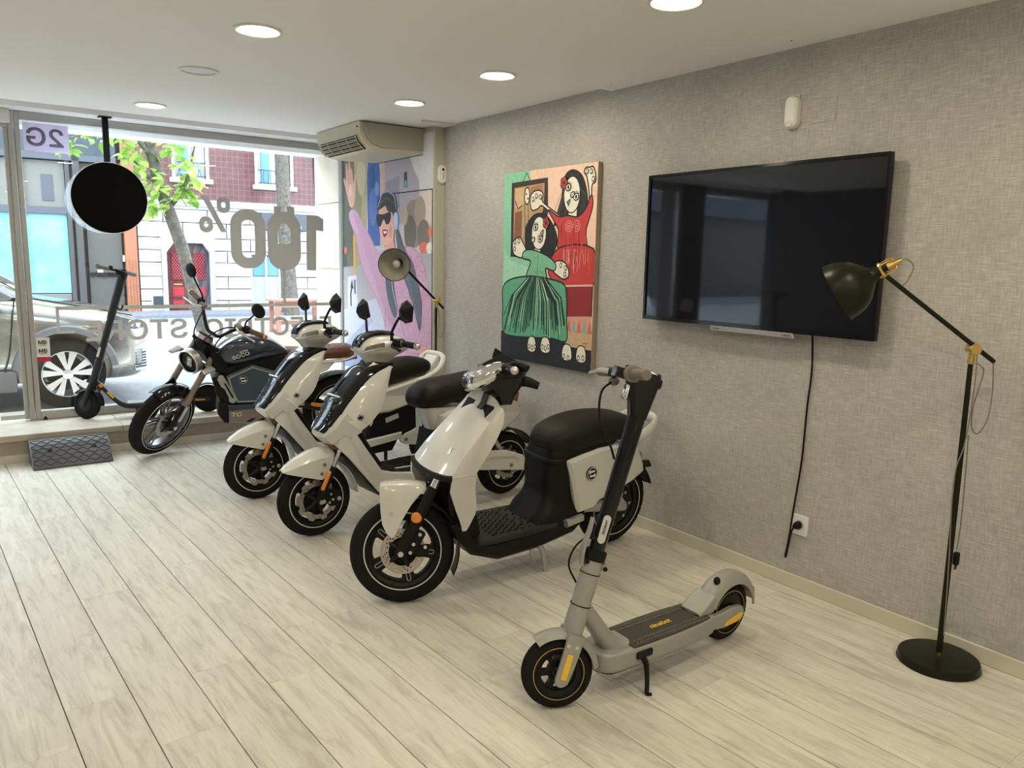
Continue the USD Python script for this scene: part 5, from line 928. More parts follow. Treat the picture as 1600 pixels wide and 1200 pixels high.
    # neck and deck
    obj(t, "neck_tube", G().loft(lofts([[(A_(0.098, 0, 0.335) * (1 - q) + A_(0.245, 0, 0.14) * q) + A_(0.798 * a, b, 0.602 * a) for a, b in rrect(w, d, 0.024, 5)] for q, w, d in ((0.0, 0.056, 0.056), (0.3, 0.058, 0.060), (0.75, 0.062, 0.072), (0.92, 0.085, 0.094), (1.0, 0.12, 0.11))], 3)), KG)
    dk = lambda z, e: [(x, y, z) for x, y in cspline([(0.145 + e, 0), (0.165 + e, 0.06 - e * .5), (0.24, 0.083 - e), (0.45, 0.090 - e), (0.62, 0.085 - e), (0.71, 0.074 - e), (0.735, 0.05), (0.735, -0.05), (0.71, -0.074 + e), (0.62, -0.085 + e), (0.45, -0.090 + e), (0.24, -0.083 + e), (0.165 + e, -0.06 + e * .5)], 5)]
    obj(t, "deck", G().loft([dk(0.088, 0.012), dk(0.092, 0.004), dk(0.105, 0.0), dk(0.150, 0.0), dk(0.158, 0.003), dk(0.160, 0.010)]), KG)
    obj(t, "underbody", G().loft([dk(0.078, 0.02), dk(0.088, 0.012)]), BM)
    MATM = mat("deck_mat", (0.062, 0.058, 0.048), 0.7, spec=0.2); MATR = mat("deck_mat_rib", (0.125, 0.118, 0.098), 0.6, spec=0.2)
    outer = sg.Polygon([(x, y) for x, y, _ in dk(0.16, 0.008)]).intersection(sg.box(0.285, -0.1, 0.70, 0.1))
    mt_ = obj(t, "deck_mat", G().ext(outer, (0, 0, 0), X, Y, 0.158, 0.1635), MATM)
    g = G()
    for i in range(33):
        for s in (-1, 1):
            for j in range(2): g.rbox((0.315 + i * 0.0115, s * (0.046 + j * 0.019), 0.1644), (0.0062, 0.016, 0.0034), 0.001, rotm(Z, 35 * s))
    obj(mt_, "mat_ribs", g, MATR, kind="stuff")
    obj(mt_, "mat_lettering", G().text("ninebot", 0.022, (0.495, 0.0, 0.1635), X, Y, 0.0008, True).map(lambda v: v), YL, smooth=False)
    # rear end
    rc = A_(0.868, 0, R)
    rw = wheel(t, "rear_wheel", rc, R, 0.062, 0.082, "six", None, stripe=YD, sw=0.45, tread=1)
    obj(rw, "motor_drum", G().lathe([(0, -0.030), (0.05, -0.030), (0.072, -0.026), (0.076, 0), (0.072, 0.026), (0.05, 0.030), (0, 0.030)], rc, Y, 32), BM)
    obj(t, "rear_mudguard", G().sheet(arc(0.08, 2.75, R + 0.042, 0.050, 30, rc, 0.042), 0.006), KG)
    obj(t, "mudguard_foot", G().loft(lofts([[(x, y, z0 + zz) for y, zz in rrect(w, h, 0.014, 4)] for x, z0, w, h in ((0.66, 0.166, 0.10, 0.02), (0.70, 0.18, 0.105, 0.045), (0.745, 0.195, 0.098, 0.075))], 3)), KG)
    obj(t, "mudguard_hook", G().ball(rc + A_(-0.085, -0.02, 0.150), 0.0135, (1, 1, 1.2)), BK)
    for s in (-1, 1):
        ar = obj(t, "rear_arm", G().prism(rpoly([(0.70, 0.10), (0.70, 0.158), (0.76, 0.155), (0.84, 0.165), (0.905, 0.155), (0.918, 0.125), (0.90, 0.095), (0.80, 0.088)], 0.008), (0, 0, 0), X, Z, -s * 0.052 - 0.014, -s * 0.052 + 0.014, 0.006), KG)
        obj(ar, "reflector", G().prism(rpoly([(0.79, 0.098), (0.81, 0.118), (0.895, 0.135), (0.90, 0.115), (0.86, 0.10)], 0.004), (0, 0, 0), X, Z, -s * 0.066 - 0.004, -s * 0.066 + 0.004, 0.001), YL, "yellow reflector on the rear arm")
    obj(t, "tail_lamp", G().rbox(rc + A_(0.152, 0, 0.055), (0.016, 0.05, 0.03), 0.006, rotm(Y, -20)), RD)
    obj(t, "kickstand", G().tube([(0.315, -0.085, 0.13), (0.325, -0.10, 0.10), (0.318, -0.118, 0.04), (0.305, -0.132, 0.01), (0.318, -0.140, 0.002)], [0.012, 0.010, 0.008, 0.008, 0.008], 10, 4), BK)
    obj(t, "kickstand_mount", G().rbox((0.325, -0.091, 0.135), (0.075, 0.012, 0.026), 0.005), BK)
    return t
kick_scooter()

# ------------------------------------------------------------------ the dark kick scooter on the window step
def slim_kick():
    t = thing("kick_scooter", "slim dark kick scooter standing on the stone window step, orange reflectors", "kick scooter", (0.838, 6.806, 0.2), -10.5, 0.5)
    R = 0.113; ax = A_(0, 0, R); D = unit(A_(0.255, 0, 0.865)); S = steering(-38, (0.0, 0, R), D); P = lambda h, f=0.0, y=0.0: A_(0, 0, R) + D * h + A_(-0.959 * f, y, 0.283 * f)
    wheel(t, "front_wheel", ax, R, 0.05, 0.085, "none", S, stripe=None, rimmat=BK, tread=1)
    for r, m in ((0.088, BK), (0.055, KD)): obj(t, "wheel_cover", G().lathe([(0, -0.026), (r * 0.5, -0.026), (r * 0.92, -0.022), (r, -0.016), (r, 0.016), (r * 0.92, 0.022), (r * 0.5, 0.026), (0, 0.026)], ax, Y, 40).map(lambda v, r=r: v * [1, 1 + (0.09 - r) * 8, 1]).map(S), m)
    for s in (-1, 1): obj(t, "fork_leg", G().tube([P(-0.02, 0, s * 0.038), P(0.0, 0, s * 0.038), P(0.10, 0, s * 0.036), P(0.16, 0, s * 0.018), P(0.19, 0, 0)], [0.014, 0.017, 0.017, 0.02, 0.024], 12, 3).map(S), KD)
    obj(t, "front_mudguard", G().sheet([[(R * 0 + (R + 0.014) * math.cos(a), y, R + (R + 0.014) * math.sin(a)) for y in np.linspace(-0.032, 0.032, 5)] for a in np.linspace(-0.1, 2.4, 20)], 0.005).map(S), BK)
    sm = obj(t, "stem", G().tube([P(0.18), P(0.30), P(0.36), P(0.362), P(0.70), P(0.702), P(1.0), P(1.05)], [0.029, 0.03, 0.031, 0.026, 0.026, 0.029, 0.031, 0.033], 20).map(S), KD)
    un = unit(D); vn = unit(np.cross(-Y, un))
    obj(sm, "badge", G().ext(sg.LineString([(-0.03, 0), (0.03, 0)]).buffer(0.011), P(0.425, 0.004, -0.0255), un, vn, 0, 0.003).map(S), LG)
    obj(t, "stem_head", G().loft([[P(h, f + x, y) for x, y in rrect(w, d, 0.014, 4)] for h, f, w, d in ((1.03, 0.0, 0.062, 0.055), (1.07, 0.012, 0.085, 0.058), (1.085, 0.03, 0.10, 0.05))]).map(S), BK)
    obj(t, "bag_hook", G().tube([P(0.80, -0.025), P(0.79, -0.06), P(0.81, -0.075), P(0.83, -0.07)], 0.006, 8, 3).map(S), BK)
    obj(t, "handlebar", G().tube([P(1.075, 0.06, -0.20), P(1.075, 0.06, 0.20)], 0.011, 10).map(S), BM)
    for s in (-1, 1):
        obj(t, "grip", G().tube([P(1.075, 0.06, s * 0.10), P(1.075, 0.06, s * 0.21), P(1.075, 0.06, s * 0.213)], [0.017, 0.0185, 0.013], 16).map(S), TAUPE)
        obj(t, "bar_control", G().rbox(P(1.085, 0.06, s * 0.075), (0.035, 0.03, 0.03), 0.008).map(S), BK)
    obj(t, "brake_lever", G().tube([P(1.085, 0.07, 0.08), P(1.09, 0.11, 0.10), P(1.075, 0.115, 0.19)], 0.006, 8, 3).map(S), BK)
    g = G().loft(lofts([[A_(x, y, z + e) for y, e in rrect(w, h, 0.012, 4)] for x, z, w, h in ((0.075, 0.285, 0.05, 0.05), (0.13, 0.22, 0.054, 0.05), (0.19, 0.15, 0.075, 0.05), (0.25, 0.105, 0.12, 0.045), (0.33, 0.09, 0.145, 0.04), (0.50, 0.09, 0.15, 0.04), (0.68, 0.09, 0.145, 0.04), (0.74, 0.10, 0.10, 0.04))], 4))
    dk = obj(t, "deck", g, KD)
    obj(t, "deck_mat", G().prism([(0.28, -0.062), (0.70, -0.062), (0.70, 0.062), (0.28, 0.062)], (0, 0, 0), X, Y, 0.108, 0.116, 0.002), mat("ribbed_mat", (0.20, 0.20, 0.21), 0.6))
    obj(t, "neck_reflector", G().rbox((0.105, -0.030, 0.265), (0.03, 0.012, 0.035), 0.006, rotm(Y, 45)), AM)
    obj(t, "deck_reflector", G().rbox((0.165, -0.034, 0.185), (0.07, 0.012, 0.016), 0.005, rotm(Y, 50)), YL)
    obj(t, "neck_cable", G().tube([(0.08, -0.03, 0.33), (0.04, -0.04, 0.26), (0.07, -0.04, 0.2), (0.10, -0.03, 0.23)], 0.005, 8, 5), BK)
    rc = A_(0.885, 0, R); rw = wheel(t, "rear_wheel", rc, R, 0.05, 0.085, "none", None, stripe=None, rimmat=BK, tread=1)
    obj(rw, "motor_drum", G().lathe([(0, -0.028), (0.06, -0.028), (0.085, -0.02), (0.085, 0.02), (0.06, 0.028), (0, 0.028)], rc, Y, 36), BK)
    for s in (-1, 1):
        ar = obj(t, "rear_arm", G().rbox((0.80, s * 0.042, R), (0.20, 0.016, 0.034), 0.006), KD)
        obj(ar, "reflector", G().rbox((0.82, s * 0.051, R), (0.075, 0.005, 0.012), 0.002), AM)
    obj(t, "rear_mudguard", G().sheet([[(0.885 + (R + 0.016) * math.cos(a), y, R + (R + 0.016) * math.sin(a)) for y in np.linspace(-0.034, 0.034, 5)] for a in np.linspace(0.2, 2.9, 20)], 0.005), BK)
    obj(t, "kickstand", G().tube([(0.34, -0.07, 0.08), (0.36, -0.085, 0.04), (0.37, -0.11, 0.004)], 0.007, 8), BM)
    return t
sk = slim_kick()
for k, (x, y, yw) in enumerate(((-1.75, 5.6, 150), (-2.75, 4.4, 120))):
    copy(sk, "kick_scooter", ("slim dark kick scooter mirrored in the television before the bright window bay", "slim dark kick scooter mirrored in the television before the dark left wall")[k], (x, y, 0), yw, 2)

# ------------------------------------------------------------------ ramp at the step
rp = thing("kerb_ramp", "black rubber kerb ramp with raised zigzag bars against the window step", "ramp", (0.645, 6.26, 0), 0.8)
RUB = mat("ramp_rubber", (0.085, 0.088, 0.10), 0.38)
prof = [(-0.148, 0.0), (-0.148, 0.014), (-0.10, 0.064), (-0.05, 0.110), (0.0, 0.142), (0.04, 0.158), (0.08, 0.164), (0.135, 0.166), (0.135, 0.0)]
sm_ = spline(np.array([(0, a, b) for a, b in prof[1:8]]), 4)[:, 1:]
obj(rp, "body", G().prism([prof[0]] + [tuple(p) for p in sm_] + [prof[8]], (0, 0, 0), Y, Z, -0.25, 0.25, 0.006), RUB)
g = G(); L_ = np.concatenate([[0], np.cumsum(np.linalg.norm(np.diff(sm_, axis=0), axis=1))])
def on(s): yy, zz = np.interp(s, L_, sm_[:, 0]), np.interp(s, L_, sm_[:, 1]); return yy, zz
for i in range(14):
    for j in range(8):
        x, s = -0.226 + i * 0.0345, 0.026 + j * 0.0335; q = 1 if (i + j) % 2 else -1; pts = []
        for e in (-1, 0, 1): yy, zz = on(s + e * 0.0115 * q); pts.append((x + e * 0.0165, yy - 0.0008, zz + 0.0006))
        g.tube(pts, 0.0028, 5)
RUB2 = mat("ramp_bar_shadow", (0.022, 0.024, 0.03), 0.5)  # darker than the body: shadow lines of the bars put into the colour
obj(rp, "raised_bar", g, RUB2, kind="stuff")
for x in (-0.135, 0.145): yy, zz = on(0.135); obj(rp, "bolt_hole", G().lathe([(0, 0.001), (0.013, 0.001), (0.015, -0.002)], (x, yy, zz + 0.0035), unit(A_(0, -0.62, 0.78)), 18), BM)

# ------------------------------------------------------------------ floor lamps
SHADE = mat("lamp_black", (0.010, 0.011, 0.005), 0.34, spec=0.22); SHIN = mat("shade_inside", (0.42, 0.41, 0.35), 0.5); CORD = mat("fabric_cord", (0.20, 0.185, 0.14), 0.8)
def floor_lamp(label, x, y, joint, arm_tail, neck, rimc, cords):
    t = thing("floor_lamp", label, "floor lamp", (x, y, 0)); o = A_(x, y, 0); j, tl, nk, rc = (np.asarray(p, float) - o for p in (joint, arm_tail, neck, rimc))
    obj(t, "base", G().lathe([(0, 0), (0.143, 0), (0.147, 0.004), (0.141, 0.026), (0.134, 0.030), (0.03, 0.033), (0, 0.033)], (0, 0, 0), Z, 72), SHADE)
    obj(t, "base_ring", G().cyl((0, 0, 0.03), (0, 0, 0.046), 0.0125), BS)
    p0 = A_(0, 0, 0.04); obj(t, "pole", G().tube([p0, (p0 + j) * 0.5 + A_(0, 0, .08), j - A_(0, 0, 0.04)], [0.0112, 0.0105, 0.0085], 16), SHADE)
    obj(t, "pole_ferrule", G().cyl(j - A_(0, 0, 0.055), j - A_(0, 0, 0.018), 0.0115), BS)
    d = unit(nk - tl); obj(t, "arm", G().tube([tl, tl + d * 0.004, nk], [0.007, 0.0085, 0.0085], 12), SHADE)
    ax_ = unit(np.cross(d, Z)); jb = obj(t, "joint", G().cyl(j - ax_ * 0.018, j + ax_ * 0.018, 0.017, n=24), BS)
    obj(jb, "wing_nut", G().lathe([(0, 0.028), (0.019, 0.028), (0.021, 0.024), (0.021, 0.02), (0.01, 0.018), (0.008, 0.01)], j, -ax_ if ax_ @ (j - A_(-x, -y, 1.5)) > 0 else ax_, 24), BS)
    obj(jb, "joint_screw", G().cyl(j + ax_ * 0.018, j + ax_ * 0.034, 0.006), BS)
    a = unit(rc - nk); L = np.linalg.norm(rc - nk)
    pr_ = [(0.021, 0.0), (0.023, 0.012), (0.030, 0.029), (0.052, 0.047), (0.078, 0.070), (0.096, 0.098), (0.1055, 0.128), (0.1085, L), (0.1105, L + 0.001), (0.1095, L - 0.001)]
    pin = [(r - 0.002, h + (0.001 if k else 0.004)) for k, (r, h) in enumerate(pr_[:8])]
    q = spline(np.array([(r, h, 0) for r, h in pr_[:8]]), 3)[:, :2]; qi = spline(np.array([(r, h, 0) for r, h in pin]), 3)[:, :2]
    sh_ = obj(t, "shade", G().lathe([(0, 0.0)] + list(map(tuple, q)) + [(0.1105, L), (0.1105, L + 0.003), (0.107, L + 0.003)], nk, a, 64), SHADE, smooth=50)
    obj(sh_, "shade_lining", G().lathe(list(map(tuple, qi[::-1])) + [(0, 0.006)], nk, a, 56), SHIN, smooth=50)
    obj(t, "bulb_holder", G().cyl(nk + a * 0.006, nk + a * 0.05, 0.019), BK)
    obj(t, "bulb", G().lathe([(0.012, 0.045), (0.015, 0.055), (0.026, 0.075), (0.029, 0.09), (0.024, 0.106), (0.012, 0.115), (0, 0.117)], nk, a, 28), mat("bulb_glass_" + str(int(y)), (0.62, 0.60, 0.52), 0.25))
    obj(t, "brass_ring", G().lathe([(0.024, 0.0), (0.030, -0.002), (0.030, -0.010), (0.024, -0.012), (0.020, -0.006)], nk, a, 30), BS)
    obj(t, "brass_socket", G().lathe([(0, -0.078), (0.006, -0.078), (0.008, -0.056), (0.011, -0.054), (0.013, -0.028), (0.010, -0.026), (0, -0.02)], nk, a, 18), BS)
    obj(t, "socket_neck", G().cyl(nk, nk - a * 0.03, 0.012), BK)
    u = unit(np.cross(a, Z)); v = np.cross(a, u)
    for k in range(4):
        c = math.cos(k * math.pi / 2 + 0.6) * u + math.sin(k * math.pi / 2 + 0.6) * v
        obj(t, "brass_wire", G().tube([nk + a * -0.004 + c * 0.028, nk - a * 0.042 + c * 0.029, nk - a * 0.055 + c * 0.018, nk - a * 0.052 + c * 0.008], 0.0026, 6, 3), BS)
    obj(t, "arm_knuckle", G().ball(nk - a * 0.006 - Z * 0.018, 0.011), BS)
    for k, c in enumerate(cords): obj(t, "cord", G().tube([np.asarray(p, float) - o for p in c], 0.0024, 6, 6), CORD)
    return t
r_, f_ = A_(0.808, -0.589, 0), A_(0.589, 0.808, 0)
n1 = A_(2.712, 1.503, 1.490)
L1 = floor_lamp("black floor lamp with brass joints at the right, its shade before the television", 3.0, 1.283, (3.004, 1.290, 1.218), (3.072, 1.240, 1.172), n1, n1 + unit(A_(-0.060, 0.128, -0.088)) * 0.156, [
    [n1 + A_(0.045, -0.03, 0.03), n1 + A_(0.07, -0.05, 0.045), n1 + A_(0.095, -0.07, 0.02), n1 + A_(0.085, -0.06, -0.03), n1 + A_(0.062, -0.045, -0.06)],
    [(3.002, 1.285, 1.245), (3.0, 1.27, 1.20), (2.997, 1.265, 1.10), (2.992, 1.266, 0.98), (2.985, 1.272, 0.86), (2.968, 1.283, 0.78), (2.966, 1.284, 0.66), (2.978, 1.277, 0.45), (2.984, 1.272, 0.28), (2.988, 1.268, 0.12)],
    [(3.069, 1.241, 1.170), (3.075, 1.235, 1.06), (3.068, 1.238, 0.96), (3.045, 1.255, 0.905), (3.02, 1.268, 0.93), (3.016, 1.27, 1.0), (3.03, 1.262, 1.08), (3.04, 1.258, 1.14), (3.02, 1.272, 1.165)],
    [(3.010, 1.272, 0.9), (3.016, 1.268, 0.72), (3.018, 1.266, 0.55), (3.014, 1.268, 0.46)]])
obj(L1, "mains_plug", G().rbox((0.012, -0.018, 0.425), (0.02, 0.02, 0.05), 0.006).cyl((0.006, -0.018, 0.40), (0.006, -0.018, 0.382), 0.0022, n=8).cyl((0.018, -0.018, 0.40), (0.018, -0.018, 0.382), 0.0022, n=8), BK)
n2 = A_(2.565, 4.87, 1.47)
floor_lamp("black floor lamp far back by the printed panel, its open shade turned to the camera", 2.915, 4.98, (2.925, 4.985, 1.20), (3.01, 5.02, 1.135), n2, n2 + unit(A_(-0.62, -0.70, -0.10)) * 0.155, [
    [(2.92, 4.975, 1.2), (2.90, 4.97, 1.1), (2.905, 4.965, 0.95), (2.91, 4.97, 0.6), (2.91, 4.97, 0.2)],
    [(3.008, 5.018, 1.133), (3.005, 5.0, 1.0), (2.97, 4.98, 0.93), (2.935, 4.97, 0.95), (2.95, 4.975, 1.08), (2.93, 4.98, 1.16)]])

# ------------------------------------------------------------------ the painting on the wall
pt = thing("painting", "tall colourful canvas of two women in red and green dresses on the grey wall", "painting", (0, 0, 0))
obj(pt, "canvas", G().rbox((XW - 0.018, 3.935, 1.457), (0.034, 0.94, 1.238), 0.004), mat("canvas_edge", (0.34, 0.28, 0.20), 0.8))
def pts_(s): return [tuple(map(float, p.split(","))) for p in s.split()]
blk, wht = (26, 24, 26), (238, 232, 218)
def outl(shape, w=0.008): return (shape if hasattr(shape, "exterior") else sg.Polygon(shape)).buffer(w * 0.6)
def both(col, P, w=0.010): s = sg.Polygon(cspline(P, 4)).buffer(0) if len(P) > 4 else sg.Polygon(P); return [(blk, s.buffer(w * 0.6)), (col, s.buffer(-w * 0.3))]
Lr = [((244, 205, 184), sg.box(0, 0, 0.938, 1.236)), ((140, 205, 172), [(0, 1.236), (0.285, 1.236), (0.29, 0.97), (0.335, 0.56), (0, 0.16)]), ((166, 218, 190), [(0.02, 0.72), (0.1, 0.66), (0.3, 0.62), (0.3, 0.5), (0, 0.45)])]
sh0 = lambda P, d=0.036: [(x - d, y) for x, y in P]
FR = sh0([(0.124, 1.17), (0.509, 1.18), (0.519, 0.964), (0.417, 0.683), (0.126, 0.686)])
Lr += [(blk, line([(0.21, 1.17), (0.25, 1.225), (0.29, 1.172)], 0.006)), ((52, 44, 42), FR), ((190, 150, 110), sh0([(0.154, 1.136), (0.477, 1.149), (0.474, 1.002), (0.363, 0.732), (0.153, 0.758)])), ((214, 180, 138), sh0([(0.165, 1.129), (0.262, 1.132), (0.256, 1.011), (0.166, 1.002)])), ((170, 120, 84), sh0([(0.336, 1.131), (0.457, 1.142), (0.45, 1.076), (0.328, 1.057)])), ((138, 92, 66), sh0([(0.167, 0.976), (0.247, 0.986), (0.243, 0.796), (0.16, 0.797)])),
       ((196, 150, 96), sh0([(0.30, 1.0), (0.42, 1.0), (0.40, 0.85), (0.33, 0.78)])), ((186, 160, 120), sh0([(0.245, 1.03), (0.34, 1.032), (0.379, 0.845), (0.247, 0.815)])), ((120, 84, 60), sh0([(0.266, 1.029), (0.275, 1.03), (0.29, 0.827), (0.281, 0.827)])), ((120, 84, 60), sh0([(0.305, 1.029), (0.312, 1.03), (0.325, 0.833), (0.317, 0.833)])), (blk, line(sh0([(0.246, 1.02), (0.2, 1.0), (0.165, 1.05)]), 0.007))]
Lr += both(wht, [tuple(p) for p in circ(1, 10) * [0.026, 0.052] + [0.26, 1.078]]) + [(blk, ell(0.25, 1.09, 0.007, 0.007)), (blk, ell(0.27, 1.06, 0.007, 0.007))]
# tall woman
HAIR = sh0([(0.646, 1.053), (0.655, 1.12), (0.685, 1.191), (0.757, 1.21), (0.839, 1.168), (0.888, 1.063), (0.895, 0.95), (0.826, 0.924), (0.717, 0.927), (0.587, 0.877), (0.60, 0.94)])
Lr += [(blk, sg.Polygon(cspline(HAIR, 5)).buffer(0))]
for k in range(16):
    a = RNG.uniform(-0.09, 0.10); Lr.append(((84, 74, 70), line([(0.715 + a * 0.7, 1.19 - abs(a)), (0.70 + a * 1.6, 1.06), (0.66 + a * 2.0, 0.93)], 0.0028)))
Lr += both(wht, sh0([(0.717, 0.992), (0.801, 0.988), (0.799, 0.925), (0.72, 0.93)])) + both(wht, sh0([(0.614, 0.919), (0.463, 1.008), (0.41, 0.992), (0.352, 0.988), (0.331, 1.057), (0.36, 1.095), (0.399, 1.105), (0.44, 1.10), (0.464, 1.077), (0.458, 1.036), (0.563, 0.976), (0.646, 0.935)])) + both(wht, sh0([(0.877, 0.951), (0.908, 1.029), (0.884, 1.148), (0.854, 1.187), (0.87, 1.21), (0.898, 1.208), (0.93, 1.21), (0.951, 1.171), (0.955, 1.126), (0.924, 1.106), (0.921, 1.011)]))
Lr += [(blk, ell(0.711, 1.062, 0.080, 0.112)), (wht, ell(0.711, 1.062, 0.073, 0.105))]
RED = (196, 58, 56)
Lr += both(RED, sh0([(0.524, 0.978), (0.627, 0.934), (0.717, 0.938), (0.808, 0.928), (0.88, 0.973), (0.924, 1.05), (0.936, 0.982), (0.886, 0.848), (0.88, 0.742), (0.636, 0.739), (0.631, 0.853)])) + both(RED, sh0([(0.636, 0.742), (0.958, 0.739), (0.962, 0.52), (0.72, 0.504), (0.542, 0.586)])) + both((150, 40, 44), sh0([(0.71, 0.506), (0.962, 0.522), (0.96, 0.342), (0.729, 0.325)]))
for cx in (0.727, 0.80):
    for r in (0.034, 0.02, 0.008): Lr.append(((232, 170, 160), sg.Point(cx - 0.036, 0.875).buffer(r).difference(sg.Point(cx - 0.036, 0.875).buffer(r - 0.004))))
for k in range(34):
    x = RNG.uniform(0.62, 0.91); Lr.append((RNG.choice([(236, 170, 160), (214, 92, 84), (150, 34, 40)]), line([(x, 0.735), (x + RNG.uniform(-0.02, 0.02), 0.735 - RNG.uniform(0.06, 0.17))], 0.004)))
for k in range(26):
    x = RNG.uniform(0.60, 0.86); z = RNG.uniform(0.76, 0.92); Lr.append((RNG.choice([(214, 92, 84), (158, 38, 42)]), line([(x, z), (x + 0.004, z - RNG.uniform(0.03, 0.07))], 0.004)))
Lr += [((236, 180, 168), line(sh0([(0.70, 0.512), (0.962, 0.525)]), 0.012)), ((222, 160, 140), sh0([(0.729, 0.325), (0.96, 0.342), (0.961, 0.234), (0.725, 0.215)]))]
for k in range(5): x = 0.70 + k * 0.048; Lr.append(((128, 186, 176) if k % 2 else (204, 120, 104), [(x, 0.235), (x + 0.024, 0.315), (x + 0.046, 0.235)]))
Lr += [((206, 176, 138), sh0([(0.725, 0.218), (0.961, 0.236), (0.974, 0.137), (0.729, 0.138)])), ((60, 50, 44), line([(0.86, 0.17), (0.875, 0.178), (0.885, 0.17), (0.90, 0.18)], 0.004)), ((60, 50, 44), line([(0.88, 0.155), (0.895, 0.158)], 0.004))]
# small girl
Lr += [(blk, sg.Polygon(cspline(sh0([(0.287, 0.783), (0.293, 0.884), (0.384, 0.959), (0.506, 0.95), (0.61, 0.841), (0.61, 0.745), (0.538, 0.678), (0.40, 0.69), (0.311, 0.713)]), 5)).buffer(0))]
Lr += both(wht, sh0([(0.392, 0.74), (0.448, 0.74), (0.452, 0.69), (0.42, 0.68), (0.388, 0.69)])) + [(blk, ell(0.398, 0.838, 0.080, 0.108)), (wht, ell(0.398, 0.838, 0.073, 0.101))]
Lr += both(wht, sh0([(0.152, 0.777), (0.175, 0.80), (0.221, 0.812), (0.245, 0.80), (0.304, 0.72), (0.259, 0.684), (0.20, 0.69), (0.16, 0.715)])) + both(wht, sh0([(0.598, 0.648), (0.64, 0.665), (0.70, 0.655), (0.735, 0.62), (0.74, 0.575), (0.70, 0.555), (0.65, 0.57), (0.591, 0.603)]))
Lr += both((122, 186, 150), sh0([(0.279, 0.72), (0.363, 0.732), (0.517, 0.696), (0.608, 0.648), (0.6, 0.605), (0.511, 0.616), (0.514, 0.551), (0.318, 0.552), (0.356, 0.657), (0.27, 0.679)]))
for x in (0.355, 0.42): Lr.append(((70, 130, 100), line([(x, 0.60), (x + 0.02, 0.585), (x + 0.045, 0.60)], 0.004)))
Lr.append(((60, 110, 88), line([(0.395, 0.70), (0.39, 0.56)], 0.004)))
SK = sg.Polygon(cspline(sh0([(0.328, 0.561), (0.42, 0.56), (0.514, 0.554), (0.681, 0.529), (0.725, 0.47), (0.737, 0.30), (0.737, 0.173), (0.601, 0.177), (0.40, 0.165), (0.156, 0.155), (0.06, 0.185), (0.05, 0.35), (0.05, 0.479), (0.143, 0.536)]), 4)).buffer(0)
Lr += [((26, 26, 30), [(0, 0.18), (0.70, 0.173), (0.695, 0.142), (0.938, 0.137), (0.938, 0), (0, 0)]), (blk, SK.buffer(0.006)), ((96, 172, 136), SK.buffer(-0.004))]
for k in range(64):
    q = (k + RNG.uniform(0.1, 0.9)) / 64; x1 = 0.02 + q * 0.67; x0 = 0.29 + q * 0.19; w = RNG.uniform(0.005, 0.012)
    Lr.append((RNG.choice([(18, 30, 26), (18, 30, 26), (18, 30, 26), (40, 92, 70), (176, 214, 190)]), line([(x0, 0.555), ((x0 + x1) / 2 + (q - 0.5) * 0.12, 0.42 + RNG.uniform(-0.02, 0.02)), (x1, 0.20 + RNG.uniform(-0.03, 0.1))], w).intersection(SK)))
for cx, cz, w in ((0.353, 0.118, 0.046), (0.497, 0.126, 0.05), (0.714, 0.101, 0.048), (0.848, 0.104, 0.046)): Lr += both(wht, [(cx - w * .6, cz + 0.045), (cx + w * .6, cz + 0.045), (cx + w, cz - 0.02), (cx + w * .5, cz - 0.047), (cx - w * .5, cz - 0.047), (cx - w, cz - 0.02)], 0.008)
for x, z in [(0.362, 0.102), (0.394, 0.098), (0.425, 0.105), (0.504, 0.113), (0.534, 0.107), (0.564, 0.119), (0.723, 0.077), (0.765, 0.07), (0.862, 0.081), (0.903, 0.085), (0.364, 1.053), (0.4, 1.072), (0.441, 1.064), (0.881, 1.189), (0.919, 1.186), (0.939, 1.141), (0.178, 0.784), (0.222, 0.79), (0.176, 0.739), (0.668, 0.639), (0.714, 0.623), (0.708, 0.584)]:
    Lr += [(blk, ell(x - 0.036, z, 0.013, 0.017)), (wht, ell(x - 0.036, z, 0.008, 0.011))]
for ex, ez, lip, nose_, s in ((0.68, 1.107, (0.722, 1.062), [(0.685, 1.0), (0.70, 1.035), (0.672, 1.02)], 1), (0.366, 0.875, (0.343, 0.797), [(0.42, 0.84), (0.445, 0.86), (0.44, 0.815)], 1)):
    for qx, qz in ((ex, ez), (ex + 0.076 if ex > 0.5 else ex + 0.05, ez - 0.06 if ex > 0.5 else ez - 0.075)):
        Lr += [(blk, ell(qx, qz, 0.026, 0.022, 25)), (wht, ell(qx, qz, 0.020, 0.016, 25)), (blk, ell(qx, qz, 0.009, 0.012))]
        for k in range(5): a = 0.7 + k * 0.45; Lr.append((blk, line([(qx + 0.024 * math.cos(a), qz + 0.02 * math.sin(a)), (qx + 0.036 * math.cos(a), qz + 0.034 * math.sin(a))], 0.004)))
    Lr += [(blk, ell(*lip, 0.024, 0.017, 35)), (wht, ell(*lip, 0.017, 0.010, 35)), (blk, line([(lip[0] - 0.015, lip[1] - 0.008), (lip[0] + 0.015, lip[1] + 0.008)], 0.004)), (blk, line(nose_ + nose_[:1], 0.006))]
for cx, cz in ((0.637, 1.136), (0.472, 0.901)):
    for k in range(5): a = k * 1.257; Lr += [(blk, ell(cx + 0.019 * math.cos(a), cz + 0.022 * math.sin(a), 0.017, 0.019)), ((176, 62, 66), ell(cx + 0.019 * math.cos(a), cz + 0.022 * math.sin(a), 0.013, 0.015))]
    Lr.append((blk, ell(cx, cz, 0.008, 0.009)))
CL = sg.box(0.0, 0.0, 0.938, 1.236)
flat_art(pt, "painted_picture", [(c, (s if hasattr(s, "geom_type") else sg.Polygon(s)).buffer(0).intersection(CL)) for c, s in Lr], (XW - 0.0352, 4.404, 0.838), -Y, Z, 0.00002)

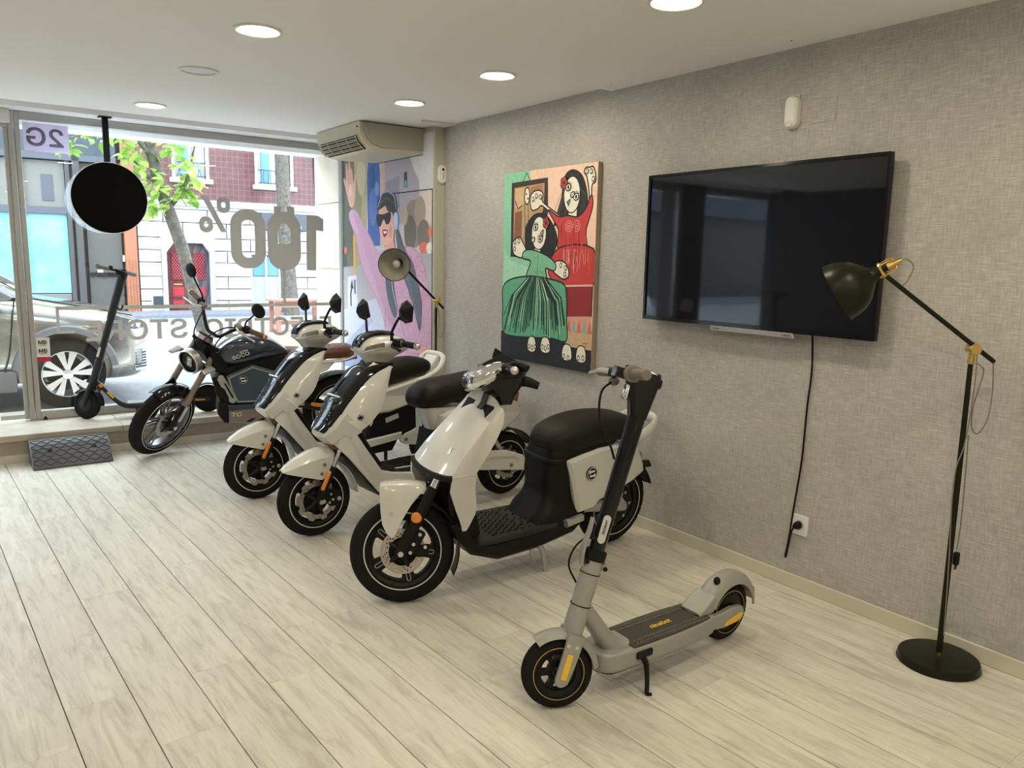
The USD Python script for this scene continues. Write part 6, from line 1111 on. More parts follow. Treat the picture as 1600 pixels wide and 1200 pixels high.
# ------------------------------------------------------------------ the printed panel in the corner
ps = thing("wall_print", "tall advertising print of a waving woman in a pink jumper on the corner panel", "poster", (0, 0, 0))
obj(ps, "backing", G().rbox((XP - 0.003, 6.11, 1.225), (0.006, 1.70, 2.44), 0.001), WM)
pk, pk2 = (214, 168, 198), (188, 138, 172)
def yz(s): return [(-a, b) for a, b in s]
Pl = [((202, 196, 204), [(-6.958, 0.01), (-5.262, 0.01), (-5.262, 2.44), (-6.958, 2.44)])]
for k in range(24):       # soft street behind: many overlapping tints
    q = k / 23; Pl.append((tuple(int(a + (b - a) * q) for a, b in zip((172, 170, 178), (226, 208, 206))), [(-6.958, 1.46 - 0.045 * k), (-5.262, 1.56 - 0.045 * k), (-5.262, 1.46 - 0.045 * k - 0.1), (-6.958, 1.36 - 0.045 * k - 0.1)]))
Pl += [((116, 112, 88), yz([(6.957, 2.42), (6.66, 2.42), (6.70, 1.42), (6.957, 1.40)])), ((178, 164, 124), yz([(6.66, 2.42), (6.40, 2.42), (6.42, 1.44), (6.70, 1.42)])), ((70, 84, 80), yz([(6.957, 2.42), (6.88, 2.42), (6.84, 1.42), (6.957, 1.40)])),
       ((146, 142, 110), ell(-6.62, 1.98, 0.11, 0.24)), ((198, 182, 146), ell(-6.52, 2.2, 0.09, 0.16)), ((100, 104, 84), ell(-6.80, 1.75, 0.09, 0.22)), ((196, 188, 196), yz([(6.40, 2.42), (6.06, 2.42), (6.06, 1.45), (6.42, 1.45)])),
       ((64, 98, 168), yz([(6.379, 2.40), (6.207, 2.40), (6.149, 2.222), (6.154, 1.6), (6.386, 1.6), (6.401, 2.153)])), ((86, 120, 188), ell(-6.29, 1.93, 0.08, 0.16)), ((120, 146, 200), ell(-6.21, 2.08, 0.04, 0.06)), ((56, 84, 150), ell(-6.30, 2.18, 0.06, 0.1)), ((214, 178, 148), yz([(6.125, 2.40), (6.06, 2.40), (6.07, 1.6), (6.13, 1.6)])),
       ((176, 168, 182), yz([(6.06, 2.44), (5.70, 2.44), (5.569, 2.201), (5.469, 2.099), (5.485, 1.8), (6.07, 1.75)])), ((150, 146, 160), yz([(6.05, 2.12), (5.8, 2.16), (5.8, 1.9), (6.05, 1.88)])), ((216, 216, 220), yz([(5.724, 2.44), (5.262, 2.44), (5.262, 2.0), (5.468, 2.012), (5.477, 2.099), (5.569, 2.201)])),
       ((226, 212, 204), yz([(5.46, 2.02), (5.262, 2.02), (5.262, 1.75), (5.40, 1.80)])), ((150, 138, 128), ell(-5.56, 1.77, 0.17, 0.19)), ((112, 106, 100), ell(-5.62, 1.70, 0.10, 0.14)), ((170, 156, 142), ell(-5.46, 1.86, 0.09, 0.12)), ((128, 118, 108), ell(-5.40, 1.68, 0.10, 0.12)), ((186, 170, 150), ell(-5.72, 1.84, 0.06, 0.08)),
       ((64, 74, 82), yz([(5.722, 2.175), (5.672, 2.185), (5.664, 2.055), (5.722, 2.059)])), ((72, 190, 190), ell(-5.693, 2.085, 0.022, 0.032)), ((232, 112, 92), ell(-5.40, 1.585, 0.07, 0.045)), ((236, 132, 110), ell(-5.30, 1.70, 0.03, 0.045)), ((240, 232, 228), ell(-5.31, 1.58, 0.05, 0.045)), ((236, 180, 92), yz([(6.70, 1.70), (6.655, 1.70), (6.665, 1.33), (6.70, 1.32)])), ((232, 106, 92), ell(-6.87, 1.56, 0.03, 0.035)),
       ((222, 220, 236), yz([(6.826, 1.319), (6.636, 1.337), (6.612, 1.02), (6.832, 1.02)])), ((60, 66, 84), line([(-6.76, 1.06), (-6.765, 1.16), (-6.735, 1.24)], 0.03)), ((60, 66, 84), yz([(6.775, 1.22), (6.735, 1.30), (6.70, 1.21)])), ((120, 126, 146), yz([(6.70, 1.29), (6.655, 1.30), (6.65, 1.16), (6.69, 1.17)])),
       ((206, 208, 230), yz([(6.956, 1.0), (6.14, 1.167), (5.992, 0.856), (5.945, 0.2), (6.956, 0.2)])), ((176, 184, 214), yz([(6.956, 0.66), (6.35, 0.98), (6.30, 0.94), (6.956, 0.58)])), ((146, 160, 200), yz([(6.956, 0.62), (6.4, 0.72), (6.4, 0.45), (6.956, 0.4)])), ((222, 220, 236), yz([(6.956, 0.46), (5.95, 0.55), (5.95, 0.02), (6.956, 0.02)]))]
HAND = sg.Polygon(cspline(yz([(6.844, 2.298), (6.835, 2.335), (6.809, 2.337), (6.79, 2.27), (6.775, 2.35), (6.752, 2.35), (6.735, 2.27), (6.715, 2.30), (6.70, 2.247), (6.675, 2.16), (6.645, 2.224), (6.618, 2.215), (6.632, 2.13), (6.673, 1.97), (6.752, 1.95), (6.807, 2.032), (6.861, 2.137), (6.898, 2.196), (6.875, 2.215), (6.845, 2.19)]), 4)).buffer(0)
Pl += [((232, 176, 160), HAND), ((206, 140, 124), line([(-6.79, 2.26), (-6.78, 2.16)], 0.008)), ((206, 140, 124), line([(-6.735, 2.25), (-6.74, 2.16)], 0.008)), ((244, 200, 186), ell(-6.75, 2.10, 0.035, 0.05))]
ARM = sg.Polygon(cspline(yz([(6.78, 1.89), (6.72, 1.92), (6.623, 1.903), (6.5, 1.80), (6.367, 1.693), (6.174, 1.52), (5.90, 1.45), (5.90, 0.87), (6.004, 0.861), (6.141, 1.052), (6.25, 1.17), (6.374, 1.274), (6.535, 1.447), (6.642, 1.672), (6.753, 1.818)]), 4)).buffer(0)
BODY = sg.Polygon(cspline(yz([(6.174, 1.52), (5.95, 1.56), (5.704, 1.585), (5.57, 1.578), (5.48, 1.53), (5.418, 1.474), (5.333, 1.29), (5.275, 1.087), (5.266, 0.817), (5.403, 0.79), (5.436, 0.862), (5.457, 0.45), (5.945, 0.40), (6.004, 0.861), (6.191, 1.211)]), 4)).buffer(0)
Pl += [(pk2, unary_union([ARM, BODY]).buffer(0.008)), (pk, unary_union([ARM, BODY]))]
KN = unary_union([ARM, BODY])
for k in range(10): Pl.append((pk2, line([(-6.70 + 0.02 * k, 1.90 - 0.006 * k), (-6.40 + 0.03 * k, 1.50), (-6.02 + 0.018 * k, 0.98 - 0.01 * k)], 0.006).intersection(ARM)))
for i in range(16):
    for j in range(30):
        x, z = -6.0 + i * 0.047 + (j % 2) * 0.02, 0.44 + j * 0.037
        if KN.contains(sg.Point(x, z)) and (j * 7 + i * 3) % 5: Pl.append(((200, 152, 185), ell(x, z, 0.007, 0.012, n=7)))
Pl += [((88, 98, 112), cspline(yz([(6.049, 1.409), (5.939, 1.389), (5.892, 1.224), (5.845, 1.071), (5.881, 1.001), (5.966, 1.086), (6.026, 1.218)]), 4)), ((88, 98, 112), cspline(yz([(5.865, 1.74), (5.818, 1.728), (5.704, 1.566), (5.569, 1.451), (5.438, 1.191), (5.427, 1.076), (5.458, 0.924), (5.569, 1.142), (5.704, 1.319), (5.796, 1.414), (5.819, 1.555)]), 4)), ((112, 122, 136), line([(-5.80, 1.50), (-5.62, 1.30), (-5.50, 1.05)], 0.012)),
       ((226, 160, 140), yz([(6.06, 1.66), (5.90, 1.66), (5.86, 1.55), (6.02, 1.53)])), ((236, 176, 156), cspline(yz([(6.16, 1.90), (6.03, 1.95), (5.90, 1.88), (5.889, 1.70), (5.937, 1.63), (6.03, 1.605), (6.09, 1.63), (6.15, 1.72)]), 4)), ((222, 150, 132), ell(-5.95, 1.72, 0.03, 0.06)),
       ((62, 58, 56), cspline(yz([(6.19, 1.90), (6.185, 1.97), (6.12, 2.02), (6.02, 2.035), (5.92, 2.01), (5.85, 1.95), (5.845, 1.88), (5.895, 1.83), (5.92, 1.87), (6.0, 1.885), (6.04, 1.93), (6.10, 1.915)]), 4)), ((82, 78, 74), line([(-6.14, 1.96), (-6.02, 1.995), (-5.90, 1.95)], 0.02)), ((34, 32, 34), cspline(yz([(6.208, 1.862), (6.082, 1.862), (5.948, 1.875), (5.955, 1.80), (6.02, 1.775), (6.075, 1.82), (6.13, 1.765), (6.19, 1.775)]), 4)),
       ((150, 170, 208), line([(-6.18, 1.93), (-6.10, 2.035), (-5.99, 2.055), (-5.88, 2.0), (-5.85, 1.90)], 0.014)), ((168, 188, 224), ell(-5.856, 1.80, 0.048, 0.075)), ((190, 206, 236), ell(-5.862, 1.81, 0.03, 0.055)), ((150, 44, 52), cspline(yz([(6.10, 1.73), (6.03, 1.735), (5.995, 1.72), (6.02, 1.69), (6.07, 1.672)]), 4)), ((246, 240, 236), yz([(6.085, 1.722), (6.01, 1.722), (6.02, 1.705), (6.07, 1.70)])),
       ((240, 228, 236), line([(-5.94, 1.42), (-5.92, 1.25), (-5.85, 1.10), (-5.78, 0.95), (-5.70, 0.8), (-5.60, 0.62)], 0.009)), ((228, 166, 156), cspline(yz([(5.468, 0.751), (5.43, 0.80), (5.36, 0.81), (5.27, 0.805), (5.266, 0.74), (5.34, 0.69), (5.435, 0.701)]), 4))]
BX = sg.box(-6.958, 0.01, -5.262, 2.44)
flat_art(ps, "printed_picture", [(c, (s if hasattr(s, "geom_type") else sg.Polygon(s)).buffer(0).intersection(BX)) for c, s in Pl], (XP - 0.0062, 0, 0), -Y, Z, 0.000015, gain=1.08)
for a in ((5.262, 6.07, 2.020, 2.026), (5.262, 5.267, 0.06, 2.02)): obj(ps, "panel_gap", G().rbox((XP - 0.009, (a[0] + a[1]) / 2, (a[2] + a[3]) / 2), (0.003, a[1] - a[0], a[3] - a[2]), 0.0005), BM)
obj(ps, "panel_edge", G().rbox((XP - 0.009, 6.071, 1.0), (0.003, 0.004, 2.0), 0.0005), PRINT_W)
obj(ps, "edge_trim", G().rbox((XP - 0.006, 6.93, 1.22), (0.012, 0.02, 2.42), 0.002), AL)

# ================================================================== THE STREET OUTSIDE
ASPH = mat("asphalt", (0.19, 0.195, 0.21), 0.85, bump=(60, 0.4, 0.004), var=(1.4, (0.25, 0.255, 0.27)))
PAVE = mat("pavement_stone", (0.50, 0.48, 0.45), 0.8, bump=(14, 0.5, 0.006), var=(9, (0.54, 0.52, 0.48)))
def ground(name, pts, m, z0=-0.4): return tag(obj("/World", name, G().loft([[(x, y, z0) for x, y, z in pts], pts]), m, smooth=False), kind="structure")
ground("pavement", [(-14, 7.55, 0.06), (16, 7.55, 0.06), (16, 8.15, 0.045), (-14, 8.15, 0.045)], PAVE)
ground("road", [(-30, 8.15, 0.02), (34, 8.15, 0.02), (34, 21.2, -0.14), (-30, 21.2, -0.14)], ASPH)
PAVE2 = mat("far_pavement_shaded", (0.16, 0.17, 0.20), 0.85, bump=(20, 0.4, 0.004))  # bluish grey puts the shade over the far pavement into its colour
ground("pavement", [(-30, 21.2, -0.06), (34, 21.2, -0.06), (34, 26, -0.10), (-30, 26, -0.10)], PAVE2)
for k in range(20):
    tag_ = obj("/World/pavement", "kerb_stone", G().rbox((-9.5 + k * 1.2, 8.12, 0.0), (1.19, 0.14, 0.12), 0.02), STONE)

# the pale house with the red door across the street
MAROON = usdkit.material(stage, LK + "maroon_tile", {"tc": ("texture_coordinate", {}), "mp": ("mapping", {"rotation": (math.pi / 2, 0, 0)}), "br": ("brick_texture", {"scale": 1.0, "brick_width": 0.15, "row_height": 0.15, "mortar_size": 0.008, "offset": 0.0, "color1": (0.085, 0.024, 0.028), "color2": (0.105, 0.034, 0.038), "mortar": (0.15, 0.075, 0.075)}),
    "n": ("noise_texture", {"scale": 2.0, "detail": 4.0}), "r": ("rgb_ramp", {"ramp": [(0.3, (0.85,) * 3), (0.7, (1.2,) * 3)]}), "m": ("mix", {"mix_type": "multiply", "fac": 1.0}), "p": ("principled_bsdf", {"roughness": 0.35})},
    [("tc.object", "mp.vector"), ("mp.vector", "br.vector"), ("tc.object", "n.vector"), ("n.fac", "r.fac"), ("br.color", "m.color1"), ("r.color", "m.color2"), ("m.color", "p.base_color")], surface="p.BSDF")
LIME = mat("limewashed_stone", (0.36, 0.38, 0.41), 0.85, bump=(9, 0.4, 0.006), var=(2.2, (0.45, 0.46, 0.475)))
SURR = mat("door_surround_stone", (0.34, 0.36, 0.40), 0.8, bump=(12, 0.4, 0.004)); DOORR = mat("red_door_paint", (0.30, 0.008, 0.022), 0.35, coat=0.3); JOINT = mat("stone_joint", (0.12, 0.125, 0.14), 0.9)
PANE = mat("far_pane", (0.42, 0.52, 0.60), 0.12); BLUE = mat("blue_shutter", (0.10, 0.26, 0.58), 0.45); PBLUE = mat("pale_blue_paint", (0.34, 0.48, 0.58), 0.5); FWHITE = mat("far_white_paint", (0.55, 0.56, 0.58), 0.6); AWN = mat("dark_sign_board", (0.07, 0.075, 0.10), 0.6); IRON = mat("wrought_iron", (0.03, 0.03, 0.04), 0.5)
hs = thing("building", "pale stone house with maroon tiled upper wall and red double door across the street", "building", (5.0, 23.0, 0), -4.0)
def hb(name, x0, x1, z0, z1, y0, y1, m, r=0.0, par=None, label=None): return obj(par or hs, name, G().rbox(((x0 + x1) / 2, (y0 + y1) / 2, (z0 + z1) / 2), (x1 - x0, y1 - y0, z1 - z0), r), m, label)
def openwall(x0, x1, z0, z1, holes): s = sg.box(x0, z0, x1, z1); return s.difference(unary_union([sg.box(*h) for h in holes]))
hw_ = [(0.30, 3.53, 1.08, 5.45), (2.50, 3.48, 3.42, 5.45), (5.2, 3.45, 6.1, 5.4)]
obj(hs, "tiled_wall", G().ext(openwall(-0.72, 9.5, 2.97, 8.0, hw_), (0, 0, 0), X, Z, -0.4, 0.0), MAROON)
hb("inner_wall", -0.72, 9.5, -0.4, 8.0, 0.41, 0.5, JOINT)
hb("string_course", -0.74, 9.5, 2.78, 2.97, -0.06, 0.35, LIME, 0.02); hb("string_moulding", -0.74, 9.5, 2.70, 2.78, -0.03, 0.35, SURR, 0.01)
for (x0, z0, x1, z1) in hw_:
    w_ = hb("window_frame", x0, x1, z0, z1, 0.16, 0.22, FWHITE)
    for a, b in ((x0 + 0.05, (x0 + x1) / 2 - 0.03), ((x0 + x1) / 2 + 0.03, x1 - 0.05)): hb("window_pane", a, b, z0 + 0.08, z1 - 0.06, 0.14, 0.165, PANE if a < (x0 + x1) / 2 else PBLUE, par=w_)
    hb("blue_curtain", x0 + 0.12, x0 + 0.36, z0 + 0.1, z1 - 0.08, 0.11, 0.135, BLUE, par=w_)
    for a, b in ((x0 - 0.09, x0), (x1, x1 + 0.09)): hb("window_jamb", a, b, z0, z1, -0.03, 0.2, FWHITE, 0.01)
    hb("window_sill", x0 - 0.16, x1 + 0.18, z0 - 0.13, z0, -0.12, 0.2, LIME, 0.02)
    rl = obj(hs, "window_railing", G().tube([(x0, -0.06, z0 + 0.42), (x1, -0.06, z0 + 0.42)], 0.012, 6).tube([(x0, -0.06, z0 + 0.06), (x1, -0.06, z0 + 0.06)], 0.012, 6), IRON)
    g = G()
    for k in range(9): q = x0 + 0.05 + k * (x1 - x0 - 0.1) / 8; g.tube([(q, -0.06, z0 + 0.06), (q + 0.03 * (-1) ** k, -0.06, z0 + 0.24), (q, -0.06, z0 + 0.42)], 0.008, 5, 3)
    obj(rl, "railing_bars", g, IRON)
# stone blocks of the ground floor, each with its joint
holes = [(-0.16, -0.4, 1.24, 2.02), (2.24, -0.4, 3.10, 1.50), (2.52, 2.22, 3.86, 2.70)]
hole_u = unary_union([sg.box(*h) for h in holes]); zc = [-0.4, 0.19, 0.52, 0.86, 1.25, 1.58, 1.92, 2.34, 2.70]
hb("block_backing", -0.72, 9.5, -0.4, 2.72, 0.12, 0.4, JOINT)
for i in range(len(zc) - 1):
    x = -0.72 - (0.5 if i % 2 else 0.0)
    while x < 9.5:
        b = sg.box(max(x, -0.72) + 0.01, zc[i] + 0.012, min(x + 1.15, 9.5) - 0.01, zc[i + 1] - 0.006).difference(hole_u)
        for q in getattr(b, "geoms", [b]):
            if q.area > 0.01: obj(hs, "stone_block", G().prism(np.asarray(q.exterior.coords)[:-1], (0, 0, 0), X, Z, -0.14, -0.012 + RNG.random() * 0.008, 0.006), LIME, smooth=False)
        x += 1.15
arch = [(-0.155, -0.12), (-0.155, 1.60), (0.09, 1.93), (1.0, 1.93), (1.235, 1.60), (1.235, -0.12), (1.10, -0.12), (1.10, 1.52), (0.92, 1.78), (0.17, 1.78), (-0.02, 1.52), (-0.02, -0.12)]
obj(hs, "stone_backing", G().ext(sg.box(-0.16, 1.5, 1.24, 2.03).difference(sg.Polygon([(-0.1, -1), (-0.1, 1.58), (0.13, 1.86), (0.96, 1.86), (1.18, 1.58), (1.18, -1)])), (0, 0, 0), X, Z, -0.14, -0.01), LIME)
for q in (arch[0:2] + [arch[10], arch[11]], [arch[1], arch[2], arch[9], arch[10]], [arch[2], arch[3], arch[8], arch[9]], [arch[3], arch[4], arch[7], arch[8]], [arch[4], arch[5], arch[6], arch[7]]):
    obj(hs, "surround_stone", G().prism(q, (0, 0, 0), X, Z, -0.2, 0.035, 0.008), SURR, smooth=False)
dl = sub(hs, "door", "red double door with lattice windows")
for s, x0, x1 in ((0, -0.02, 0.535), (1, 0.545, 1.10)):
    poly = [(x0, -0.10), (x1, -0.10), (x1, 1.78 if s == 0 else 1.52), (0.92, 1.78), (x0, 1.78)] if s else [(x0, -0.10), (x1, -0.10), (x1, 1.78), (0.17, 1.78), (x0, 1.52)]
    obj(dl, "door_leaf", G().prism(poly, (0, 0, 0), X, Z, -0.2, -0.12, 0.004), DOORR, smooth=False)
    c = (x0 + x1) / 2
    hbx = lambda n, a, b, z0, z1, y0, y1, m: hb(n, a, b, z0, z1, y0, y1, m, 0.01, dl)
    hbx("lattice_opening", c - 0.15, c + 0.15, 0.78, 1.52, 0.085, 0.125, BM)
    g = G(); bx = sg.box(c - 0.15, 0.78, c + 0.15, 1.52)
    for k in range(-9, 14):
        for sg2 in (1, -1):
            l = sg.LineString([(c - 0.15, 0.62 + k * 0.1), (c + 0.15, 0.62 + k * 0.1 + sg2 * 0.42)]).intersection(bx)
            if l.length > 0.03: a, b = l.coords[0], l.coords[-1]; g.tube([(a[0], 0.08, a[1]), (b[0], 0.08, b[1])], 0.011, 5)
    obj(dl, "lattice", g, DOORR)
    hbx("door_panel", c - 0.15, c + 0.15, 0.30, 0.58, 0.095, 0.125, DOORR); hbx("door_panel", c - 0.11, c + 0.11, 0.34, 0.54, 0.08, 0.1, DOORR); hbx("door_panel", c - 0.15, c + 0.15, -0.02, 0.2, 0.095, 0.125, DOORR)
hb("letter_slot", 0.15, 0.36, 0.63, 0.67, 0.10, 0.125, BS, 0.005, dl)
hb("door_step", -0.25, 1.35, -0.22, -0.10, -0.3, 0.2, SURR, 0.02)
hb("vent_grille", -0.42, -0.15, -0.02, 0.34, -0.01, 0.05, IRON, 0.03); hb("vent_frame", -0.46, -0.11, -0.08, 0.40, 0.0, 0.06, SURR, 0.05)
hb("sign_board", 2.53, 3.86, 2.23, 2.69, -0.10, 0.1, AWN, 0.01); hb("sign_panel", 2.95, 3.12, 2.30, 2.62, -0.12, -0.09, FWHITE, 0.005)
for k in range(3): obj(hs, "sign_lettering", G().text("bar", 0.09, (3.62, -0.101, 2.33), X, Z, 0.004), FWHITE, smooth=False) if k == 0 else None
hb("blue_shop_door", 2.24, 3.10, -0.2, 0.88, 0.1, 0.16, PBLUE); hb("blue_shop_window", 2.30, 3.06, 0.90, 1.46, 0.1, 0.16, BLUE)
for x in (2.24, 2.66, 3.06): hb("shop_post", x - 0.02, x + 0.04, -0.2, 1.5, 0.06, 0.12, FWHITE)
obj(hs, "house_number", G().text("34", 0.1, (2.0, -0.016, 1.22), X, Z, 0.01), AWN, smooth=False)
obj(hs, "facade_cable", G().tube([(4.1, -0.05, 5.4), (4.12, -0.06, 4.2), (4.2, -0.05, 3.2), (4.25, -0.05, 3.0)], 0.02, 6, 4), IRON); obj(hs, "rain_pipe", G().cyl((4.42, -0.08, 3.0), (4.42, -0.08, 8.0), 0.06, n=12), FWHITE)
# the dark shop beside it
DK = mat("dark_shop_paint", (0.05, 0.048, 0.05), 0.6); NAVYF = mat("navy_fascia", (0.032, 0.048, 0.068), 0.55); GREYW = mat("grey_shutter", (0.075, 0.072, 0.068), 0.6); CYAN = mat("cyan_window_reflection", (0.10, 0.40, 0.46), 0.35, var=(1.2, (0.24, 0.50, 0.53))); TERRA = mat("terracotta_paint", (0.30, 0.115, 0.06), 0.7); PALEP = mat("pale_shop_panel", (0.15, 0.15, 0.14), 0.6)  # cyan paints the reflections in the shop windows into their colour
sp = thing("building", "dark shop front with cyan windows and terracotta pilaster across the street", "building", (5.0, 23.0, 0), -4.0)
hs2 = lambda n, x0, x1, z0, z1, y0, y1, m, r=0.0, par=None: hb(n, x0, x1, z0, z1, y0, y1, m, r, par or sp)
hs2("wall", -36, -0.80, -0.4, 8.0, 0.3, 0.5, DK); hs2("fascia", -36, -1.15, 3.92, 4.55, -0.08, 0.3, NAVYF, 0.01); hs2("fascia_rail", -36, -1.15, 3.76, 3.92, -0.10, 0.3, AWN, 0.01); hs2("upper_wall", -36, -1.06, 4.55, 8.0, 0.1, 0.3, NAVYF)
hs2("pilaster", -1.04, -0.745, -0.2, 8.0, -0.06, 0.3, TERRA, 0.01)
for k in range(4): hs2("pilaster_flute", -1.02 + k * 0.075, -0.98 + k * 0.075, -0.2, 1.3, -0.075, -0.05, TERRA, 0.005)
for x0, x1 in ((-3.24, -2.34), (-4.20, -3.34), (-5.6, -4.5), (-7.2, -5.9)):
    hs2("shop_window", x0, x1, 0.42, 2.42, 0.05, 0.12, CYAN); hs2("top_panel", x0, x1, 2.60, 3.74, 0.05, 0.12, PALEP); hs2("transom", x0 - 0.08, x1 + 0.08, 2.42, 2.60, -0.04, 0.3, AWN, 0.01); hs2("stall_riser", x0, x1, -0.2, 0.40, 0.02, 0.3, PALEP, 0.01)
for x in (-2.28, -3.29, -4.35): hs2("shop_pillar", x - 0.05, x + 0.06, -0.2, 3.8, -0.05, 0.3, DK, 0.01)
hs2("top_window", -2.85, -2.6, 2.75, 3.4, 0.03, 0.06, AWN)
hs2("door_shutter", -1.90, -1.10, -0.2, 2.20, 0.12, 0.2, GREYW)
for z in (0.92, 0.86): hs2("shutter_bar", -1.88, -1.12, z, z + 0.035, 0.06, 0.13, BM)
hs2("padlock_box", -1.72, -1.58, 0.95, 1.03, 0.05, 0.12, SV, 0.01); hs2("door_plate", -1.10, -1.05, 1.25, 1.42, -0.01, 0.1, FWHITE); hs2("over_door_panel", -2.2, -1.10, 2.28, 3.74, 0.08, 0.14, GREYW)
hs2("drain_post", -2.16, -2.0, -0.2, 4.0, -0.1, 0.1, DK)

# trees
BARK = mat("bark", (0.055, 0.047, 0.038), 0.9, bump=(22, 0.8, 0.02), var=(12, (0.15, 0.135, 0.115)))
def leaf_mat(k, c): return usdkit.material(stage, LK + f"leaf_{k}", {"p": ("principled_bsdf", {"base_color": c, "roughness": 0.45}), "t": ("translucent_bsdf", {"color": tuple(min(1, x * 1.6) for x in c)}), "m": ("mix_closure", {"fac": 0.45})}, [("p.BSDF", "m.closure1"), ("t.BSDF", "m.closure2")], surface="m.closure")
LEAF = [leaf_mat(0, (0.16, 0.30, 0.05)), leaf_mat(1, (0.24, 0.38, 0.08)), leaf_mat(2, (0.36, 0.46, 0.12))]
def leaf(c, d, n_, L):
    d, n_ = unit(d), unit(n_); w = unit(np.cross(d, n_)); n_ = np.cross(w, d); r = []
    for t, hw, dr in ((0, 0.02, 0), (0.25, 0.24, 0.02), (0.55, 0.30, 0.0), (0.82, 0.17, -0.06), (1.0, 0.01, -0.16)):
        p = c + d * L * t + n_ * L * dr; r.append([p - w * hw * L + n_ * 0.05 * L, p, p + w * hw * L + n_ * 0.05 * L])
    return G().loft(r, cap=False, closed=False)
def tree(label, trunk, radii, branches, clusters, seed, nl, crown=None):
    r = random.Random(seed); b = np.asarray(trunk[0], float); t = thing("street_tree", label, "tree", tuple(b)); f = lambda P: [np.asarray(p, float) - b for p in P]
    obj(t, "trunk", G().tube(f(trunk), radii, 14, 5), BARK)
    for br in branches: obj(t, "branch", G().tube(f(br), np.linspace(0.045, 0.012, len(br)), 8, 4), BARK)
    for k in range(nl):
        c, rad = clusters[k % len(clusters)]; v = np.array([r.gauss(0, 1) for _ in range(3)]); v = unit(v) * (r.random() ** 0.5) * rad
        p = np.asarray(c, float) - b + v * [1, 1, 0.85]; obj(t, "leaf", leaf(p, A_(r.uniform(-1, 1), r.uniform(-1, 1), r.uniform(-0.9, 0.2)), A_(r.uniform(-.6, .6), r.uniform(-.6, .6), 1), r.uniform(0.13, 0.24)), LEAF[r.randrange(3)])
    if crown:
        g = G()
        for k in range(crown[2]):
            v = unit(np.array([r.gauss(0, 1) for _ in range(3)])) * r.random() ** 0.45 * crown[1]; p = np.asarray(crown[0], float) - b + v * [1, 1, 0.7]
            g.join(leaf(p, A_(r.uniform(-1, 1), r.uniform(-1, 1), r.uniform(-0.9, 0.2)), A_(r.uniform(-.6, .6), r.uniform(-.6, .6), 1), r.uniform(0.2, 0.32)))
        obj(t, "upper_foliage", g, LEAF[1], kind="stuff")
    return t
tree("slim leaning street tree with bright green leaves in front of the red door", [(3.48, 13.5, -0.05), (3.42, 13.5, 0.35), (3.29, 13.5, 0.99), (3.17, 13.5, 1.56), (3.02, 13.5, 2.06), (2.87, 13.5, 2.55), (2.78, 13.5, 3.03), (2.69, 13.5, 3.5), (2.6, 13.5, 4.2)], [0.12, 0.105, 0.10, 0.098, 0.095, 0.09, 0.085, 0.08, 0.06],
     [[(2.98, 13.5, 2.2), (3.2, 13.45, 2.5), (3.3, 13.4, 2.8), (3.4, 13.4, 3.2)], [(2.8, 13.5, 2.9), (2.55, 13.4, 3.2), (2.1, 13.3, 3.3), (1.6, 13.2, 3.1)], [(2.85, 13.5, 2.6), (2.6, 13.5, 2.75), (2.5, 13.5, 3.0)], [(2.1, 13.3, 3.3), (1.9, 13.2, 3.45), (1.7, 13.1, 3.4)]],
     [((2.55, 13.4, 2.75), 0.30), ((3.2, 13.3, 3.05), 0.34), ((3.3, 13.4, 2.72), 0.28), ((2.8, 13.2, 2.42), 0.26), ((2.5, 13.4, 3.05), 0.28), ((3.25, 13.4, 2.42), 0.16), ((2.45, 13.5, 2.5), 0.18), ((3.0, 13.3, 3.35), 0.32), ((1.9, 13.2, 3.22), 0.20), ((1.58, 13.2, 3.0), 0.13), ((2.7, 13.2, 2.2), 0.16), ((2.3, 13.3, 3.35), 0.25)], 5, 290, ((2.4, 14.2, 6.9), 2.3, 1500))
tree("thick upright street tree trunk near the blue shop door", [(7.80, 21.3, -0.2), (7.76, 21.3, 0.8), (7.70, 21.3, 2.2), (7.64, 21.3, 4.3), (7.6, 21.3, 7.5)], [0.26, 0.21, 0.19, 0.18, 0.16], [], [((7.6, 21.3, 7.2), 1.2)], 6, 40, ((6.6, 20.0, 8.6), 2.4, 1300))

# the silver car at the kerb
CARP = mat("car_silver", (0.33, 0.325, 0.295), 0.22, 0.85, coat=1.0); CARG = mat("car_glass", (0.02, 0.025, 0.03), 0.04, coat=0.6); CLAD = mat("car_cladding", (0.16, 0.16, 0.165), 0.55); ALLOY = mat("alloy_wheel", (0.80, 0.80, 0.80), 0.25, 0.75)
cr = thing("car", "silver car parked at the kerb right outside the shop window", "car", (-0.55, 9.3, 0.02))
co = A_(0.55, 0, -0.02)       # so that the coordinates below run in the street's own x
def csec(x, hw, z0, z1, p=4.5, n=40): return sec(x, hw, z0, z1, p, n)
body = G().loft(lofts([csec(*q) for q in ((1.645, 0.50, 0.40, 0.70), (1.625, 0.62, 0.30, 0.79), (1.56, 0.76, 0.24, 0.845), (1.42, 0.845, 0.22, 0.90), (1.15, 0.885, 0.22, 0.965), (0.85, 0.90, 0.22, 1.02), (0.5, 0.905, 0.22, 1.085), (0.2, 0.91, 0.22, 1.12), (-0.6, 0.915, 0.22, 1.13), (-1.8, 0.915, 0.22, 1.13), (-2.5, 0.88, 0.26, 1.12), (-2.72, 0.76, 0.40, 1.0))], 3)).move(co)
def mani(g): v, f = g.arr(); m = trimesh.Trimesh(v, f, process=True, merge_tex=True); return manifold3d.Manifold(manifold3d.Mesh(np.asarray(m.vertices, np.float32), np.asarray(m.faces, np.uint32)))
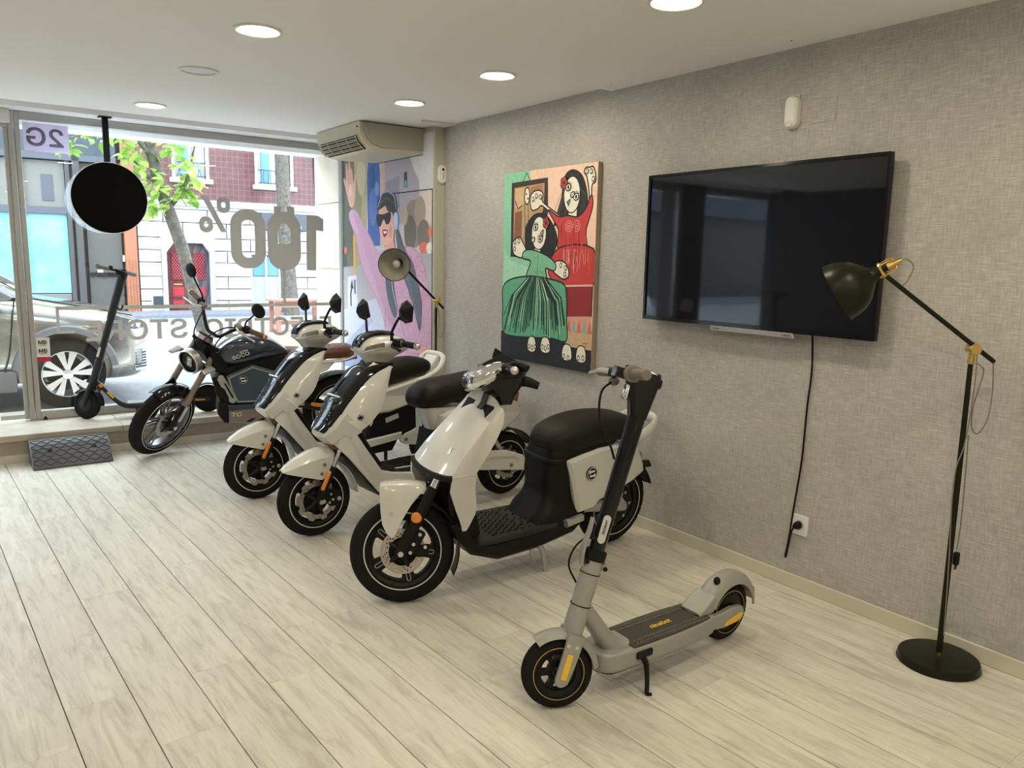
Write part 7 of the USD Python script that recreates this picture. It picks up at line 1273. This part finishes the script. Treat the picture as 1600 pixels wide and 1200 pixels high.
arches = sum((manifold3d.Manifold.cylinder(0.34, 0.395, 0.395, 48).rotate((90, 0, 0)).translate((x + co[0], y, 0.355 + co[2])) for x in (0.885, -1.78) for y in (-0.60, 0.94)), manifold3d.Manifold())
try:
    bm = mani(body); bm = bm - arches if not bm.is_empty() else None
except Exception: bm = None
if bm is None or bm.is_empty(): print("car body boolean failed"); bmesh = body
else: me = bm.to_mesh(); bmesh = G().add(me.vert_properties[:, :3], me.tri_verts)
obj(cr, "body", bmesh, CARP, smooth=40)
green = G().loft(lofts([np.array(secz(z, a, b, h, 5, 36)) for z, a, b, h in ((1.06, -2.45, 0.70, 0.85), (1.15, -2.45, 0.56, 0.84), (1.32, -2.38, 0.26, 0.79), (1.48, -2.25, -0.05, 0.72), (1.56, -2.15, -0.28, 0.66))], 3)).move(co); obj(cr, "windows", green, CARG, smooth=50)
obj(cr, "roof", G().loft(lofts([np.array(secz(z, a, b, h, 5, 36)) for z, a, b, h in ((1.53, -2.22, -0.18, 0.70), (1.58, -2.16, -0.30, 0.67), (1.62, -1.9, -0.6, 0.5))], 3)).move(co), CARP, smooth=50)
for s in (-1, 1):
    obj(cr, "windscreen_pillar", G().tube([(0.64, s * 0.80, 1.10), (0.28, s * 0.775, 1.32), (-0.06, s * 0.715, 1.49), (-0.3, s * 0.66, 1.575)], 0.034, 8, 4).move(co), CARP)
    obj(cr, "door_pillar", G().tube([(-0.72, s * 0.862, 1.08), (-0.78, s * 0.745, 1.50)], 0.04, 8).move(co), CARG)
    mr = obj(cr, "door_mirror", G().hull([(0.42, s * 0.98, 1.06), (0.42, s * 0.98, 1.16), (0.30, s * 1.0, 1.05), (0.30, s * 1.0, 1.17), (0.45, s * 1.12, 1.08), (0.31, s * 1.14, 1.17), (0.31, s * 1.14, 1.07)], 0.02).tube([(0.35, s * 0.90, 1.08), (0.36, s * 1.0, 1.09)], 0.03, 8).move(co), CLAD)
    for x, y in ((0.885, s), (-1.78, s)):
        a = np.linspace(0.12, math.pi - 0.12, 18); g = G().loft([[(x + r * math.cos(q), s * yy, 0.355 + r * math.sin(q)) for r, yy in ((0.385, 0.86), (0.385, 0.928), (0.44, 0.925), (0.455, 0.90), (0.455, 0.80))] for q in a]).move(co); obj(cr, "arch_cladding", g, CLAD)
        wl = sub(cr, "wheel"); o = A_(x, s * 0.83, 0.345) + co
        obj(wl, "tyre", tyre(0.34, 0.21, 0.222, o, 100), RB)
        obj(wl, "rim", G().lathe([(0.222, -s * -0.02), (0.226, s * 0.095), (0.212, s * 0.098), (0.205, s * 0.06), (0.20, -s * 0.08)], o, Y, 60), ALLOY)
        g = G()
        for k in range(5):
            for d in (-0.26, 0.26):
                t0 = k * 2 * math.pi / 5 + 0.3; p0 = o + A_(math.cos(t0) * 0.045, s * 0.085, math.sin(t0) * 0.045); p1 = o + A_(math.cos(t0 + d) * 0.208, s * 0.088, math.sin(t0 + d) * 0.208); p0 = o + A_(math.cos(t0 + d * 0.55) * 0.045, s * 0.085, math.sin(t0 + d * 0.55) * 0.045)
                g.loft([[p + w * unit(np.cross(p1 - p0, Y)) * hw_2 + A_(0, s * yy, 0) for w, yy in ((-1, 0), (1, 0), (0.7, -0.03), (-0.7, -0.03))] for p, hw_2 in ((p0, 0.013), (p1, 0.034))])
        obj(wl, "spokes", g.lathe([(0, s * 0.092), (0.05, s * 0.090), (0.062, s * 0.08), (0.062, s * 0.03)], o, Y, 30), ALLOY)
        g = G()
        for k in range(5): t0 = k * 2 * math.pi / 5 + 0.3 + 0.63; g.cyl(o + A_(math.cos(t0) * 0.056, s * 0.075, math.sin(t0) * 0.056), o + A_(math.cos(t0) * 0.056, s * 0.094, math.sin(t0) * 0.056), 0.012, n=10)
        obj(wl, "wheel_bolts", g, BM); obj(wl, "brake_drum", G().lathe([(0, s * 0.0), (0.16, s * 0.0), (0.17, -s * 0.04), (0, -s * 0.05)], o, Y, 36), BM)
    obj(cr, "sill_cladding", G().rbox((-0.45, s * 0.905, 0.30), (1.85, 0.05, 0.20), 0.02).move(co), CLAD)
    hl = obj(cr, "headlight", G().hull([(1.28, s * 0.862, 0.90), (1.30, s * 0.868, 0.80), (1.49, s * 0.80, 0.83), (1.585, s * 0.70, 0.80), (1.60, s * 0.66, 0.75), (1.53, s * 0.77, 0.755), (1.42, s * 0.835, 0.765)], 0.012).move(co), mat(f"headlight_smoke_{s + 1}", (0.12, 0.13, 0.14), 0.06, 0.6, coat=1.0))
    for x, z in ((1.47, 0.80), (1.54, 0.785)): obj(hl, "lamp_lens", G().lathe([(0, 0.02), (0.03, 0.014), (0.036, 0.0), (0.03, -0.02)], A_(x, s * (0.825 - (x - 1.47) * 0.9), z) + co, unit(A_(0.7, s * 0.7, 0)), 20), CH)
    obj(cr, "fog_recess", G().hull([(1.46, s * 0.815, 0.60), (1.60, s * 0.70, 0.58), (1.605, s * 0.69, 0.32), (1.50, s * 0.79, 0.33)], 0.008).move(co), LG)
    for k in range(6): obj(cr, "bumper_slat", G().tube([(1.50, s * 0.802, 0.36 + k * 0.028), (1.615, s * 0.690, 0.36 + k * 0.028)], 0.009, 6).move(co), BM)
    obj(cr, "fog_lamp", G().hull([(1.50, s * 0.80, 0.55), (1.585, s * 0.725, 0.545), (1.59, s * 0.725, 0.575)], 0.014).move(co), CH)
obj(cr, "grille", G().rbox((1.635, 0, 0.66), (0.04, 0.9, 0.13), 0.02).move(co), BM); obj(cr, "lower_grille", G().rbox((1.62, 0, 0.40), (0.05, 1.0, 0.12), 0.02).move(co), BM)
obj(cr, "door_seam", G().tube([(0.50, -0.906, 1.06), (0.47, -0.925, 0.85), (0.43, -0.925, 0.55), (0.36, -0.918, 0.32)], 0.006, 6, 4).move(co), BM)
obj(cr, "bonnet_seam", G().tube([(1.50, -0.74, 0.875), (1.15, -0.80, 0.958), (0.8, -0.81, 1.025), (0.55, -0.80, 1.078)], 0.006, 6, 4).move(co), BM)
for y in (-0.4, 0.4): obj(cr, "wiper", G().tube([(0.66, y, 1.145), (0.58, y + 0.35, 1.175)], 0.010, 6).move(co), BM)

# terrace furniture across the road
WOODT = mat("terrace_wood", (0.30, 0.13, 0.09), 0.6, var=(8, (0.40, 0.20, 0.14)))
bn = thing("terrace_table", "reddish wooden terrace table standing by the thick tree trunk", "table", (5.95, 15.9, 0))
obj(bn, "table_top", G().rbox((0, 0, 0.585), (1.14, 0.5, 0.045), 0.008), WOODT)
for x in (-0.47, 0.47):
    for y in (-0.2, 0.2): obj(bn, "leg", G().rbox((x, y, 0.25), (0.09, 0.07, 0.64), 0.008), WOODT)
obj(bn, "apron_board", G().rbox((0, -0.2, 0.50), (0.9, 0.03, 0.11), 0.006), WOODT); obj(bn, "foot_rail", G().rbox((0, 0.2, 0.1), (0.9, 0.04, 0.08), 0.006), WOODT)
dk_ = thing("terrace_deck", "low reddish boarded terrace platform beside the road", "decking", (5.1, 12.3, 0))
for k in range(12): obj(dk_, "board", G().rbox((0, -1.5 + k * 0.22, 0.16), (2.2, 0.205, 0.03), 0.006), WOODT)
obj(dk_, "bearer", G().rbox((-1.0, -0.3, 0.06), (0.1, 2.6, 0.18), 0.006).rbox((1.0, -0.3, 0.06), (0.1, 2.6, 0.18), 0.006), WOODT)
